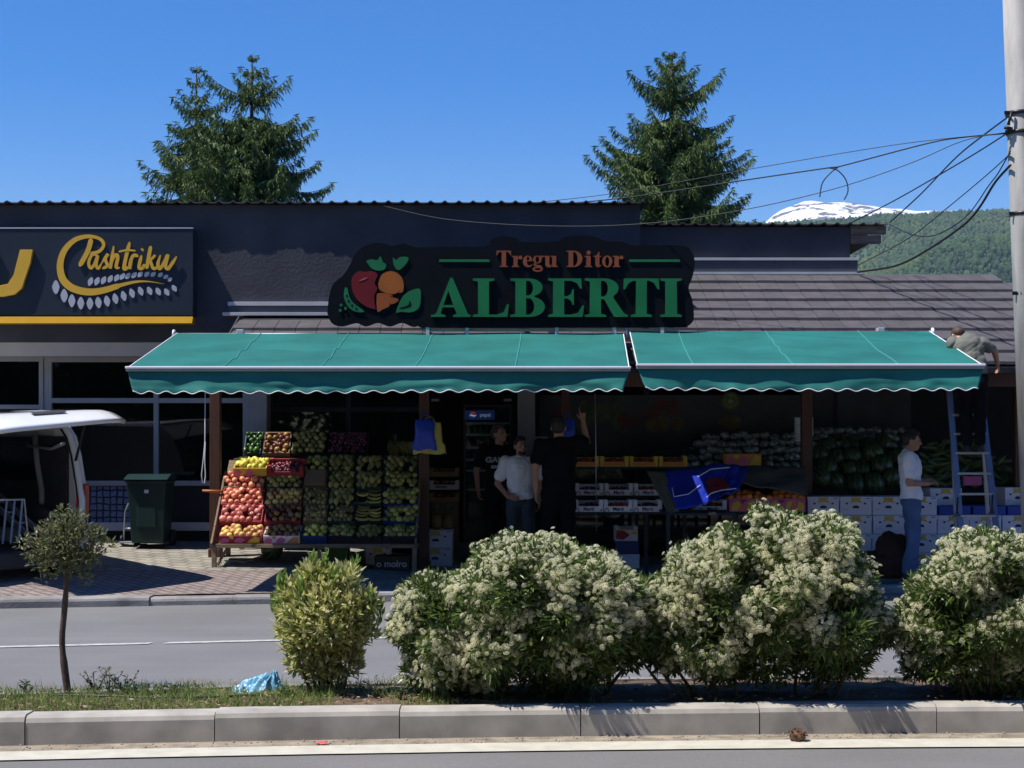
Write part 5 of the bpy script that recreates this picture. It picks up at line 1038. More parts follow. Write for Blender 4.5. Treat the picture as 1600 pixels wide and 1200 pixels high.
def hand(mb, wrist, d, up, side, curl=.4, point=False, s=1.):
    """palm from the wrist along d, back of the hand towards up, thumb on side"""
    d = Vector(d).normalized(); up = Vector(up); up = (up - d * up.dot(d)).normalized(); x = d.cross(up) * side
    w = Vector(wrist)
    for k in (-1, 0, 1): mb.limb(w + x * .012 * k, w + d * .075 * s + x * .024 * k * s, .015 * s, .0125 * s, 8)
    for i, L in enumerate((.070, .078, .072, .056)):
        b = w + d * .078 * s + x * (.030 - .020 * i) * s; c = curl if not (point and i == 0) else .05
        if point and i > 0: c = 1.5
        d1 = (d * math.cos(c) - up * math.sin(c)); d2 = (d * math.cos(c * 2.1) - up * math.sin(c * 2.1)); d3 = (d * math.cos(c * 2.7) - up * math.sin(c * 2.7))
        p1 = b + d1 * L * .48 * s; p2 = p1 + d2 * L * .32 * s; p3 = p2 + d3 * L * .24 * s
        mb.limb(b, p1, .0095 * s, .0085 * s, 8); mb.limb(p1, p2, .0085 * s, .0078 * s, 8); mb.limb(p2, p3, .0078 * s, .0066 * s, 8)
    t0 = w + d * .022 * s + x * .026 * s; t1 = t0 + (d * .75 + x * .7 - up * .25).normalized() * .042 * s; t2 = t1 + (d * .95 + x * .15 - up * .3).normalized() * .03 * s
    mb.limb(t0, t1, .013 * s, .0105 * s, 8); mb.limb(t1, t2, .0105 * s, .008 * s, 8)
def person(label, loc, rz, height, J, top, bottom, hair=M_hair, beard=False, broad=1., sleeve=.62, hands=None, hair_len=0., group=None):
    """local frame: x to the person's left, -y forward, z up; metres for a 1.75 m body, scaled to height"""
    s = height / 1.75
    root = thing('person', label, 'person', loc, group, rz); root.scale = (s, s, s)
    V = Vector; lean = J.get('lean', V((0, 0, 0)))
    pel = V((0, .0, .94)) + J.get('pelvis', V((0, 0, 0))); ch = pel + V((0, -.005, .34)) + lean; nk = pel + V((0, .01, .535)) + lean * 1.6
    hd = nk + V(J.get('head', (0, -.03, .145)))
    sh = {1: nk + V((.185 * broad, .01, -.055)) + V(J.get('shL', (0, 0, 0))), -1: nk + V((-.185 * broad, .01, -.055)) + V(J.get('shR', (0, 0, 0)))}
    el = {1: V(J['elL']), -1: V(J['elR'])}; wr = {1: V(J['wrL']), -1: V(J['wrR'])}
    kn = {1: V(J.get('knL', (.105, -.02, .49))), -1: V(J.get('knR', (-.105, -.02, .49)))}; an = {1: V(J.get('anL', (.11, .03, .085))), -1: V(J.get('anR', (-.11, .03, .085)))}
    Q = (Quaternion((0, 0, 1), J.get('turn', 0.)) @ Quaternion((1, 0, 0), J.get('nod', 0.)))
    HM = Matrix.Translation(hd) @ Q.to_matrix().to_4x4()
    B = MB()
    # head: skull, face, jaw, nose, brow, lips, ears
    B.ell((0, .012, .028), (.076, .094, .092), 20, 14, HM); B.ell((0, -.028, -.022), (.062, .066, .084), 18, 12, HM); B.ell((0, -.052, -.078), (.036, .036, .03), 12, 8, HM)
    B.limb(HM @ V((0, -.092, .018)), HM @ V((0, -.110, -.026)), .008, .0135, 8); B.ell((0, -.084, .034), (.052, .014, .012), 12, 6, HM)
    B.ell((0, -.086, -.056), (.022, .012, .007), 10, 6, HM); B.ell((0, -.085, -.068), (.019, .012, .007), 10, 6, HM)
    for sx in (1, -1): B.ell((sx * .077, .012, -.008), (.010, .020, .032), 8, 8, HM); B.ell((sx * .038, -.066, -.024), (.022, .022, .02), 8, 6, HM)
    B.limb(nk + V((0, .01, -.05)), hd + V((0, .012, -.055)), .058 * (1 + (broad - 1) * .8), .054, 14)
    # trunk
    B.ell(pel, (.155 * broad, .105 * broad, .12)); B.ell(pel + V((0, 0, .16)) + lean * .35, (.140 * broad, .095 * broad, .16)); B.ell(ch, (.165 * broad, .108 * broad, .19)); B.limb(sh[1], sh[-1], .058, .058)
    for k in (1, -1):
        B.limb(sh[k], el[k], .052 * broad, .042 * broad); B.limb(el[k], wr[k], .041 * broad, .027)
        dd, up, crl, pt = (hands or {}).get(k, ((wr[k] - el[k]), V((k, 0, 0)), .45, False)); hand(B, wr[k], dd, up, (1 if k == 1 else -1) * (hands or {}).get('flip%d' % k, 1), crl, pt)
        hp = pel + V((.092 * k, 0, -.04)); B.limb(hp, kn[k], .083 * broad, .055); B.limb(kn[k], an[k], .053, .036); B.limb(an[k] + V((0, .02, -.045)), an[k] + V((0, -.15, -.055)), .036, .028)
    baked('body', B, M_skin, .0065, 3, root)
    # shirt
    S = MB(); bb = broad
    S.limb(sh[1] + V((-.01, 0, 0)), sh[-1] + V((.01, 0, 0)), .072, .072); S.ell(ch, (.182 * bb, .124 * bb, .205)); S.ell(pel + V((0, 0, .17)) + lean * .4, (.166 * bb, .118 * bb, .19)); S.ell(pel + V((0, -.004, .05)), (.174 * bb, .126 * bb, .15))
    S.limb(nk + V((0, .012, -.07)), nk + V((0, .008, -.015)), .085, .066)
    for k in (1, -1):
        e = sh[k].lerp(el[k], sleeve); S.limb(sh[k], e, .076 * bb, .068 * bb)
    baked('shirt', S, top, .009, 3, root, .030)
    T = MB()
    T.ell(pel + V((0, 0, -.02)), (.168 * bb, .118 * bb, .12))
    for k in (1, -1):
        hp = pel + V((.092 * k, 0, -.05)); T.limb(hp, kn[k], .096 * bb, .074); T.limb(kn[k], an[k] + V((0, .005, .03)), .073, .062)
        for q in range(3): T.ell(kn[k].lerp(an[k], .55 + q * .2) + V((0, -.008, 0)), (.068, .07, .025))
    baked('trousers', T, bottom, .009, 2, root, .026)
    for k in (1, -1):
        H = MB(); a = an[k]; H.limb(a + V((0, .03, -.04)), a + V((0, -.16, -.052)), .046, .036); H.box((a.x, a.y - .06, a.z - .075), (.085, .27, .025)); baked('shoe', H, M_shoe, .009, 2, root)
    H = MB(); H.ell((0, .024, .038), (.083, .097, .093), 20, 14, HM); H.ell((0, .055, .0), (.072, .062, .065), 16, 10, HM); H.ell((0, -.05, .098), (.058, .036, .026 + hair_len), 14, 8, HM); H.ell((0, .02, .115), (.06, .07, .025 + hair_len), 14, 8, HM)
    baked('hair', H, hair, .006, 2, root)
    E = MB()
    for sx in (1, -1): E.ell((sx * .031, -.086, .006), (.011, .006, .006), 8, 6, HM); E.ell((sx * .032, -.094, .030), (.018, .005, .0045), 8, 6, HM)
    E.build('eyes_and_brows', M_hair, root)
    if beard:
        H = MB(); H.ell((0, -.040, -.082), (.052, .052, .040), 14, 10, HM); H.ell((0, -.088, -.046), (.027, .010, .006), 10, 6, HM); H.ell((0, -.080, -.088), (.03, .022, .022), 10, 6, HM)
        baked('beard', H, M_hair, .006, 2, root)
    return root
V3 = Vector
# man on the right, seen from the side, both hands held in front of him
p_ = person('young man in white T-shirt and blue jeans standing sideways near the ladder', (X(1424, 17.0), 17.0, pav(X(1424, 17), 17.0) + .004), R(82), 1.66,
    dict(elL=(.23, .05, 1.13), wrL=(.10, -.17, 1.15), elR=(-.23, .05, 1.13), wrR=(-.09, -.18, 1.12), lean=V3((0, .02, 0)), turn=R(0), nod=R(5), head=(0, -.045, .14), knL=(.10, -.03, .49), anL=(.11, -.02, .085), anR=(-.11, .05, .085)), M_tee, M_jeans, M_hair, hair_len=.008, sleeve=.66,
    hands={1: (V3((-.2, -1, .15)), V3((.6, 0, 1)), .6, False), -1: (V3((.25, -1, .3)), V3((-.6, 0, 1)), .6, False)})
# the short man in white by the door
gz = pav(X(808, 17.9), 17.9)
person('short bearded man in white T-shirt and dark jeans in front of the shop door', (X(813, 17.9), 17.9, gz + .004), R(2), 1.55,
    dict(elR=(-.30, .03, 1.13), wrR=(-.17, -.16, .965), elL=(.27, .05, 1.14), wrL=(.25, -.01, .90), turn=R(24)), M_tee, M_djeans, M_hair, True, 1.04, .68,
    hands={-1: (V3((.85, -.35, -.15)), V3((-.1, -1, .35)), .35, False), 1: (V3((0, -.1, -1)), V3((1, 0, 0)), .4, False)})
gz = pav(X(782, 18.6), 18.6)
pc = person('man in black printed T-shirt standing by the fridge behind the short man', (X(780, 18.6), 18.6, gz + .004), R(8), 1.68,
    dict(elR=(-.285, .06, 1.17), wrR=(-.27, .0, .92), elL=(.26, .05, 1.17), wrL=(.24, -.02, .92), turn=R(40), nod=R(-12)), M_bktee, M_btrous, M_hair2, False, 1.02, .62)
M_wl = mat('white_shirt_print', (.42, .43, .46), .8)
t = text_obj('shirt_lettering', 'GANT', .090, Matrix.Translation((-.035, -.134, 1.30)) @ Matrix.Rotation(R(84), 4, 'X'), M_wl, pc, .010, .004, 1.25)
w = MB(); w.b2(-.12, .04, -.142, -.118, 1.195, 1.235); w.build('shirt_print', M_wl, pc)
gz = pav(X(868, 17.45), 17.45)
person('broad man in black seen from behind, pointing up at the awning with one arm', (X(873, 17.45), 17.45, gz + .004), R(188), 1.80,
    dict(elL=(.27, .03, 1.17), wrL=(.255, .0, .90), elR=(-.335, -.12, 1.46), wrR=(-.30, -.15, 1.70), shR=(-.01, -.01, .03), turn=R(-14), nod=R(-8)), M_bktee, M_btrous, M_hair, False, 1.10, .60,
    hands={-1: (V3((0.05, -.12, 1)), V3((0, 1, .1)), .3, True), 1: (V3((0, -.05, -1)), V3((1, .1, 0)), .5, False)})
# the man up on the ladder
DLd = 16.35
zstep = Z(706, DLd)
pe = person('man in grey-olive T-shirt up on the stepladder, bent over the awning edge', (X(1521, DLd), DLd, zstep + .002), R(172), 1.53,
    dict(pelvis=V3((.02, .03, 0)), lean=V3((.03, -.05, -.045)), head=(.08, -.15, .015), nod=R(70), turn=R(8), shL=(-.03, -.06, -.03), shR=(.0, -.03, -.03), elR=(-.27, -.14, 1.24), wrR=(-.33, -.27, 1.08), elL=(.26, -.26, 1.18), wrL=(.20, -.50, 1.22), knL=(.08, -.06, .50), knR=(-.08, -.02, .49), anL=(.075, .0, .085), anR=(-.075, .03, .085)), M_olive, M_btrous, M_hair2, False, 1.02, .62)

# ------------------------------------------------------------------ stepladder
M_alu = mat('blue_grey_aluminium', (.17, .23, .38), .4, .55, var=.1)
M_alu2 = mat('plain_aluminium', (.42, .44, .47), .4, .6, var=.1)
ldr = thing('stepladder', 'tall bluish aluminium stepladder standing among the cartons under the awning corner', 'ladder', (X(1530, 16.4), 16.4, pav(4.9, 16.6)))
invl = Matrix.Translation(-ldr.location)
def LP(o): o.parent = ldr; o.matrix_parent_inverse = invl; return o
dF = 16.15; gzl = pav(5, 16.6)
rails = []
for (xa, ya, xb) in ((1482, 596, 1509), (1533, 622, 1568)):
    a = P(xa, ya, 16.55); b_ = P(xb, 700, dF); b_.z = gzl; b_.x = X(xb, dF)
    w = MB(); w.beam(a, b_, .034, .062, (1, 0, 0)); LP(w.build('rail', M_alu, None, .004)); rails.append((a, b_))
def along(i, z): a, b_ = rails[i]; t = (a.z - z) / (a.z - b_.z); return a.lerp(b_, t)
for py in (648, 678, 708, 740, 772, 806, 840, 872):
    z_ = Z(py, 16.3); p0, p1 = along(0, z_), along(1, z_); w = MB(); w.beam(p0, p1, .085, .024); LP(w.build('step', M_alu2, None, .003))
w = MB(); w.beam(along(0, rails[0][0].z - .03) , along(1, rails[1][0].z - .02), .12, .03); LP(w.build('top_cap', M_black, None, .006))
for i, (xa, xb) in enumerate(((1486, 1500), (1533, 1552))):
    a = P(xa, 640, 16.62); b_ = Vector((X(xb, 17.15), 17.2, pav(5, 17.2))); w = MB(); w.beam(a, b_, .028, .04, (1, 0, 0)); LP(w.build('rear_leg', M_alu2))
for i, z_ in ((0, Z(800, 16.3)), (1, Z(796, 16.3))):
    q = along(i, z_); w = MB(); w.tube([q + V3((-.03, -.05, .16)), q + V3((-.04, -.055, .0)), q + V3((-.085, -.06, -.05)), q + V3((-.02, -.06, -.03)), q + V3((-.04, -.055, .0))], .009, 6); LP(w.build('hook_strap', M_black))
for i in (0, 1): q = rails[i][1]; w = MB(); w.box((q.x, q.y, q.z + .03), (.05, .085, .06)); LP(w.build('rubber_foot', M_black, None, .008))

# ------------------------------------------------------------------ carrier bags hanging from the posts, rope loop
M_bagb = mat('blue_carrier_bag', (.015, .06, .50), .4, var=.2, scale=9, bump=.6, bscale=22)
M_bagy = mat('yellow_carrier_bag', (.50, .44, .10), .45, var=.2, scale=9, bump=.6, bscale=22)
def bag(px0, px1, py0, py1, D, m, label, grp, flare=.12, seed=0):
    r = thing('carrier_bag', label, 'bag', P((px0 + px1) / 2, py0, D), grp); w_ = (px1 - px0) * D / F; h_ = (py1 - py0) * D / F; mb = MB(); n, k = 28, 14; vs = []
    for j in range(k + 1):
        t = j / k; ww = w_ / 2 * (.80 + .20 * t + flare * t * (t > .7)); th = .03 + .03 * math.sin(math.pi * min(1, t * 1.1))
        for i in range(n):
            a = 2 * math.pi * i / n; q = 1 + .12 * noise.noise(V3((math.cos(a) * 2, math.sin(a) * 2, t * 3 + seed))); vs.append((ww * math.copysign(abs(math.cos(a)) ** .6, math.cos(a)) * q, th * math.sin(a) * q - .02, -h_ * t + .012 * math.sin(a * 5 + seed) * t))
    fs = [(j * n + i, j * n + (i + 1) % n, (j + 1) * n + (i + 1) % n, (j + 1) * n + i) for j in range(k) for i in range(n)] + [tuple(range(n))]
    mb.add(vs, fs, None, 0, True); mb.build('bag_body', m, r)
    mb = MB()
    for sx in (-1, 1): mb.tube([(sx * w_ * .22, -.03, -.01), (sx * w_ * .12, -.02, .05), (0, .0, .075), (sx * w_ * .05, .0, .045)], .006, 5)
    mb.build('handle', m, r); return r
bag(646, 681, 656, 703, 17.80, M_bagb, 'blue carrier bags hanging on the brown post beside the fruit stand', None, seed=2)
bag(650, 693, 660, 709, 17.86, M_bagy, 'yellow carrier bag hanging behind the blue ones on the brown post', None, .25, 5)
bag(874, 900, 655, 693, 18.42, M_bagb, 'blue carrier bag hanging by the raised arm of the man in black', None, 0, 8)
w = MB(); xx, dd = X(318, 17.0), 17.0
w.tube([(xx + .02, dd, Z(600, dd)), (xx + .016, dd, Z(690, dd)), (xx - .002, dd, Z(718, dd)), (xx - .022, dd, Z(742, dd)), (xx - .014, dd, Z(754, dd)), (xx + .012, dd, Z(755, dd)), (xx + .022, dd, Z(744, dd)), (xx + .014, dd, Z(718, dd)), (xx + .018, dd, Z(690, dd))], .006, 6)
w.tube([(xx + .02, dd, Z(600, dd)), (xx + .06, dd + .2, 2.52)], .006, 6)
tag(w.build('rope_loop', M_white), 'thin white cord with a long loop hanging left of the brown post', 'rope')

# ------------------------------------------------------------------ fridge in the doorway
fD = 19.55; fx0, fx1 = X(724, fD), X(800, fD)
frg = thing('drinks_fridge', 'tall dark glass-door drinks fridge with a blue lit top in the doorway', 'fridge', ((fx0 + fx1) / 2, fD + .3, .2)); invf = Matrix.Translation(-frg.location)
def FP(o): o.parent = frg; o.matrix_parent_inverse = invf; return o
ft, fb = Z(632, fD), .37
w = MB(); w.b2(fx0, fx1, fD + .55, fD + .6, fb, ft); w.b2(fx0, fx0 + .03, fD, fD + .55, fb, ft); w.b2(fx1 - .03, fx1, fD, fD + .55, fb, ft); w.b2(fx0 + .03, fx1 - .03, fD, fD + .55, ft - .03, ft); w.b2(fx0 + .03, fx1 - .03, fD, fD + .55, fb, fb + .25); FP(w.build('cabinet', M_black, None, .004))
w = MB(); w.b2(fx0 + .02, fx1 - .22, fD - .02, fD, Z(656, fD), Z(641, fD)); FP(w.build('lit_header', emat('blue_lit_header', (.004, .022, .10), .16)))
ptx = text_obj('header_lettering', 'pepsi', .066, face_cam((X(757, fD) + .01, fD - .024, Z(648.5, fD))), emat('pale_lettering', (.3, .4, .6), .16), frg, .001, .001); ptx.matrix_parent_inverse = invf
for nm, pts, c in (('emblem_red', arc(0, .002, .04, .04, 20, 160), (.35, .04, .05)), ('emblem_white', [(-.042, -.004), (-.02, .01), (.02, -.006), (.042, .006), (.04, -.008), (.015, -.022), (-.02, -.006), (-.04, -.016)], (.6, .62, .66)), ('emblem_blue', arc(0, -.006, .04, .034, 200, 340), (.02, .08, .3))):
    q = MB(); Mx = XZ(fD - .022) ; Mx = Matrix.Translation((X(739, fD), 0, Z(648.5, fD))) @ Mx; q.prism(pts, Mx, .003); FP(q.build(nm, emat(nm, c, .25)))
for i, py in enumerate((661, 679, 699, 718, 735, 765)):
    w = MB(); w.b2(fx0 + .03, fx1 - .03, fD + .05, fD + .5, Z(py, fD) - .012, Z(py, fD)); w.b2(fx0 + .03, fx1 - .03, fD + .035, fD + .05, Z(py, fD) - .018, Z(py, fD) + .012); FP(w.build('shelf', M_alu2))
M_bot = [mat('dark_bottle', (.03, .015, .01), .2), mat('green_bottle', (.03, .2, .12), .25), mat('blue_bottle', (.03, .09, .2), .25), mat('orange_bottle', (.3, .12, .02), .25)]
rr = random.Random(5)
BOT = []
for m in M_bot:
    mb = MB(); mb.lathe([(.001, 0), (.030, .002), (.031, .09), (.024, .12), (.012, .145), (.012, .165), (.001, .166)], 10); BOT.append(mb.mesh('bottle', m))
for i, py in enumerate((679, 699, 718, 735, 765)):
    for k in range(7):
        o = link(bpy.data.objects.new('bottle', BOT[1 if i == 0 and k < 4 else rr.choice((0, 0, 2, 3))])); o.location = (fx0 + .075 + k * .075, fD + .12, Z(py, fD) + .001); o.scale = (.95, .95, .62 if i else .72)
        tag(o, f"small drink bottle on the {('top', 'second', 'third', 'fourth', 'lowest')[i]} shelf of the fridge", 'bottle', f"bottles on the {('top', 'second', 'third', 'fourth', 'lowest')[i]} fridge shelf")
w = MB(); w.b2(fx0 + .03, fx1 - .03, fD - .008, fD, fb + .26, Z(657, fD)); M_fg = glassmat('fridge_glass', .8); [q for q in M_fg.node_tree.nodes if q.type == 'FRESNEL'][0].inputs[0].default_value = 1.15; FP(w.build('glass_door', M_fg))
w = MB(); w.tube([(fx1 - .06, fD - .04, Z(690, fD)), (fx1 - .06, fD - .04, Z(740, fD))], .012, 8); FP(w.build('door_handle', M_alu2))
# fruit picture on the shop window and small notices
pw = thing('window_poster', 'dim fruit picture with a kiwi slice on the window behind the rack', 'poster', (X(1020, 19.3), 19.3, 1.5)); invp = Matrix.Translation(-pw.location)
w = MB(); w.b2(X(843, 19.3), X(1254, 19.3), 19.33, 19.336, Z(712, 19.3), Z(617, 19.3)); o = w.build('poster_sheet', mat('dark_poster', (.03, .032, .035), .5, var=.3, scale=4)); o.parent = pw; o.matrix_parent_inverse = invp
def disc(px, py, r, m, nm, e=0., k=18, sy=1.):
    q = MB(); q.prism([(r * math.cos(2 * math.pi * i / k), r * sy * math.sin(2 * math.pi * i / k)) for i in range(k)], Matrix.Translation((X(px, 19.3), 0, Z(py, 19.3))) @ XZ(19.328 - e), .002); o = q.build(nm, m); o.parent = pw; o.matrix_parent_inverse = invp
cg, cr_, cy, ck = mat('printed_grape_green', (.045, .06, .02), .5, var=.5, scale=9), mat('printed_red', (.07, .012, .01), .5, var=.5, scale=9), mat('printed_yellow', (.085, .055, .012), .5, var=.5, scale=9), mat('printed_kiwi_skin', (.05, .065, .014), .5, var=.4)
rr = random.Random(2)
for i in range(24): disc(905 + rr.uniform(-22, 70), 640 + rr.uniform(-12, 30), rr.uniform(.05, .08), cg, 'grape_print', i * .0001)
for i in range(10): disc(1000 + rr.uniform(-30, 60), 638 + rr.uniform(-8, 26), rr.uniform(.06, .11), cr_, 'berry_print', .003 + i * .0001)
for i in range(6): disc(1030 + rr.uniform(-10, 30), 664 + rr.uniform(-3, 8), rr.uniform(.06, .1), cy, 'lemon_print', .0045 + i * .0001)
disc(1142, 627, .125, ck, 'kiwi_rim', .006); disc(1142, 627, .10, mat('printed_kiwi_flesh', (.08, .13, .03), .5, var=.4, scale=20), 'kiwi_flesh', .0085); disc(1142, 627, .03, mat('printed_kiwi_core', (.2, .21, .12), .5), 'kiwi_core', .011)
for i in range(12): a = i * .524; disc(1142 + 5.5 * math.cos(a), 627 + 5.5 * math.sin(a), .006, M_black, 'kiwi_seed', .011, 8)
disc(1142, 660, .15, cy, 'mango_print', .0065, 20, .6); disc(875, 646, .10, cr_, 'apple_print', .0055)
for px, py, ww, hh, t_ in ((680, 625, 12, 4, 'left of the door'), (793, 625, 12, 4, 'right of the door')):
    w = MB(); D = 19.2; w.b2(X(px - ww / 2, D), X(px + ww / 2, D), D, D + .02, Z(py + hh / 2, D), Z(py - hh / 2, D)); tag(w.build('door_notice', M_pillar, None, .002), f'small grey notice above and {t_}', 'notice', 'door notices')
w = MB(); D = 19.0; w.b2(X(832, D), X(856, D), D - .02, D + .01, Z(697, D), Z(682, D)); tag(w.build('paper_notice', mat('grey_paper', (.20, .22, .24), .8)), 'grey paper notice on the window beside the pillar', 'notice')
w = MB(); D = 19.5; w.b2(X(1545, D), X(1580, D), D, D + .05, Z(599, D), Z(595, D)); tag(w.build('tube_light', M_light_metal, None, .01), 'unlit white tube light under the eave right of the ladder', 'light fitting')
w = MB(); D = 17.7; w.tube([P(930, 615, D), P(931, 700, D), P(932, 830, D)], .006, 6); tag(w.build('thin_pole', M_alu2), 'thin vertical metal pole in front of the white crates', 'pole')

# ------------------------------------------------------------------ wheeled bin and hand trolley
M_bin = mat('dark_green_bin_plastic', (.007, .028, .027), .45, var=.15, scale=4)
bD = 18.6; bz = pav(X(236, bD), bD); bn = thing('wheeled_bin', 'dark green wheeled bin standing before the shop window', 'bin', (X(236, bD), bD, bz))
w = MB(); s = bD / F; vs = []
for z_, hw, hd in ((.06, .19, .20), (.80, .235, .25)): vs += [(-hw, -hd, z_), (hw, -hd, z_), (hw, hd, z_), (-hw, hd, z_)]
w.add(vs, [(3, 2, 1, 0), (4, 5, 6, 7)] + [(i, (i + 1) % 4, 4 + (i + 1) % 4, 4 + i) for i in range(4)]); w.b2(-.25, .25, -.265, .265, .78, .82); w.b2(-.12, .12, -.232, -.20, .25, .62); w.build('bin_body', M_bin, bn, .02)
w = MB(); n = 10; vs = []
for i in range(n + 1):
    t = i / n; vs += [(-.262, -.29 + .57 * t, .825 + .06 * math.sin(math.pi * t)), (.262, -.29 + .57 * t, .825 + .06 * math.sin(math.pi * t))]
w.add(vs + [(a, b_, .822) for a, b_, c in vs], [(2 * i, 2 * i + 1, 2 * i + 3, 2 * i + 2) for i in range(n)] + [(2 * i + 2 * (n + 1), 2 * i + 2 + 2 * (n + 1), 2 * i + 3 + 2 * (n + 1), 2 * i + 1 + 2 * (n + 1)) for i in range(n)] + [(2 * i, 2 * i + 2, 2 * i + 2 + 2 * (n + 1), 2 * i + 2 * (n + 1)) for i in range(n)] + [(2 * i + 1, 2 * i + 1 + 2 * (n + 1), 2 * i + 3 + 2 * (n + 1), 2 * i + 3) for i in range(n)] + [(0, 2 * (n + 1), 2 * (n + 1) + 1, 1)]); w.build('lid', M_bin, bn, .008)
w = MB(); w.b2(-.02, .03, -.262, -.255, .66, .70); w.build('sticker', M_white, bn)
for sx in (-1, 1):
    w = MB(); w.lathe([(.03, -.025), (.10, -.025), (.10, .025), (.03, .025)], 18, Matrix.Translation((sx * .22, .2, .10)) @ Matrix.Rotation(R(90), 4, 'Y')); w.build('wheel', M_black, bn)
tD = 18.75; tz = pav(X(205, tD), tD); tr_ = thing('hand_trolley', 'small folding metal hand trolley standing left of the green bin', 'trolley', (X(203, tD), tD, tz))
w = MB()
for sx in (-.06, .06): w.tube([(sx - .02, 0, .04), (sx, .0, .40), (sx + .05, -.05, .50), (sx + .13, -.08, .52)], .010, 6)
w.tube([(.07, -.08, .52), (.19, -.08, .52)], .012, 6); w.tube([(-.06, 0, .2), (.06, 0, .2)], .008, 6); w.build('frame', M_alu2, tr_)
w = MB(); w.b2(-.10, .10, -.2, 0, .03, .045); w.build('foot_plate', M_alu2, tr_)
for sx in (-.1, .1): w = MB(); w.lathe([(.02, -.015), (.06, -.015), (.06, .015), (.02, .015)], 14, Matrix.Translation((sx, .02, .06)) @ Matrix.Rotation(R(90), 4, 'Y')); w.build('wheel', M_black, tr_)

# ------------------------------------------------------------------ white van with its tailgate up
M_van = mat('white_van_paint', (.72, .73, .75), .25, var=.03, spec=.5, coat=.4)
M_vin = mat('van_lining', (.035, .035, .04), .8, var=.2)
M_vgrey = mat('grey_van_trim', (.36, .37, .39), .5, var=.08)
M_lamp = mat('red_tail_lamp', (.30, .02, .015), .15, var=.2, spec=.6)
vo = Vector((X(137, 16.75), 16.75, 0)); vz = pav(vo.x, 16.75) - .02
van = thing('van', 'white van with its tailgate raised, parked on the pavement at the left', 'van', (vo.x, vo.y, vz))
van.rotation_euler = (0, 0, math.atan2(.69, -.72) + math.pi)      # local +x: out of the rear opening, +y: towards the far side
W, HV, LV = 1.62, 1.68, 4.0                                         # local y 0 (far side) to -W (near side)
prof = [(0, .20), (.02, .80), (-.03, 1.0), (-.12, 1.30), (-.22, 1.50), (-.34, 1.60), (-.50, 1.66)]
def side_panel(y0, y1):
    mb = MB(); pts = [(p[0], p[1]) for p in prof] + [(-2.7, 1.70), (-3.35, 1.10), (-4.0, .95), (-4.1, .20)]
    mb.prism(pts, Matrix(((1, 0, 0, 0), (0, 0, 1, y0), (0, 1, 0, 0), (0, 0, 0, 1))), y1 - y0); return mb
w = side_panel(-.05, 0); b1 = w.build('body_side', M_van, van, .012)
w = side_panel(-W, -W + .05); w.build('body_side', M_van, van, .012)
w = MB(); w.b2(-2.7, -.45, -W + .05, -.05, 1.63, 1.69); w.build('roof', M_van, van, .015)
w = MB(); w.b2(-.50, -.36, -W + .05, -.05, 1.58, 1.665); w.build('roof_rail', M_vgrey, van, .02)
w = MB(); w.b2(-3.4, -.02, -W + .05, -.05, .24, .28); w.b2(-3.4, -3.3, -W + .05, -.05, .28, 1.6); w.b2(-2.7, -.3, -.085, -.052, .45, 1.5); w.b2(-2.7, -.3, -W + .052, -W + .085, .45, 1.5); w.b2(-2.7, -.5, -W + .06, -.06, 1.60, 1.628); w.build('load_bay_lining', M_vin, van)
for y_ in (-.075, -W + .075): w = MB(); w.tube([(p[0] - .01, y_, p[1]) for p in prof], .036, 8); w.build('door_frame', M_van, van)
w = MB(); w.tube([(p[0] - .05, -.10, p[1] - .02) for p in prof], .012, 6); w.build('rubber_seal', M_black, van)
w = MB(); w.tube([(-.95, -.10, 1.52), (-.90, -.10, 1.20), (-.80, -.10, .90), (-.80, -.10, .55)], .035, 8); w.build('inner_pillar', M_vgrey, van)
w = MB(); w.b2(-2.4, -.95, -.10, -.087, 1.0, 1.45); w.build('side_window', M_glass, van)
w = MB(); w.tube([(-.25, -.14, 1.42), (-.55, -.12, 1.36), (-1.1, -.12, 1.40)], .02, 6); w.build('roof_grab_bar', M_vgrey, van)
w = MB(); w.lathe([(.30, -.12), (.34, -.08), (.34, .06), (.001, .06)], 20, Matrix.Translation((-.75, -.17, .40)) @ Matrix.Rotation(R(90), 4, 'X')); w.build('wheel_arch', M_vin, van)
w = MB(); w.b2(-.05, .08, -W - .01, .01, .10, .27); w.build('rear_bumper', M_vin, van, .03)
for y_ in (-.045, -W + .005): w = MB(); w.b2(-.16, .028, y_ - .012, y_ + .052, .62, .98); w.build('tail_lamp', M_lamp, van, .012)
w = MB(); w.b2(-4.1, -3.4, -W + .05, -.05, .36, .98); w.build('bonnet', M_van, van, .04)
w = MB(); w.add([(-2.72, -W + .06, 1.66), (-2.72, -.06, 1.66), (-3.36, -.06, 1.08), (-3.36, -W + .06, 1.08)], [(0, 1, 2, 3)]); w.build('windscreen', M_glass, van)
for xx in (-.75, -3.3):
    for y_ in (-.12, -W + .12):
        w = MB(); w.lathe([(.16, -.09), (.30, -.09), (.315, -.05), (.315, .05), (.30, .09), (.16, .09)], 24, Matrix.Translation((xx, y_, .315)) @ Matrix.Rotation(R(90), 4, 'X')); wh = w.build('wheel', M_black, van)
        w = MB(); w.lathe([(.02, -.07), (.16, -.085), (.165, .085), (.02, .07)], 16, Matrix.Translation((xx, y_, .315)) @ Matrix.Rotation(R(90), 4, 'X')); w.build('rim', M_vgrey, wh)
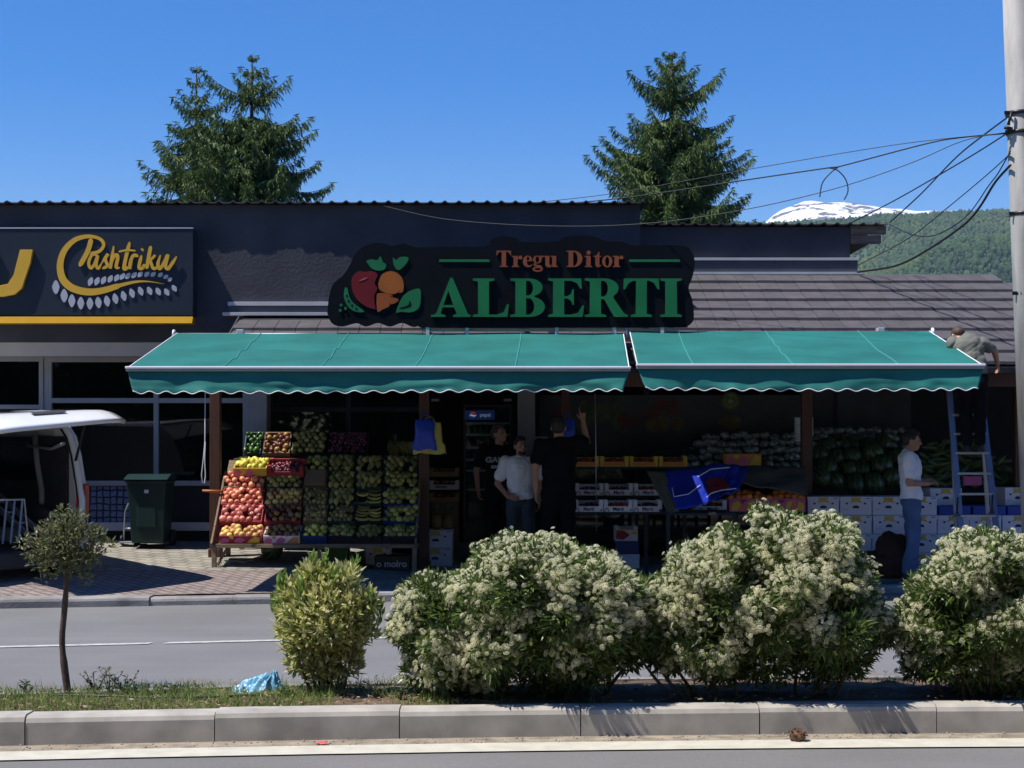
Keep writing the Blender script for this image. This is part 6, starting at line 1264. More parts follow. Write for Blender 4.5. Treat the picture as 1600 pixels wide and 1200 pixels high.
# tailgate: curved panel hinged on the roof edge, drooping slightly outwards
tg = MB(); n, k = 22, 12; vs = []
def tgp(u, v, off=0.):
    y = -.02 - (W - .04) * v; out = -.36 + 1.24 * u; z = 1.715 + .07 * math.sin(u * 2.2) - .02 * u - .20 * max(0, u - .72) ** 1.3 * 2.0 - .15 * v * u
    rnd_ = (2 * v - 1) ** 8; out -= .10 * rnd_ * u
    return Vector((out, y, z - off - .03 * rnd_))
for i in range(n + 1):
    for j in range(k + 1): vs.append(tgp(i / n, j / k))
fs = [(i * (k + 1) + j, (i + 1) * (k + 1) + j, (i + 1) * (k + 1) + j + 1, i * (k + 1) + j + 1) for i in range(n) for j in range(k)]
tg.add(vs, fs, None, 0, True); tgo = tg.build('tailgate', M_van, van); s_ = tgo.modifiers.new('thick', 'SOLIDIFY'); s_.thickness = .042; s_.offset = 0
w = MB(); vs = [tgp(.12 + .48 * i / 12, .10 + .80 * j / 8, -.039) for i in range(13) for j in range(9)]
w.add(vs, [(i * 9 + j, (i + 1) * 9 + j, (i + 1) * 9 + j + 1, i * 9 + j + 1) for i in range(12) for j in range(8)], None, 0, True); w.build('rear_window', mat('dark_tailgate_glass', (.015, .017, .02), .08, spec=.6), tgo)
w = MB(); vs = [tgp(.74 + .07 * i / 3, .38 + .24 * j / 6, -.041) for i in range(4) for j in range(7)]; w.add(vs, [(i * 7 + j, (i + 1) * 7 + j, (i + 1) * 7 + j + 1, i * 7 + j + 1) for i in range(3) for j in range(6)], None, 0, True); w.build('plate_recess', M_vin, tgo)
for v_ in (.05, .95): w = MB(); a = tgp(.42, v_, .05); w.tube([a, Vector((-.12, -.09 - (W - .18) * (v_ > .5), 1.18))], [.011, .016], 8); w.build('gas_strut', M_black, van)
w = MB(); a = tgp(.0, .08); w.box((a.x - .02, a.y, a.z - .06), (.09, .12, .06)); w.build('hinge', M_black, van, .008)
lad = thing('ladder', 'folded aluminium ladder lying in the open load bay of the white van', 'ladder', (0, 0, 0)); lad.location = van.location; lad.rotation_euler = van.rotation_euler
w = MB()
for y_ in (-.45, -.62): w.beam((-.12, y_, .42), (-1.6, y_ + .05, 1.0), .03, .06)
w.build('rail', M_alu2, lad)
for i in range(6): w = MB(); a = Vector((-.2, -.45, .45)).lerp(Vector((-1.55, -.40, .98)), i / 5); w.tube([a, a + Vector((0, -.17, 0))], .014, 6); w.build('rung', M_alu2, lad)
rk2 = thing('wire_rack', 'slatted metal rack standing in the open load bay of the white van', 'rack', van.location); rk2.rotation_euler = van.rotation_euler
w = MB(); w.tube([(-.14, -.62, .30), (-.24, -.62, .82), (-.24, -1.45, .82), (-.14, -1.45, .30)], .014, 6); w.build('frame', M_alu2, rk2)
for i in range(9): w = MB(); y_ = -.68 - i * .09; w.beam((-.16, y_ - .05, .36), (-.24, y_ + .04, .81), .02, .012); w.build('bar', M_alu2, rk2)

# ------------------------------------------------------------------ utility pole and wires
M_pole = mat('weathered_concrete_pole', (.35, .335, .31), .9, var=.28, scale=2.5, stretch=(3, 3, .6), bump=.4, bscale=40, detail=9)
pD = 15.9; px_t, px_b = 1589, 1627
a, b_ = Vector((X(px_b, pD), pD, .0)), Vector((X(px_t - 10, pD), pD, Z(-160, pD)))
pole = thing('utility_pole', 'pale concrete utility pole with dark metal bands at the right edge', 'utility pole', a); invq = Matrix.Translation(-a)
def QP(o): o.parent = pole; o.matrix_parent_inverse = invq; return o
w = MB(); w.tube([a, a.lerp(b_, .5), b_], [.17, .145, .115], 28); QP(w.build('shaft', M_pole))
def at_z(z): return a.lerp(b_, (z - a.z) / (b_.z - a.z))
for py in (208, 335, 459, 178):
    q = at_z(Z(py, pD)); w = MB(); w.lathe([(.135, -.02), (.148, -.018), (.148, .018), (.135, .02)], 24, Matrix.Translation(q)); w.box((q.x - .15, q.y - .06, q.z), (.06, .02, .035)); QP(w.build('metal_band', M_black))
q = at_z(Z(205, pD)); w = MB(); w.tube([(q.x - .12, q.y - .1, q.z), (q.x - .2, q.y - .1, q.z + .02)], .02, 6); w.tube([(q.x - .13, q.y - .12, q.z + .18), (q.x - .17, q.y - .12, q.z + .04)], .015, 6); QP(w.build('insulator', M_black))
q = at_z(Z(395, pD)); w = MB(); w.b2(q.x + .10, q.x + .2, q.y - .16, q.y - .08, q.z - .12, q.z + .45); QP(w.build('meter_box', M_black, None, .01))
M_wire = mat('black_cable', (.012, .012, .014), .5)
def wire(pts, r, label, d0=pD - .1, d1=20.4):
    n = len(pts); p3 = [P(x_, y_, d0 + (d1 - d0) * (pts[0][0] - x_) / max(1, pts[0][0] - pts[-1][0])) for x_, y_ in pts]; w = MB(); w.tube(smoothline(p3, 6), r, 5); return tag(w.build('overhead_wire', M_wire), label, 'wire', 'wires from the pole')
wire([(1577, 207), (1400, 226), (1150, 268), (960, 302), (820, 318)], .0045, 'topmost thin wire running from the pole past the right spruce', d1=18.9)
w1 = wire([(1577, 208), (1500, 215), (1445, 225), (1312, 260), (1296, 262), (1160, 282), (1000, 306), (900, 317)], .008, 'thicker wire with a hanging loose coil between pole and spruce', d1=18.9)
w = MB(); dl = 17.2; w.tube(smoothline([P(1310, 261, dl), P(1298, 270, dl), (P(1285, 286, dl)), P(1281, 308, dl)], 6), .007, 5); w.tube(smoothline([P(1292, 262, dl), P(1308, 266, dl), P(1321, 280, dl), P(1325, 298, dl), P(1319, 312, dl)], 6), .007, 5); q = w.build('loose_coil', M_wire); q.parent = w1
wire([(1577, 206), (1505, 220), (1420, 256), (1300, 296), (1150, 330), (1000, 350), (850, 353), (700, 343), (600, 322)], .005, 'long sagging wire crossing low in front of the dark upper wall', d1=18.6)
wire([(1579, 180), (1545, 205), (1495, 245), (1440, 302), (1391, 347)], .009, 'steep wire from the pole top to the corner of the plank ends', d1=20.3)
wire([(1577, 206), (1535, 233), (1480, 266), (1400, 312), (1330, 348)], .008, 'wire dropping from the pole to the right end of the roof edge', d1=20.3)
wire([(1579, 240), (1540, 275), (1480, 325), (1420, 372), (1338, 416)], .006, 'thin wire crossing the wooded hill to the flashing below the roof', d1=20.4)
wire([(1579, 236), (1560, 270), (1545, 290), (1510, 338), (1465, 366), (1430, 368), (1390, 351)], .007, 'slack wire sagging before the hill to the plank ends', d1=20.3)
wire([(1579, 258), (1555, 285), (1530, 325), (1505, 352), (1450, 390), (1400, 415), (1340, 425)], .014, 'heaviest black cable curving down from the pole to the tiled roof', d1=20.4)
# ------------------------------------------------------------------ spruces behind the building
M_bark = mat('conifer_bark', (.09, .06, .045), .9, var=.3, scale=8, bump=.6, bscale=30)
M_needle = leafmat('spruce_needles', [(.045, .085, .034), (.078, .135, .038), (.115, .185, .042), (.16, .23, .05), (.05, .10, .04)], .5, .15, .35)
BL_V = [(0, 0, 0), (.5, .35, .1), (0, 1, -.08), (-.5, .35, .1)]
def conifer(label, cx, toppy, D, hw, seed, yaw_bias=None, leader=.5, dens=1., zlow=2.6):
    rs = np.random.RandomState(seed); x0 = X(cx, D); zt = Z(toppy, D); k = D / F
    root = thing('spruce_tree', label, 'tree', (x0, D, 0), 'spruces behind the shop'); lm = []
    w = MB(); H = zt; w.tube([(0, 0, -.1), (.03, 0, H * .35), (-.03, 0.02, H * .7), (0, 0, H - leader * .5), (0, 0, H)], [.20, .15, .08, .02, .006], 8)
    w.build('trunk', M_bark, root)
    PB, DB, NB, SB_, WB = [], [], [], [], []; br = MB(); z = zt - .12
    while z > zlow:
        py = HZ - (z - EYE) / k; R_ = hw(py) * k
        nb = 9 if z < zt - 1 else 5; a0 = rs.uniform(0, 6.28); top = z > zt - 1.2
        for b in range(nb):
            a = a0 + 6.283 * b / nb + rs.uniform(-.3, .3); L = max(.05, R_ * rs.uniform(.60, 1.10) * (1 + .16 * math.sin(a * 2 + z * 1.3 + seed)))
            rise = .55 if top else rs.uniform(.04, .22); sag = .10 * L if top else .30 * L
            m = max(3, int(L / .06)); pts = []
            for i in range(m + 1):
                t = i / m; pts.append(np.array([math.cos(a) * L * t, math.sin(a) * L * t, z + rise * L * t - sag * math.sin(t * 2.2) + (.22 * L * (t - .4) ** 2 if t > .4 else 0)]))
            br.tube([Vector(p) for p in pts[::2]], [max(.005, .020 * (1 - i / len(pts[::2])) * min(1, L)) for i in range(len(pts[::2]))], 4, 0, False)
            out = np.array([math.cos(a), math.sin(a), 0]); sd = np.array([-math.sin(a), math.cos(a), 0])
            for i in range(1, m + 1):
                t = i / m; lw = min(.55 * L, (.42 * (1 - t) ** .7 + .10) * min(1, .25 + L / 1.4))
                for s in (-1, 1):
                    for q in range(max(1, int(round(dens * 2.6)))):
                        td = out * rs.uniform(.25, .8) + sd * s * rs.uniform(.25, 1.0) + np.array([0, 0, rs.uniform(-1.3, -.1)]); td /= np.linalg.norm(td)
                        ll = lw * rs.uniform(.45, 1.1); mm = max(1, int(ll / .055))
                        for h in range(mm + 1):
                            base = pts[i] + td * ll * h / (mm + 1) + np.array([0, 0, -.10 * ll * (h / (mm + 1)) ** 2]) + rs.normal(0, .008, 3)
                            PB.append(base); DB.append(td + rs.normal(0, .22, 3) + np.array([0, 0, -.35])); NB.append(np.array([rs.normal(0, .6), rs.normal(0, .6), 1.])); SB_.append(min(rs.uniform(.08, .15), L * .5 + .02)); WB.append(rs.uniform(.016, .030))
            for q in range(3): PB.append(pts[-1] - out * .04 * q); DB.append(out + sd * (q - 1) * .6 + np.array([0, 0, .3])); NB.append(np.array([0, 0, 1.])); SB_.append(min(.15, L * .5 + .03)); WB.append(.022)
        z -= rs.uniform(.20, .36)
    for i in range(int(leader * 22)):
        zz_ = zt - rs.uniform(0, leader * 1.4); a = rs.uniform(0, 6.28); PB.append(np.array([0, 0, zz_])); DB.append(np.array([math.cos(a), math.sin(a), .7])); NB.append(np.array([0, 0, 1.])); SB_.append(rs.uniform(.04, .09)); WB.append(.013)
    br.build('branches', M_bark, root)
    V, Fc = scatter(BL_V, LEAF_F, np.array(PB), np.array(DB), np.array(NB), np.array(SB_), np.array(WB)); npobj('crown', V, Fc, M_needle, root)
    return root
def pw_(pts): xs = [p[0] for p in pts]; ys = [p[1] for p in pts]; return lambda y: float(np.interp(y, xs, ys))
conifer('tall dense spruce, taller of the close pair at the left with a bare leader', 394, 84, 32.0, pw_([(85, 4), (112, 15), (132, 30), (150, 56), (185, 74), (215, 100), (250, 108), (300, 114), (500, 155)]), 3, leader=1.0, dens=1.25)
conifer('looser spruce, shorter of the close pair at the left with wide lower boughs', 307, 102, 33.5, pw_([(102, 3), (125, 13), (150, 20), (175, 40), (215, 60), (260, 82), (300, 100), (500, 140)]), 8, leader=1.0, dens=.95)
conifer('single broad spruce with layered boughs rising behind the right part of the shop', 1050, 80, 34.0, pw_([(80, 5), (95, 16), (115, 42), (150, 58), (180, 84), (225, 112), (270, 124), (320, 132), (500, 165)]), 15, leader=.2, dens=1.15)

# ------------------------------------------------------------------ shrubs of the median
M_stem = mat('shrub_stem', (.11, .08, .055), .85, var=.3, scale=20)
def sublobes(out, n):
    rx = np.random.RandomState(n); zs = [c[2] for c, r in out]; z0, z1 = min(zs), max(zs)
    out = [(c + np.array([0, .07 * (1 - (c[2] - z0) / (z1 - z0)), 0]), r * np.array([1, .66 + .58 * (c[2] - z0) / (z1 - z0), 1])) for c, r in out]; res = list(out)
    for c, r in out:
        for q in range(6):
            d = rx.normal(0, 1, 3); d[1] -= .5; d /= np.linalg.norm(d); s = r[0] * rx.uniform(.26, .48); res.append((c + d * r * .93, np.array([s, s, s * .9])))
    return res
def lobes_world(lobes, dy, dk=1.):
    out = []
    for i, (px, py, r, *q) in enumerate(lobes):
        D = dy + (q[0] if q else 0); k = D / F; out.append((np.array([X(px, D), D, Z(py, D)]), np.array([r * k * (.90 if dk > 1 else 1), min(r * k * dk, .62), r * k * (.84 if dk > 1 else .92)])))
    return out
def sample_lobes(L, n, rs, rmin, rmax, power=.6):
    vol = np.array([np.prod(r) ** (2 / 3.) for c, r in L]); pr = vol / vol.sum(); idx = rs.choice(len(L), n, p=pr)
    d = rs.normal(0, 1, (n, 3)); d /= np.linalg.norm(d, axis=1, keepdims=True); rad = rmin + (rmax - rmin) * rs.uniform(0, 1, n) ** power
    C = np.array([L[i][0] for i in idx]); Rr = np.array([L[i][1] for i in idx]); p = C + d * Rr * rad[:, None]; nn = d / Rr; nn /= np.linalg.norm(nn, axis=1, keepdims=True)
    inside = np.zeros(n, int)
    for c, r in L: inside += (np.sum(((p - c) / r) ** 2, 1) < .55)
    return p, nn, rad, inside
HV, HF = [], []
rsf = np.random.RandomState(2)
for i in range(26):                                                   # one flower head: many small petals on a dome
    t = math.acos(1 - 1.25 * (i + .5) / 26); a = i * 2.39996; c = np.array([math.sin(t) * math.cos(a), math.sin(t) * math.sin(a), math.cos(t) * .55]); c = c * rsf.uniform(.88, 1.1)
    nrm = c / np.linalg.norm(c); u = np.cross(nrm, [0.3, .2, .9]); u /= np.linalg.norm(u); v = np.cross(nrm, u); an = rsf.uniform(0, 6.28); u2 = u * math.cos(an) + v * math.sin(an); v2 = np.cross(nrm, u2); s = .21
    o = len(HV)
    HV += [c + u2 * s, c + v2 * s - nrm * .05, c - u2 * s, c - v2 * s - nrm * .05, c + nrm * .10]; HF += [(o, o + 1, o + 4), (o + 1, o + 2, o + 4), (o + 2, o + 3, o + 4), (o + 3, o, o + 4)]
HV = np.array(HV)[:, [0, 2, 1]]      # dome axis becomes template y
M_oleaf = leafmat('dark_glossy_leaves', [(.045, .075, .02), (.07, .115, .028), (.11, .165, .036), (.17, .23, .055), (.08, .125, .03)], .36, .36, .5)
M_flower = leafmat('cream_flowers', [(.89, .85, .58), (.91, .87, .64), (.93, .90, .74), (.87, .82, .50), (.76, .76, .38)], .7, .38, .2)
def flowering_bush(label, lobes, dy, seed, nleaf, nflow, low, bare=()):
    rs = np.random.RandomState(seed); L = sublobes(lobes_world(lobes, dy, 2.0), len(lobes)); cx = np.mean([c[0] for c, r in L])
    root = thing('flowering_shrub', label, 'shrub', (cx, dy, .14), 'white flowering shrubs'); off = np.array([cx, dy, .14])
    p, nn, rad, ins = sample_lobes(L, nleaf, rs, .35, 1.04); keep = (ins < 3) & (p[:, 2] > low + .02 * rs.normal(0, 1, nleaf)); p, nn = p[keep], nn[keep]; n = len(p)
    d = nn * .8 + rs.normal(0, .45, (n, 3)) + np.array([0, 0, .25]); s = rs.uniform(.038, .072, n); wd = s * rs.uniform(.24, .36, n)
    parts = [scatter(LEAF_V, LEAF_F, p - off, d, rs.normal(0, .6, (n, 3)) + [0, -.2, 1], s, wd)]
    npobj('foliage', *join(parts), M_oleaf, root)
    p, nn, rad, ins = sample_lobes(L, nflow * 9, rs, .93, 1.07); ph = np.array([noise.noise(Vector(q) * 3.4 + Vector((seed, 0, 0))) for q in p])
    ph2 = np.array([noise.noise(Vector(q) * 7.5 + Vector((seed, 9, 0))) for q in p]); up = nn[:, 2] * .75 - nn[:, 1] * .15 + ph * 1.9 + ph2 * 1.1 - nn[:, 0] * .2
    zr = (p[:, 2] - low) / (max(c[2] + r[2] for c, r in L) - low)
    keep = (ins < 2) & (p[:, 2] > low + .04) & (up + .75 * (zr - .40) > rs.uniform(-.25, .70, len(p)))
    for (bx, by, br) in bare: keep &= ((p[:, 0] - X(bx, dy)) ** 2 + (p[:, 2] - Z(by, dy)) ** 2 > (br * dy / F) ** 2)
    p, nn = p[keep][:nflow], nn[keep][:nflow]; n = len(p)
    # heads sit in small trusses
    q = np.repeat(p, 4, 0) + rs.normal(0, .021, (n * 4, 3)); nq = np.repeat(nn, 4, 0) + rs.normal(0, .30, (n * 4, 3)) + [-.45, -.30, .85]
    V, Fc = scatter(HV, HF, q - off, nq, rs.normal(0, 1, (n * 4, 3)), rs.uniform(.010, .019, n * 4)); fo = npobj('flower_heads', V, Fc, M_flower, root); fo['kind'] = 'stuff'
    w = MB()
    for i in range(12):
        c, r = L[rs.randint(len(L))]; b0 = np.array([c[0] * .6 + cx * .4 - cx + rs.uniform(-.1, .1), rs.uniform(-.1, .1), -.03]); e = c - off + rs.normal(0, .4, 3) * r; e[2] = max(e[2], low + .1)
        m_ = (b0 + e) / 2 + rs.normal(0, .04, 3); w.tube([Vector(b0), Vector(m_), Vector(e)], [.013, .009, .004], 5)
    w.build('stems', M_stem, root); return root
BD = 8.86
flowering_bush('large white flowering shrub right of the variegated one, widest on its left side',
  [(805, 900, 66), (868, 898, 60), (755, 935, 62), (700, 950, 55), (655, 940, 36), (640, 985, 34), (700, 1010, 66), (770, 1000, 80), (850, 975, 90), (930, 920, 62), (905, 990, 80), (960, 950, 52), (975, 1010, 45), (680, 1048, 45), (760, 1050, 50), (850, 1050, 46), (900, 1040, 40), (930, 890, 30), (985, 950, 48), (990, 985, 44), (800, 868, 34), (855, 872, 32)], BD, 5, 44000, 2700, Z(1086, BD))
flowering_bush('tallest white flowering shrub in the middle of the hedge, below the watermelons',
  [(1225, 845, 46), (1290, 850, 48), (1215, 830, 32), (1240, 900, 68), (1310, 905, 56), (1130, 870, 44), (1085, 890, 44), (1125, 925, 64), (1055, 940, 50), (1040, 985, 48), (1105, 995, 68), (1190, 965, 80), (1280, 970, 80), (1345, 970, 46), (1200, 1030, 52), (1290, 1030, 50), (1120, 1030, 46), (1045, 1020, 36), (1375, 985, 26), (1330, 1020, 40), (1010, 960, 36), (1000, 1000, 34), (1190, 805, 14)], BD, 9, 44000, 2700, Z(1066, BD))
flowering_bush('white flowering shrub at the right edge, greener on its near left flank',
  [(1530, 872, 48), (1580, 885, 52), (1500, 905, 50), (1450, 925, 30), (1440, 975, 46), (1500, 975, 62), (1565, 960, 76), (1625, 940, 80), (1460, 1020, 50), (1530, 1030, 62), (1600, 1035, 62), (1420, 985, 26), (1640, 1000, 70), (1680, 930, 70), (1690, 1010, 60)], BD, 14, 38000, 2100, Z(1078, BD), bare=((1465, 945, 34), (1500, 1010, 30), (1450, 1030, 26)))
# variegated shrub
M_varieg = leafmat('yellow_edged_leaves', [(.62, .58, .20), (.68, .64, .28), (.20, .26, .05), (.46, .47, .12), (.78, .74, .44), (.13, .20, .035)], .38, .4, .5)
M_fresh = leafmat('fresh_green_leaves', [(.17, .30, .045), (.24, .36, .07), (.12, .22, .04)], .38, .4, .5)
def plain_shrub(name, label, lobes, dy, seed, nleaf, m, low, size, wrat, stems, tops=(), m2=None, flatk=1., rmin=.3):
    rs = np.random.RandomState(seed); L = lobes_world(lobes, dy); cx = np.mean([c[0] for c, r in L]); off = np.array([cx, dy, .13])
    root = thing(name, label, 'shrub', tuple(off)); p, nn, rad, ins = sample_lobes(L, nleaf, rs, rmin, 1.02); keep = (ins < 4) & (p[:, 2] > low + rs.normal(0, .03, nleaf)); p, nn = p[keep], nn[keep]; n = len(p)
    d = nn * .7 + rs.normal(0, .4, (n, 3)) + np.array([0, 0, .5 * flatk]); s = rs.uniform(size[0], size[1], n)
    npobj('foliage', *scatter(LEAF_V, LEAF_F, p - off, d, rs.normal(0, .7, (n, 3)) + [0, -.6, .6], s, s * rs.uniform(*wrat, n)), m, root)
    if tops:
        PP, DD = [], []
        for (px, py, h_) in tops:
            b = np.array([X(px, dy), dy + rs.uniform(-.12, .1), Z(py, dy)])
            PP, DD = [], []
            for i in range(34): t = rs.uniform(0, 1); PP.append(b + [rs.normal(0, .008), rs.normal(0, .008), -t * h_ * dy / F]); a = rs.uniform(0, 6.28); DD.append([math.cos(a) * .5, math.sin(a) * .5, 1 if t > .05 else 3])
            n = len(PP); s = rs.uniform(size[0], size[1], n); npobj('young_shoot', *scatter(LEAF_V, LEAF_F, np.array(PP) - off, np.array(DD), rs.normal(0, 1, (n, 3)), s, s * .33), m2 or m, root)
        
    w = MB()
    for (x0_, x1_, y1_) in stems:
        b0 = Vector((X(x0_, dy), dy + rs.uniform(-.05, .05), .11)) - Vector(off); e = Vector((X(x1_, dy), dy + rs.uniform(-.12, .12), Z(y1_, dy))) - Vector(off); w.tube([b0, (b0 + e) / 2 + Vector((rs.uniform(-.01, .01), 0, 0)), e], [.011, .008, .004], 5)
    w.build('stems', M_stem, root); return root
plain_shrub('variegated_shrub', 'round shrub of yellow edged leaves with bright upright shoots left of the white flowers',
  [(505, 965, 60), (472, 945, 36), (542, 950, 37), (510, 925, 38), (477, 998, 37), (540, 993, 36), (508, 1010, 32), (454, 970, 20), (560, 975, 18), (455, 925, 20), (572, 940, 18), (490, 900, 24), (540, 905, 22), (578, 985, 14), (444, 990, 12), (500, 1045, 26), (540, 1035, 24), (470, 1035, 20), (515, 1060, 20)], 8.95, 21, 7800, M_varieg, Z(1066, 8.95), (.042, .074), (.28, .40),
  [(492 + i, 1030 + i % 3 * 10, 0)[:0] or (488 + i * 5, 450 + i * 12, 1000) for i in range(10)], [(488, 872, 44), (508, 866, 52), (553, 876, 56), (540, 888, 44), (440, 898, 44), (462, 903, 38), (475, 910, 36), (580, 925, 40), (525, 895, 46), (590, 945, 36), (428, 935, 30)], M_fresh)
# small clipped standard tree
M_tleaf = leafmat('dull_green_leaves', [(.09, .115, .04), (.15, .175, .07), (.22, .23, .10), (.11, .11, .045), (.17, .14, .075)], .42, .35, .45)
rs = np.random.RandomState(31); dt = 8.95
L = lobes_world([(100, 852, 40), (75, 850, 28), (128, 850, 30), (105, 828, 26), (88, 870, 26), (115, 875, 26), (148, 838, 15), (55, 858, 16), (118, 812, 14), (80, 822, 15), (150, 868, 13), (62, 880, 13), (98, 800, 11), (166, 852, 10), (36, 848, 10), (135, 905, 10), (70, 905, 9)], dt); off = np.array([X(103, dt), dt, .13])
tree = thing('standard_tree', 'small standard tree with a round olive-green head on a thin bent trunk', 'tree', tuple(off))
p, nn, rad, ins = sample_lobes(L, 2300, rs, .25, 1.18); n = len(p); s = rs.uniform(.025, .048, n)
npobj('crown', *scatter(LEAF_V, LEAF_F, p - off, nn * .8 + rs.normal(0, .5, (n, 3)) + [0, 0, .3], rs.normal(0, .7, (n, 3)) + [0, -.4, .8], s, s * rs.uniform(.3, .45, n)), M_tleaf, tree)
w = MB(); o3 = Vector(off); w.tube([q - o3 for q in smoothline([P(107, 1090, dt), P(101, 1045, dt), P(97, 1000, dt), P(101, 950, dt), P(104, 905, dt), P(103, 860, dt)], 4)], [.022] * 6 + [.018] * 8 + [.016] * 7, 8); w.build('trunk', M_bark, tree)
w = MB()
for i in range(14): a, e = P(103, 890 - rs.uniform(0, 30), dt), P(100 + rs.uniform(-50, 50), 850 + rs.uniform(-35, 30), dt + rs.uniform(-.15, .15)); w.tube([a - o3, (a + e) / 2 - o3 + Vector((0, 0, -.01)), e - o3], [.006, .004, .002], 4)
w.build('twigs', M_stem, tree)
# ------------------------------------------------------------------ grass, weeds, litter
M_grass = leafmat('grass_blades', [(.10, .19, .03), (.16, .26, .045), (.21, .30, .06), (.32, .33, .13), (.12, .20, .035)], .5, .35, .3)
rs = np.random.RandomState(17); n = 52000
gx = rs.uniform(-6.5, 6.5, n); tt = rs.uniform(0, 1, n); ys = np.array([kerb_f(a) + .15 + (med_b(a) - .13 - kerb_f(a) - .15) * b for a, b in zip(gx, tt)])
ph = np.array([noise.noise(Vector((a * 1.6, b * 2.2, 0))) + .6 * noise.noise(Vector((a * 5, b * 6, 4))) for a, b in zip(gx, ys)])
dens = np.where(gx < -1.0, .62, np.where(gx < -.35, .30, .05)) - .22 * (tt > .62); keep = ph + rs.uniform(-.3, .3, n) < (dens - .32) * 1.6
gx, ys, tt = gx[keep], ys[keep], tt[keep]; n = len(gx); pos = np.stack([gx, ys, .145 + .02 * np.sin(np.pi * tt)], 1); s = rs.uniform(.03, .085, n) * (.7 + .6 * rs.uniform(0, 1, n) ** 3)
o = npobj('grass', *scatter([(-.5, 0, 0), (.5, 0, 0), (.0, 1, -.15)], [(0, 1, 2)], pos, rs.normal(0, .55, (n, 3)) + [0, 0, 1], rs.normal(0, 1, (n, 3)), s, rs.uniform(.003, .007, n)), M_grass); tag(o, 'short rough grass growing on the planted strip in the middle of the road', 'grass', kind='stuff')
n = 3800; gx = rs.uniform(-6, 6, n); ys = np.array([kerb_f(a) + .17 + rs.uniform(0, 1) * (med_b(a) - .3 - kerb_f(a)) for a in gx]); pos = np.stack([gx, ys, np.full(n, .172)], 1); s = rs.uniform(.015, .04, n)
o = npobj('dead_leaves', *scatter(LEAF_V, LEAF_F, pos, rs.normal(0, 1, (n, 3)) * [1, 1, .25], rs.normal(0, .3, (n, 3)) + [0, 0, 1], s, s * .5), leafmat('dry_leaves', [(.22, .13, .07), (.32, .22, .12), (.14, .09, .05), (.40, .33, .22)], .8, .1)); tag(o, 'dry fallen leaves and twigs scattered over the soil of the planted strip', 'dead leaves', kind='stuff')
M_weed = leafmat('weed_leaves', [(.035, .07, .02), (.06, .11, .03), (.08, .12, .04)], .5, .2)
def weed(px, py, h_, label, dy, seed, spread=.06):
    rs = np.random.RandomState(seed); base = Vector((X(px, dy), dy, .15)); r = thing('weed', label, 'weed', base); w = MB(); PP, DD = [], []
    for i in range(5):
        e = Vector((rs.uniform(-spread, spread) * 1.6, rs.uniform(-spread, spread), h_ * rs.uniform(.55, 1))); m_ = e * .5 + Vector((rs.uniform(-.01, .01), 0, .01)); w.tube([Vector((0, 0, -.02)), m_, e], [.003, .0025, .0015], 4)
        for k in range(13): t = rs.uniform(.1, 1); q = m_ * (2 * t) if t < .5 else m_.lerp(e, (t - .5) * 2); PP.append(tuple(q)); a = rs.uniform(0, 6.28); DD.append((math.cos(a), math.sin(a), .5))
    w.build('stalks', M_stem, r); n = len(PP); s = rs.uniform(.018, .04, n); npobj('leaves', *scatter(LEAF_V, LEAF_F, np.array(PP), np.array(DD), rs.normal(0, .3, (n, 3)) + [0, 0, 1], s, s * .35), M_weed, r); return r
for i, (px, hh, dy, lab) in enumerate(((45, .10, 8.9, 'low weed at the left edge of the planted strip'), (150, .16, 9.0, 'thin branching weed right of the small standard tree'), (172, .19, 8.85, 'tallest dark weed right of the small standard tree'), (195, .13, 8.95, 'dense weed between the standard tree and the blue bag'), (215, .09, 8.8, 'low weed nearer the kerb left of the blue bag'), (268, .07, 8.9, 'small weed just left of the blue bag'), (592, .13, 8.75, 'sprig of weed between the variegated and the white flowering shrubs'), (625, .10, 8.7, 'low weed under the left side of the first white shrub'), (1085, .12, 8.75, 'dry weed between the two white flowering shrubs'), (1075, .10, 8.7, 'low weed by the kerb between the two white shrubs'), (450, .08, 8.8, 'small weed left of the variegated shrub foot'))): weed(px, 0, hh, lab, dy, 40 + i)
M_bagl = mat('light_blue_plastic_bag', (.17, .42, .62), .35, var=.25, scale=8, spec=.6, bump=.8, bscale=24)
mb = MB(); vs = []; nr, na = 26, 120
for i in range(nr + 1):
    t = i / nr
    for j in range(na):
        a = 2 * math.pi * j / na; c_, s_2 = math.cos(a), math.sin(a)
        edge = (.155 if c_ < 0 else .085) * (1 + .22 * noise.noise(Vector((c_ * 2, s_2 * 2, 1)))) ; rr_ = edge * t
        fold = abs(noise.noise(Vector((c_ * 3.2, s_2 * 3.2, t * .8)))) + .5 * abs(noise.noise(Vector((c_ * 8, s_2 * 8, t * 2.5))))
        h = .135 * (1 - t) ** .8 * (1 - .28 * max(0, -c_)) + .075 * (fold - .25) * math.sin(math.pi * min(1, t * 1.05)) + .02 * noise.noise(Vector((c_ * t * 9, s_2 * t * 9, 3)))
        vs.append((rr_ * c_ + .035 * (1 - t), rr_ * s_2 * .62, max(0, h) + .004))
mb.add(vs, [(i * na + j, (i + 1) * na + j, (i + 1) * na + (j + 1) % na, i * na + (j + 1) % na) for i in range(nr) for j in range(na)], None, 0, True)
o = mb.build('plastic_bag', M_bagl); o.location = (X(415, 9.0), 9.0, .150); o.scale = (1.30, 1.1, .92); tag(o, 'crumpled light blue plastic bag lying on the grass of the planted strip', 'plastic bag')
mb = MB(); rr = random.Random(6)
mb.ell((0, 0, .03), (.045, .035, .035), 16, 10, None, 0, lambda v: 1 + .3 * noise.noise(Vector(v) * 4))
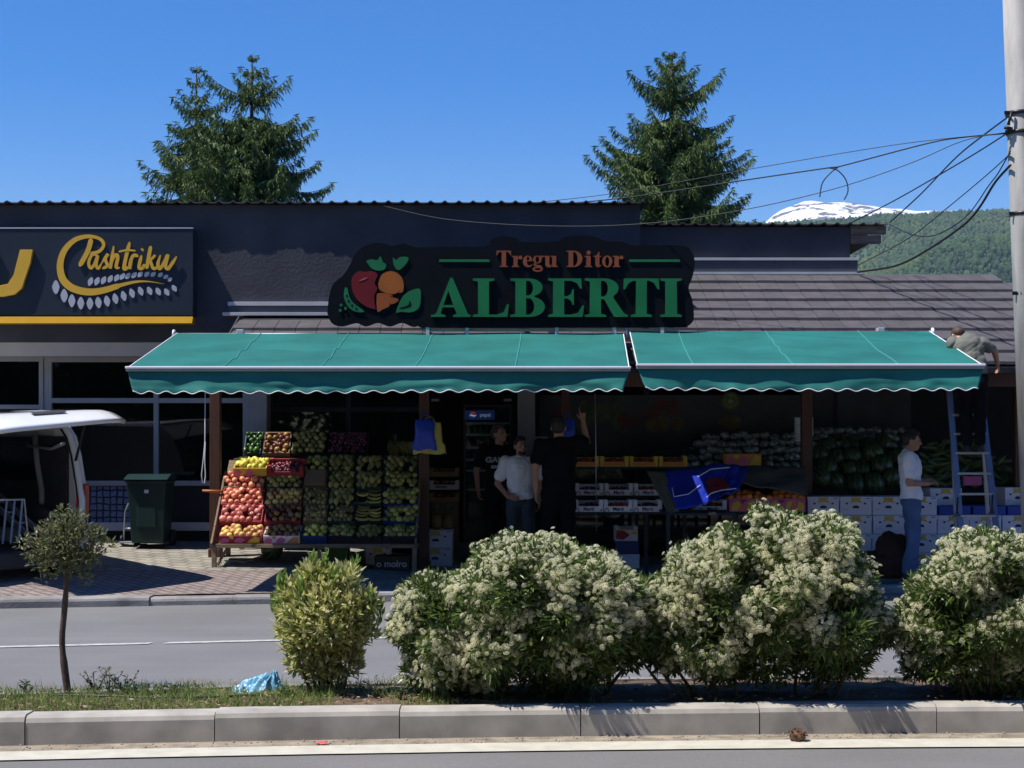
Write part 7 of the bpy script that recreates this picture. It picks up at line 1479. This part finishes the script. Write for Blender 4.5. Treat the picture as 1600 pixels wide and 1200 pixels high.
for i in range(60): a = Vector((rr.gauss(0, 1), rr.gauss(0, 1), abs(rr.gauss(0, .8)))).normalized(); p0 = Vector((a.x * .045, a.y * .035, .03 + a.z * .033)); t = Vector((rr.gauss(0, 1), rr.gauss(0, 1), rr.gauss(0, .5))).normalized() * .014; mb.add([p0 - t, p0 + t, p0 + a * .012 + t * .3], [(0, 1, 2)])
o = mb.build('dry_plant_clump', mat('dry_brown_plant', (.13, .075, .045), .95, var=.5, scale=40)); o.location = (X(1244, 8.28), 8.24, .01); tag(o, 'small brown dry plant clump in the gutter at the foot of the kerb', 'dry clump')
o = sheet('litter_scrap', [(0, 0, 0), (.06, -.01, 0), (.065, .03, .012), (.005, .035, .004)], mat('red_white_litter', (.5, .10, .10), .6, var=.5, scale=50), 'small red and white litter scrap in the gutter by the kerb', 'litter', 8, 6, .006, 3, .002); o.location = (X(491, 8.1), 8.13, .016)
w = MB(); w.tube(smoothline([(-4, 8.75, .168), (-3, 8.72, .168), (-2.6, 8.78, .17), (-1.9, 8.70, .168), (-1.45, 8.78, .168), (-1.1, 8.85, .16)], 8), .008, 6); tag(w.build('irrigation_hose', M_black), 'thin black irrigation hose lying along the grass strip', 'hose')
n = 420; gx = rs.uniform(-5, 5, n); ys = np.array([kerb_f(a) - rs.uniform(.0, .17) for a in gx]); s = rs.uniform(.002, .008, n); Vg = IV[None] * s[:, None, None] * rs.uniform(.6, 1.2, (n, 1, 3)) + np.stack([gx, ys, np.full(n, .010)], 1)[:, None, :]
o = npobj('gutter_pebbles', Vg.reshape(-1, 3), (IF[None] + (np.arange(n) * len(IV))[:, None, None]).reshape(-1, 3), mat('pebble', (.30, .26, .21), .9, var=.3)); tag(o, 'fine grit and pebbles lying along the foot of the near kerb', 'grit', kind='stuff')

n = 17000; pos = np.stack([rs.uniform(-26, 26, n), rs.uniform(-12.5, -11.3, n), rs.uniform(.0, 4.6, n) + .25 * np.sin(rs.uniform(0, 6.3, n))], 1); s = rs.uniform(.2, .4, n)
o = npobj('hedge', *scatter(LEAF_V, LEAF_F, pos, rs.normal(0, 1, (n, 3)), rs.normal(0, 1, (n, 3)), s, s * .6), leafmat('added_hedge_leaves', [(.025, .055, .018), (.04, .085, .025), (.06, .11, .03)], .5, .2)); tag(o, 'unseen hedge behind the camera, added to block bright reflections in the shop glass', 'hedge')  # added leaf screen, keeps bright gaps between the trees out of the window reflections
# ------------------------------------------------------------------ the roadside behind the photographer (seen only in the shop glass), tree row massed to block low sky light
M_rleaf = leafmat('roadside_leaves', [(.03, .07, .02), (.05, .11, .03), (.08, .15, .035)], .5, .25)
rs = np.random.RandomState(77); n = 15000
d = rs.normal(0, 1, (n, 3)); d /= np.linalg.norm(d, axis=1, keepdims=True); ph = np.array([noise.noise(Vector(q) * 2.2) for q in d]); p = d * (rs.uniform(.45, 1.0, n) ** .5 * (1 + .35 * ph))[:, None] * [3.6, 2.6, 6.2] + [0, 0, 6.6]
s = rs.uniform(.25, .5, n); Vr, Fr = scatter(LEAF_V, LEAF_F, p, d + rs.normal(0, .6, (n, 3)), rs.normal(0, 1, (n, 3)), s, s * .6)
rt0 = thing('roadside_tree', 'leafy roadside tree reflected in the shop glass, its crown enlarged to block low sky light', 'tree', (-9, -8, 0), 'roadside trees'); npobj('crown', Vr, Fr, M_rleaf, rt0)
w = MB(); w.tube([(0, 0, -.1), (.05, 0, 1.5), (0, .05, 6.5)], [.24, .18, .07], 8); w.build('trunk', M_bark, rt0)
for i, (x_, y_) in enumerate(((-14.5, -9), (-4, -9.5), (1.0, -8.5), (6, -9.5), (11, -8.8), (16, -9.5), (-20, -9.5), (21.5, -9))): c = copy_tree(rt0); c.location = (x_, y_, 0); c.rotation_euler.z = i * 1.1
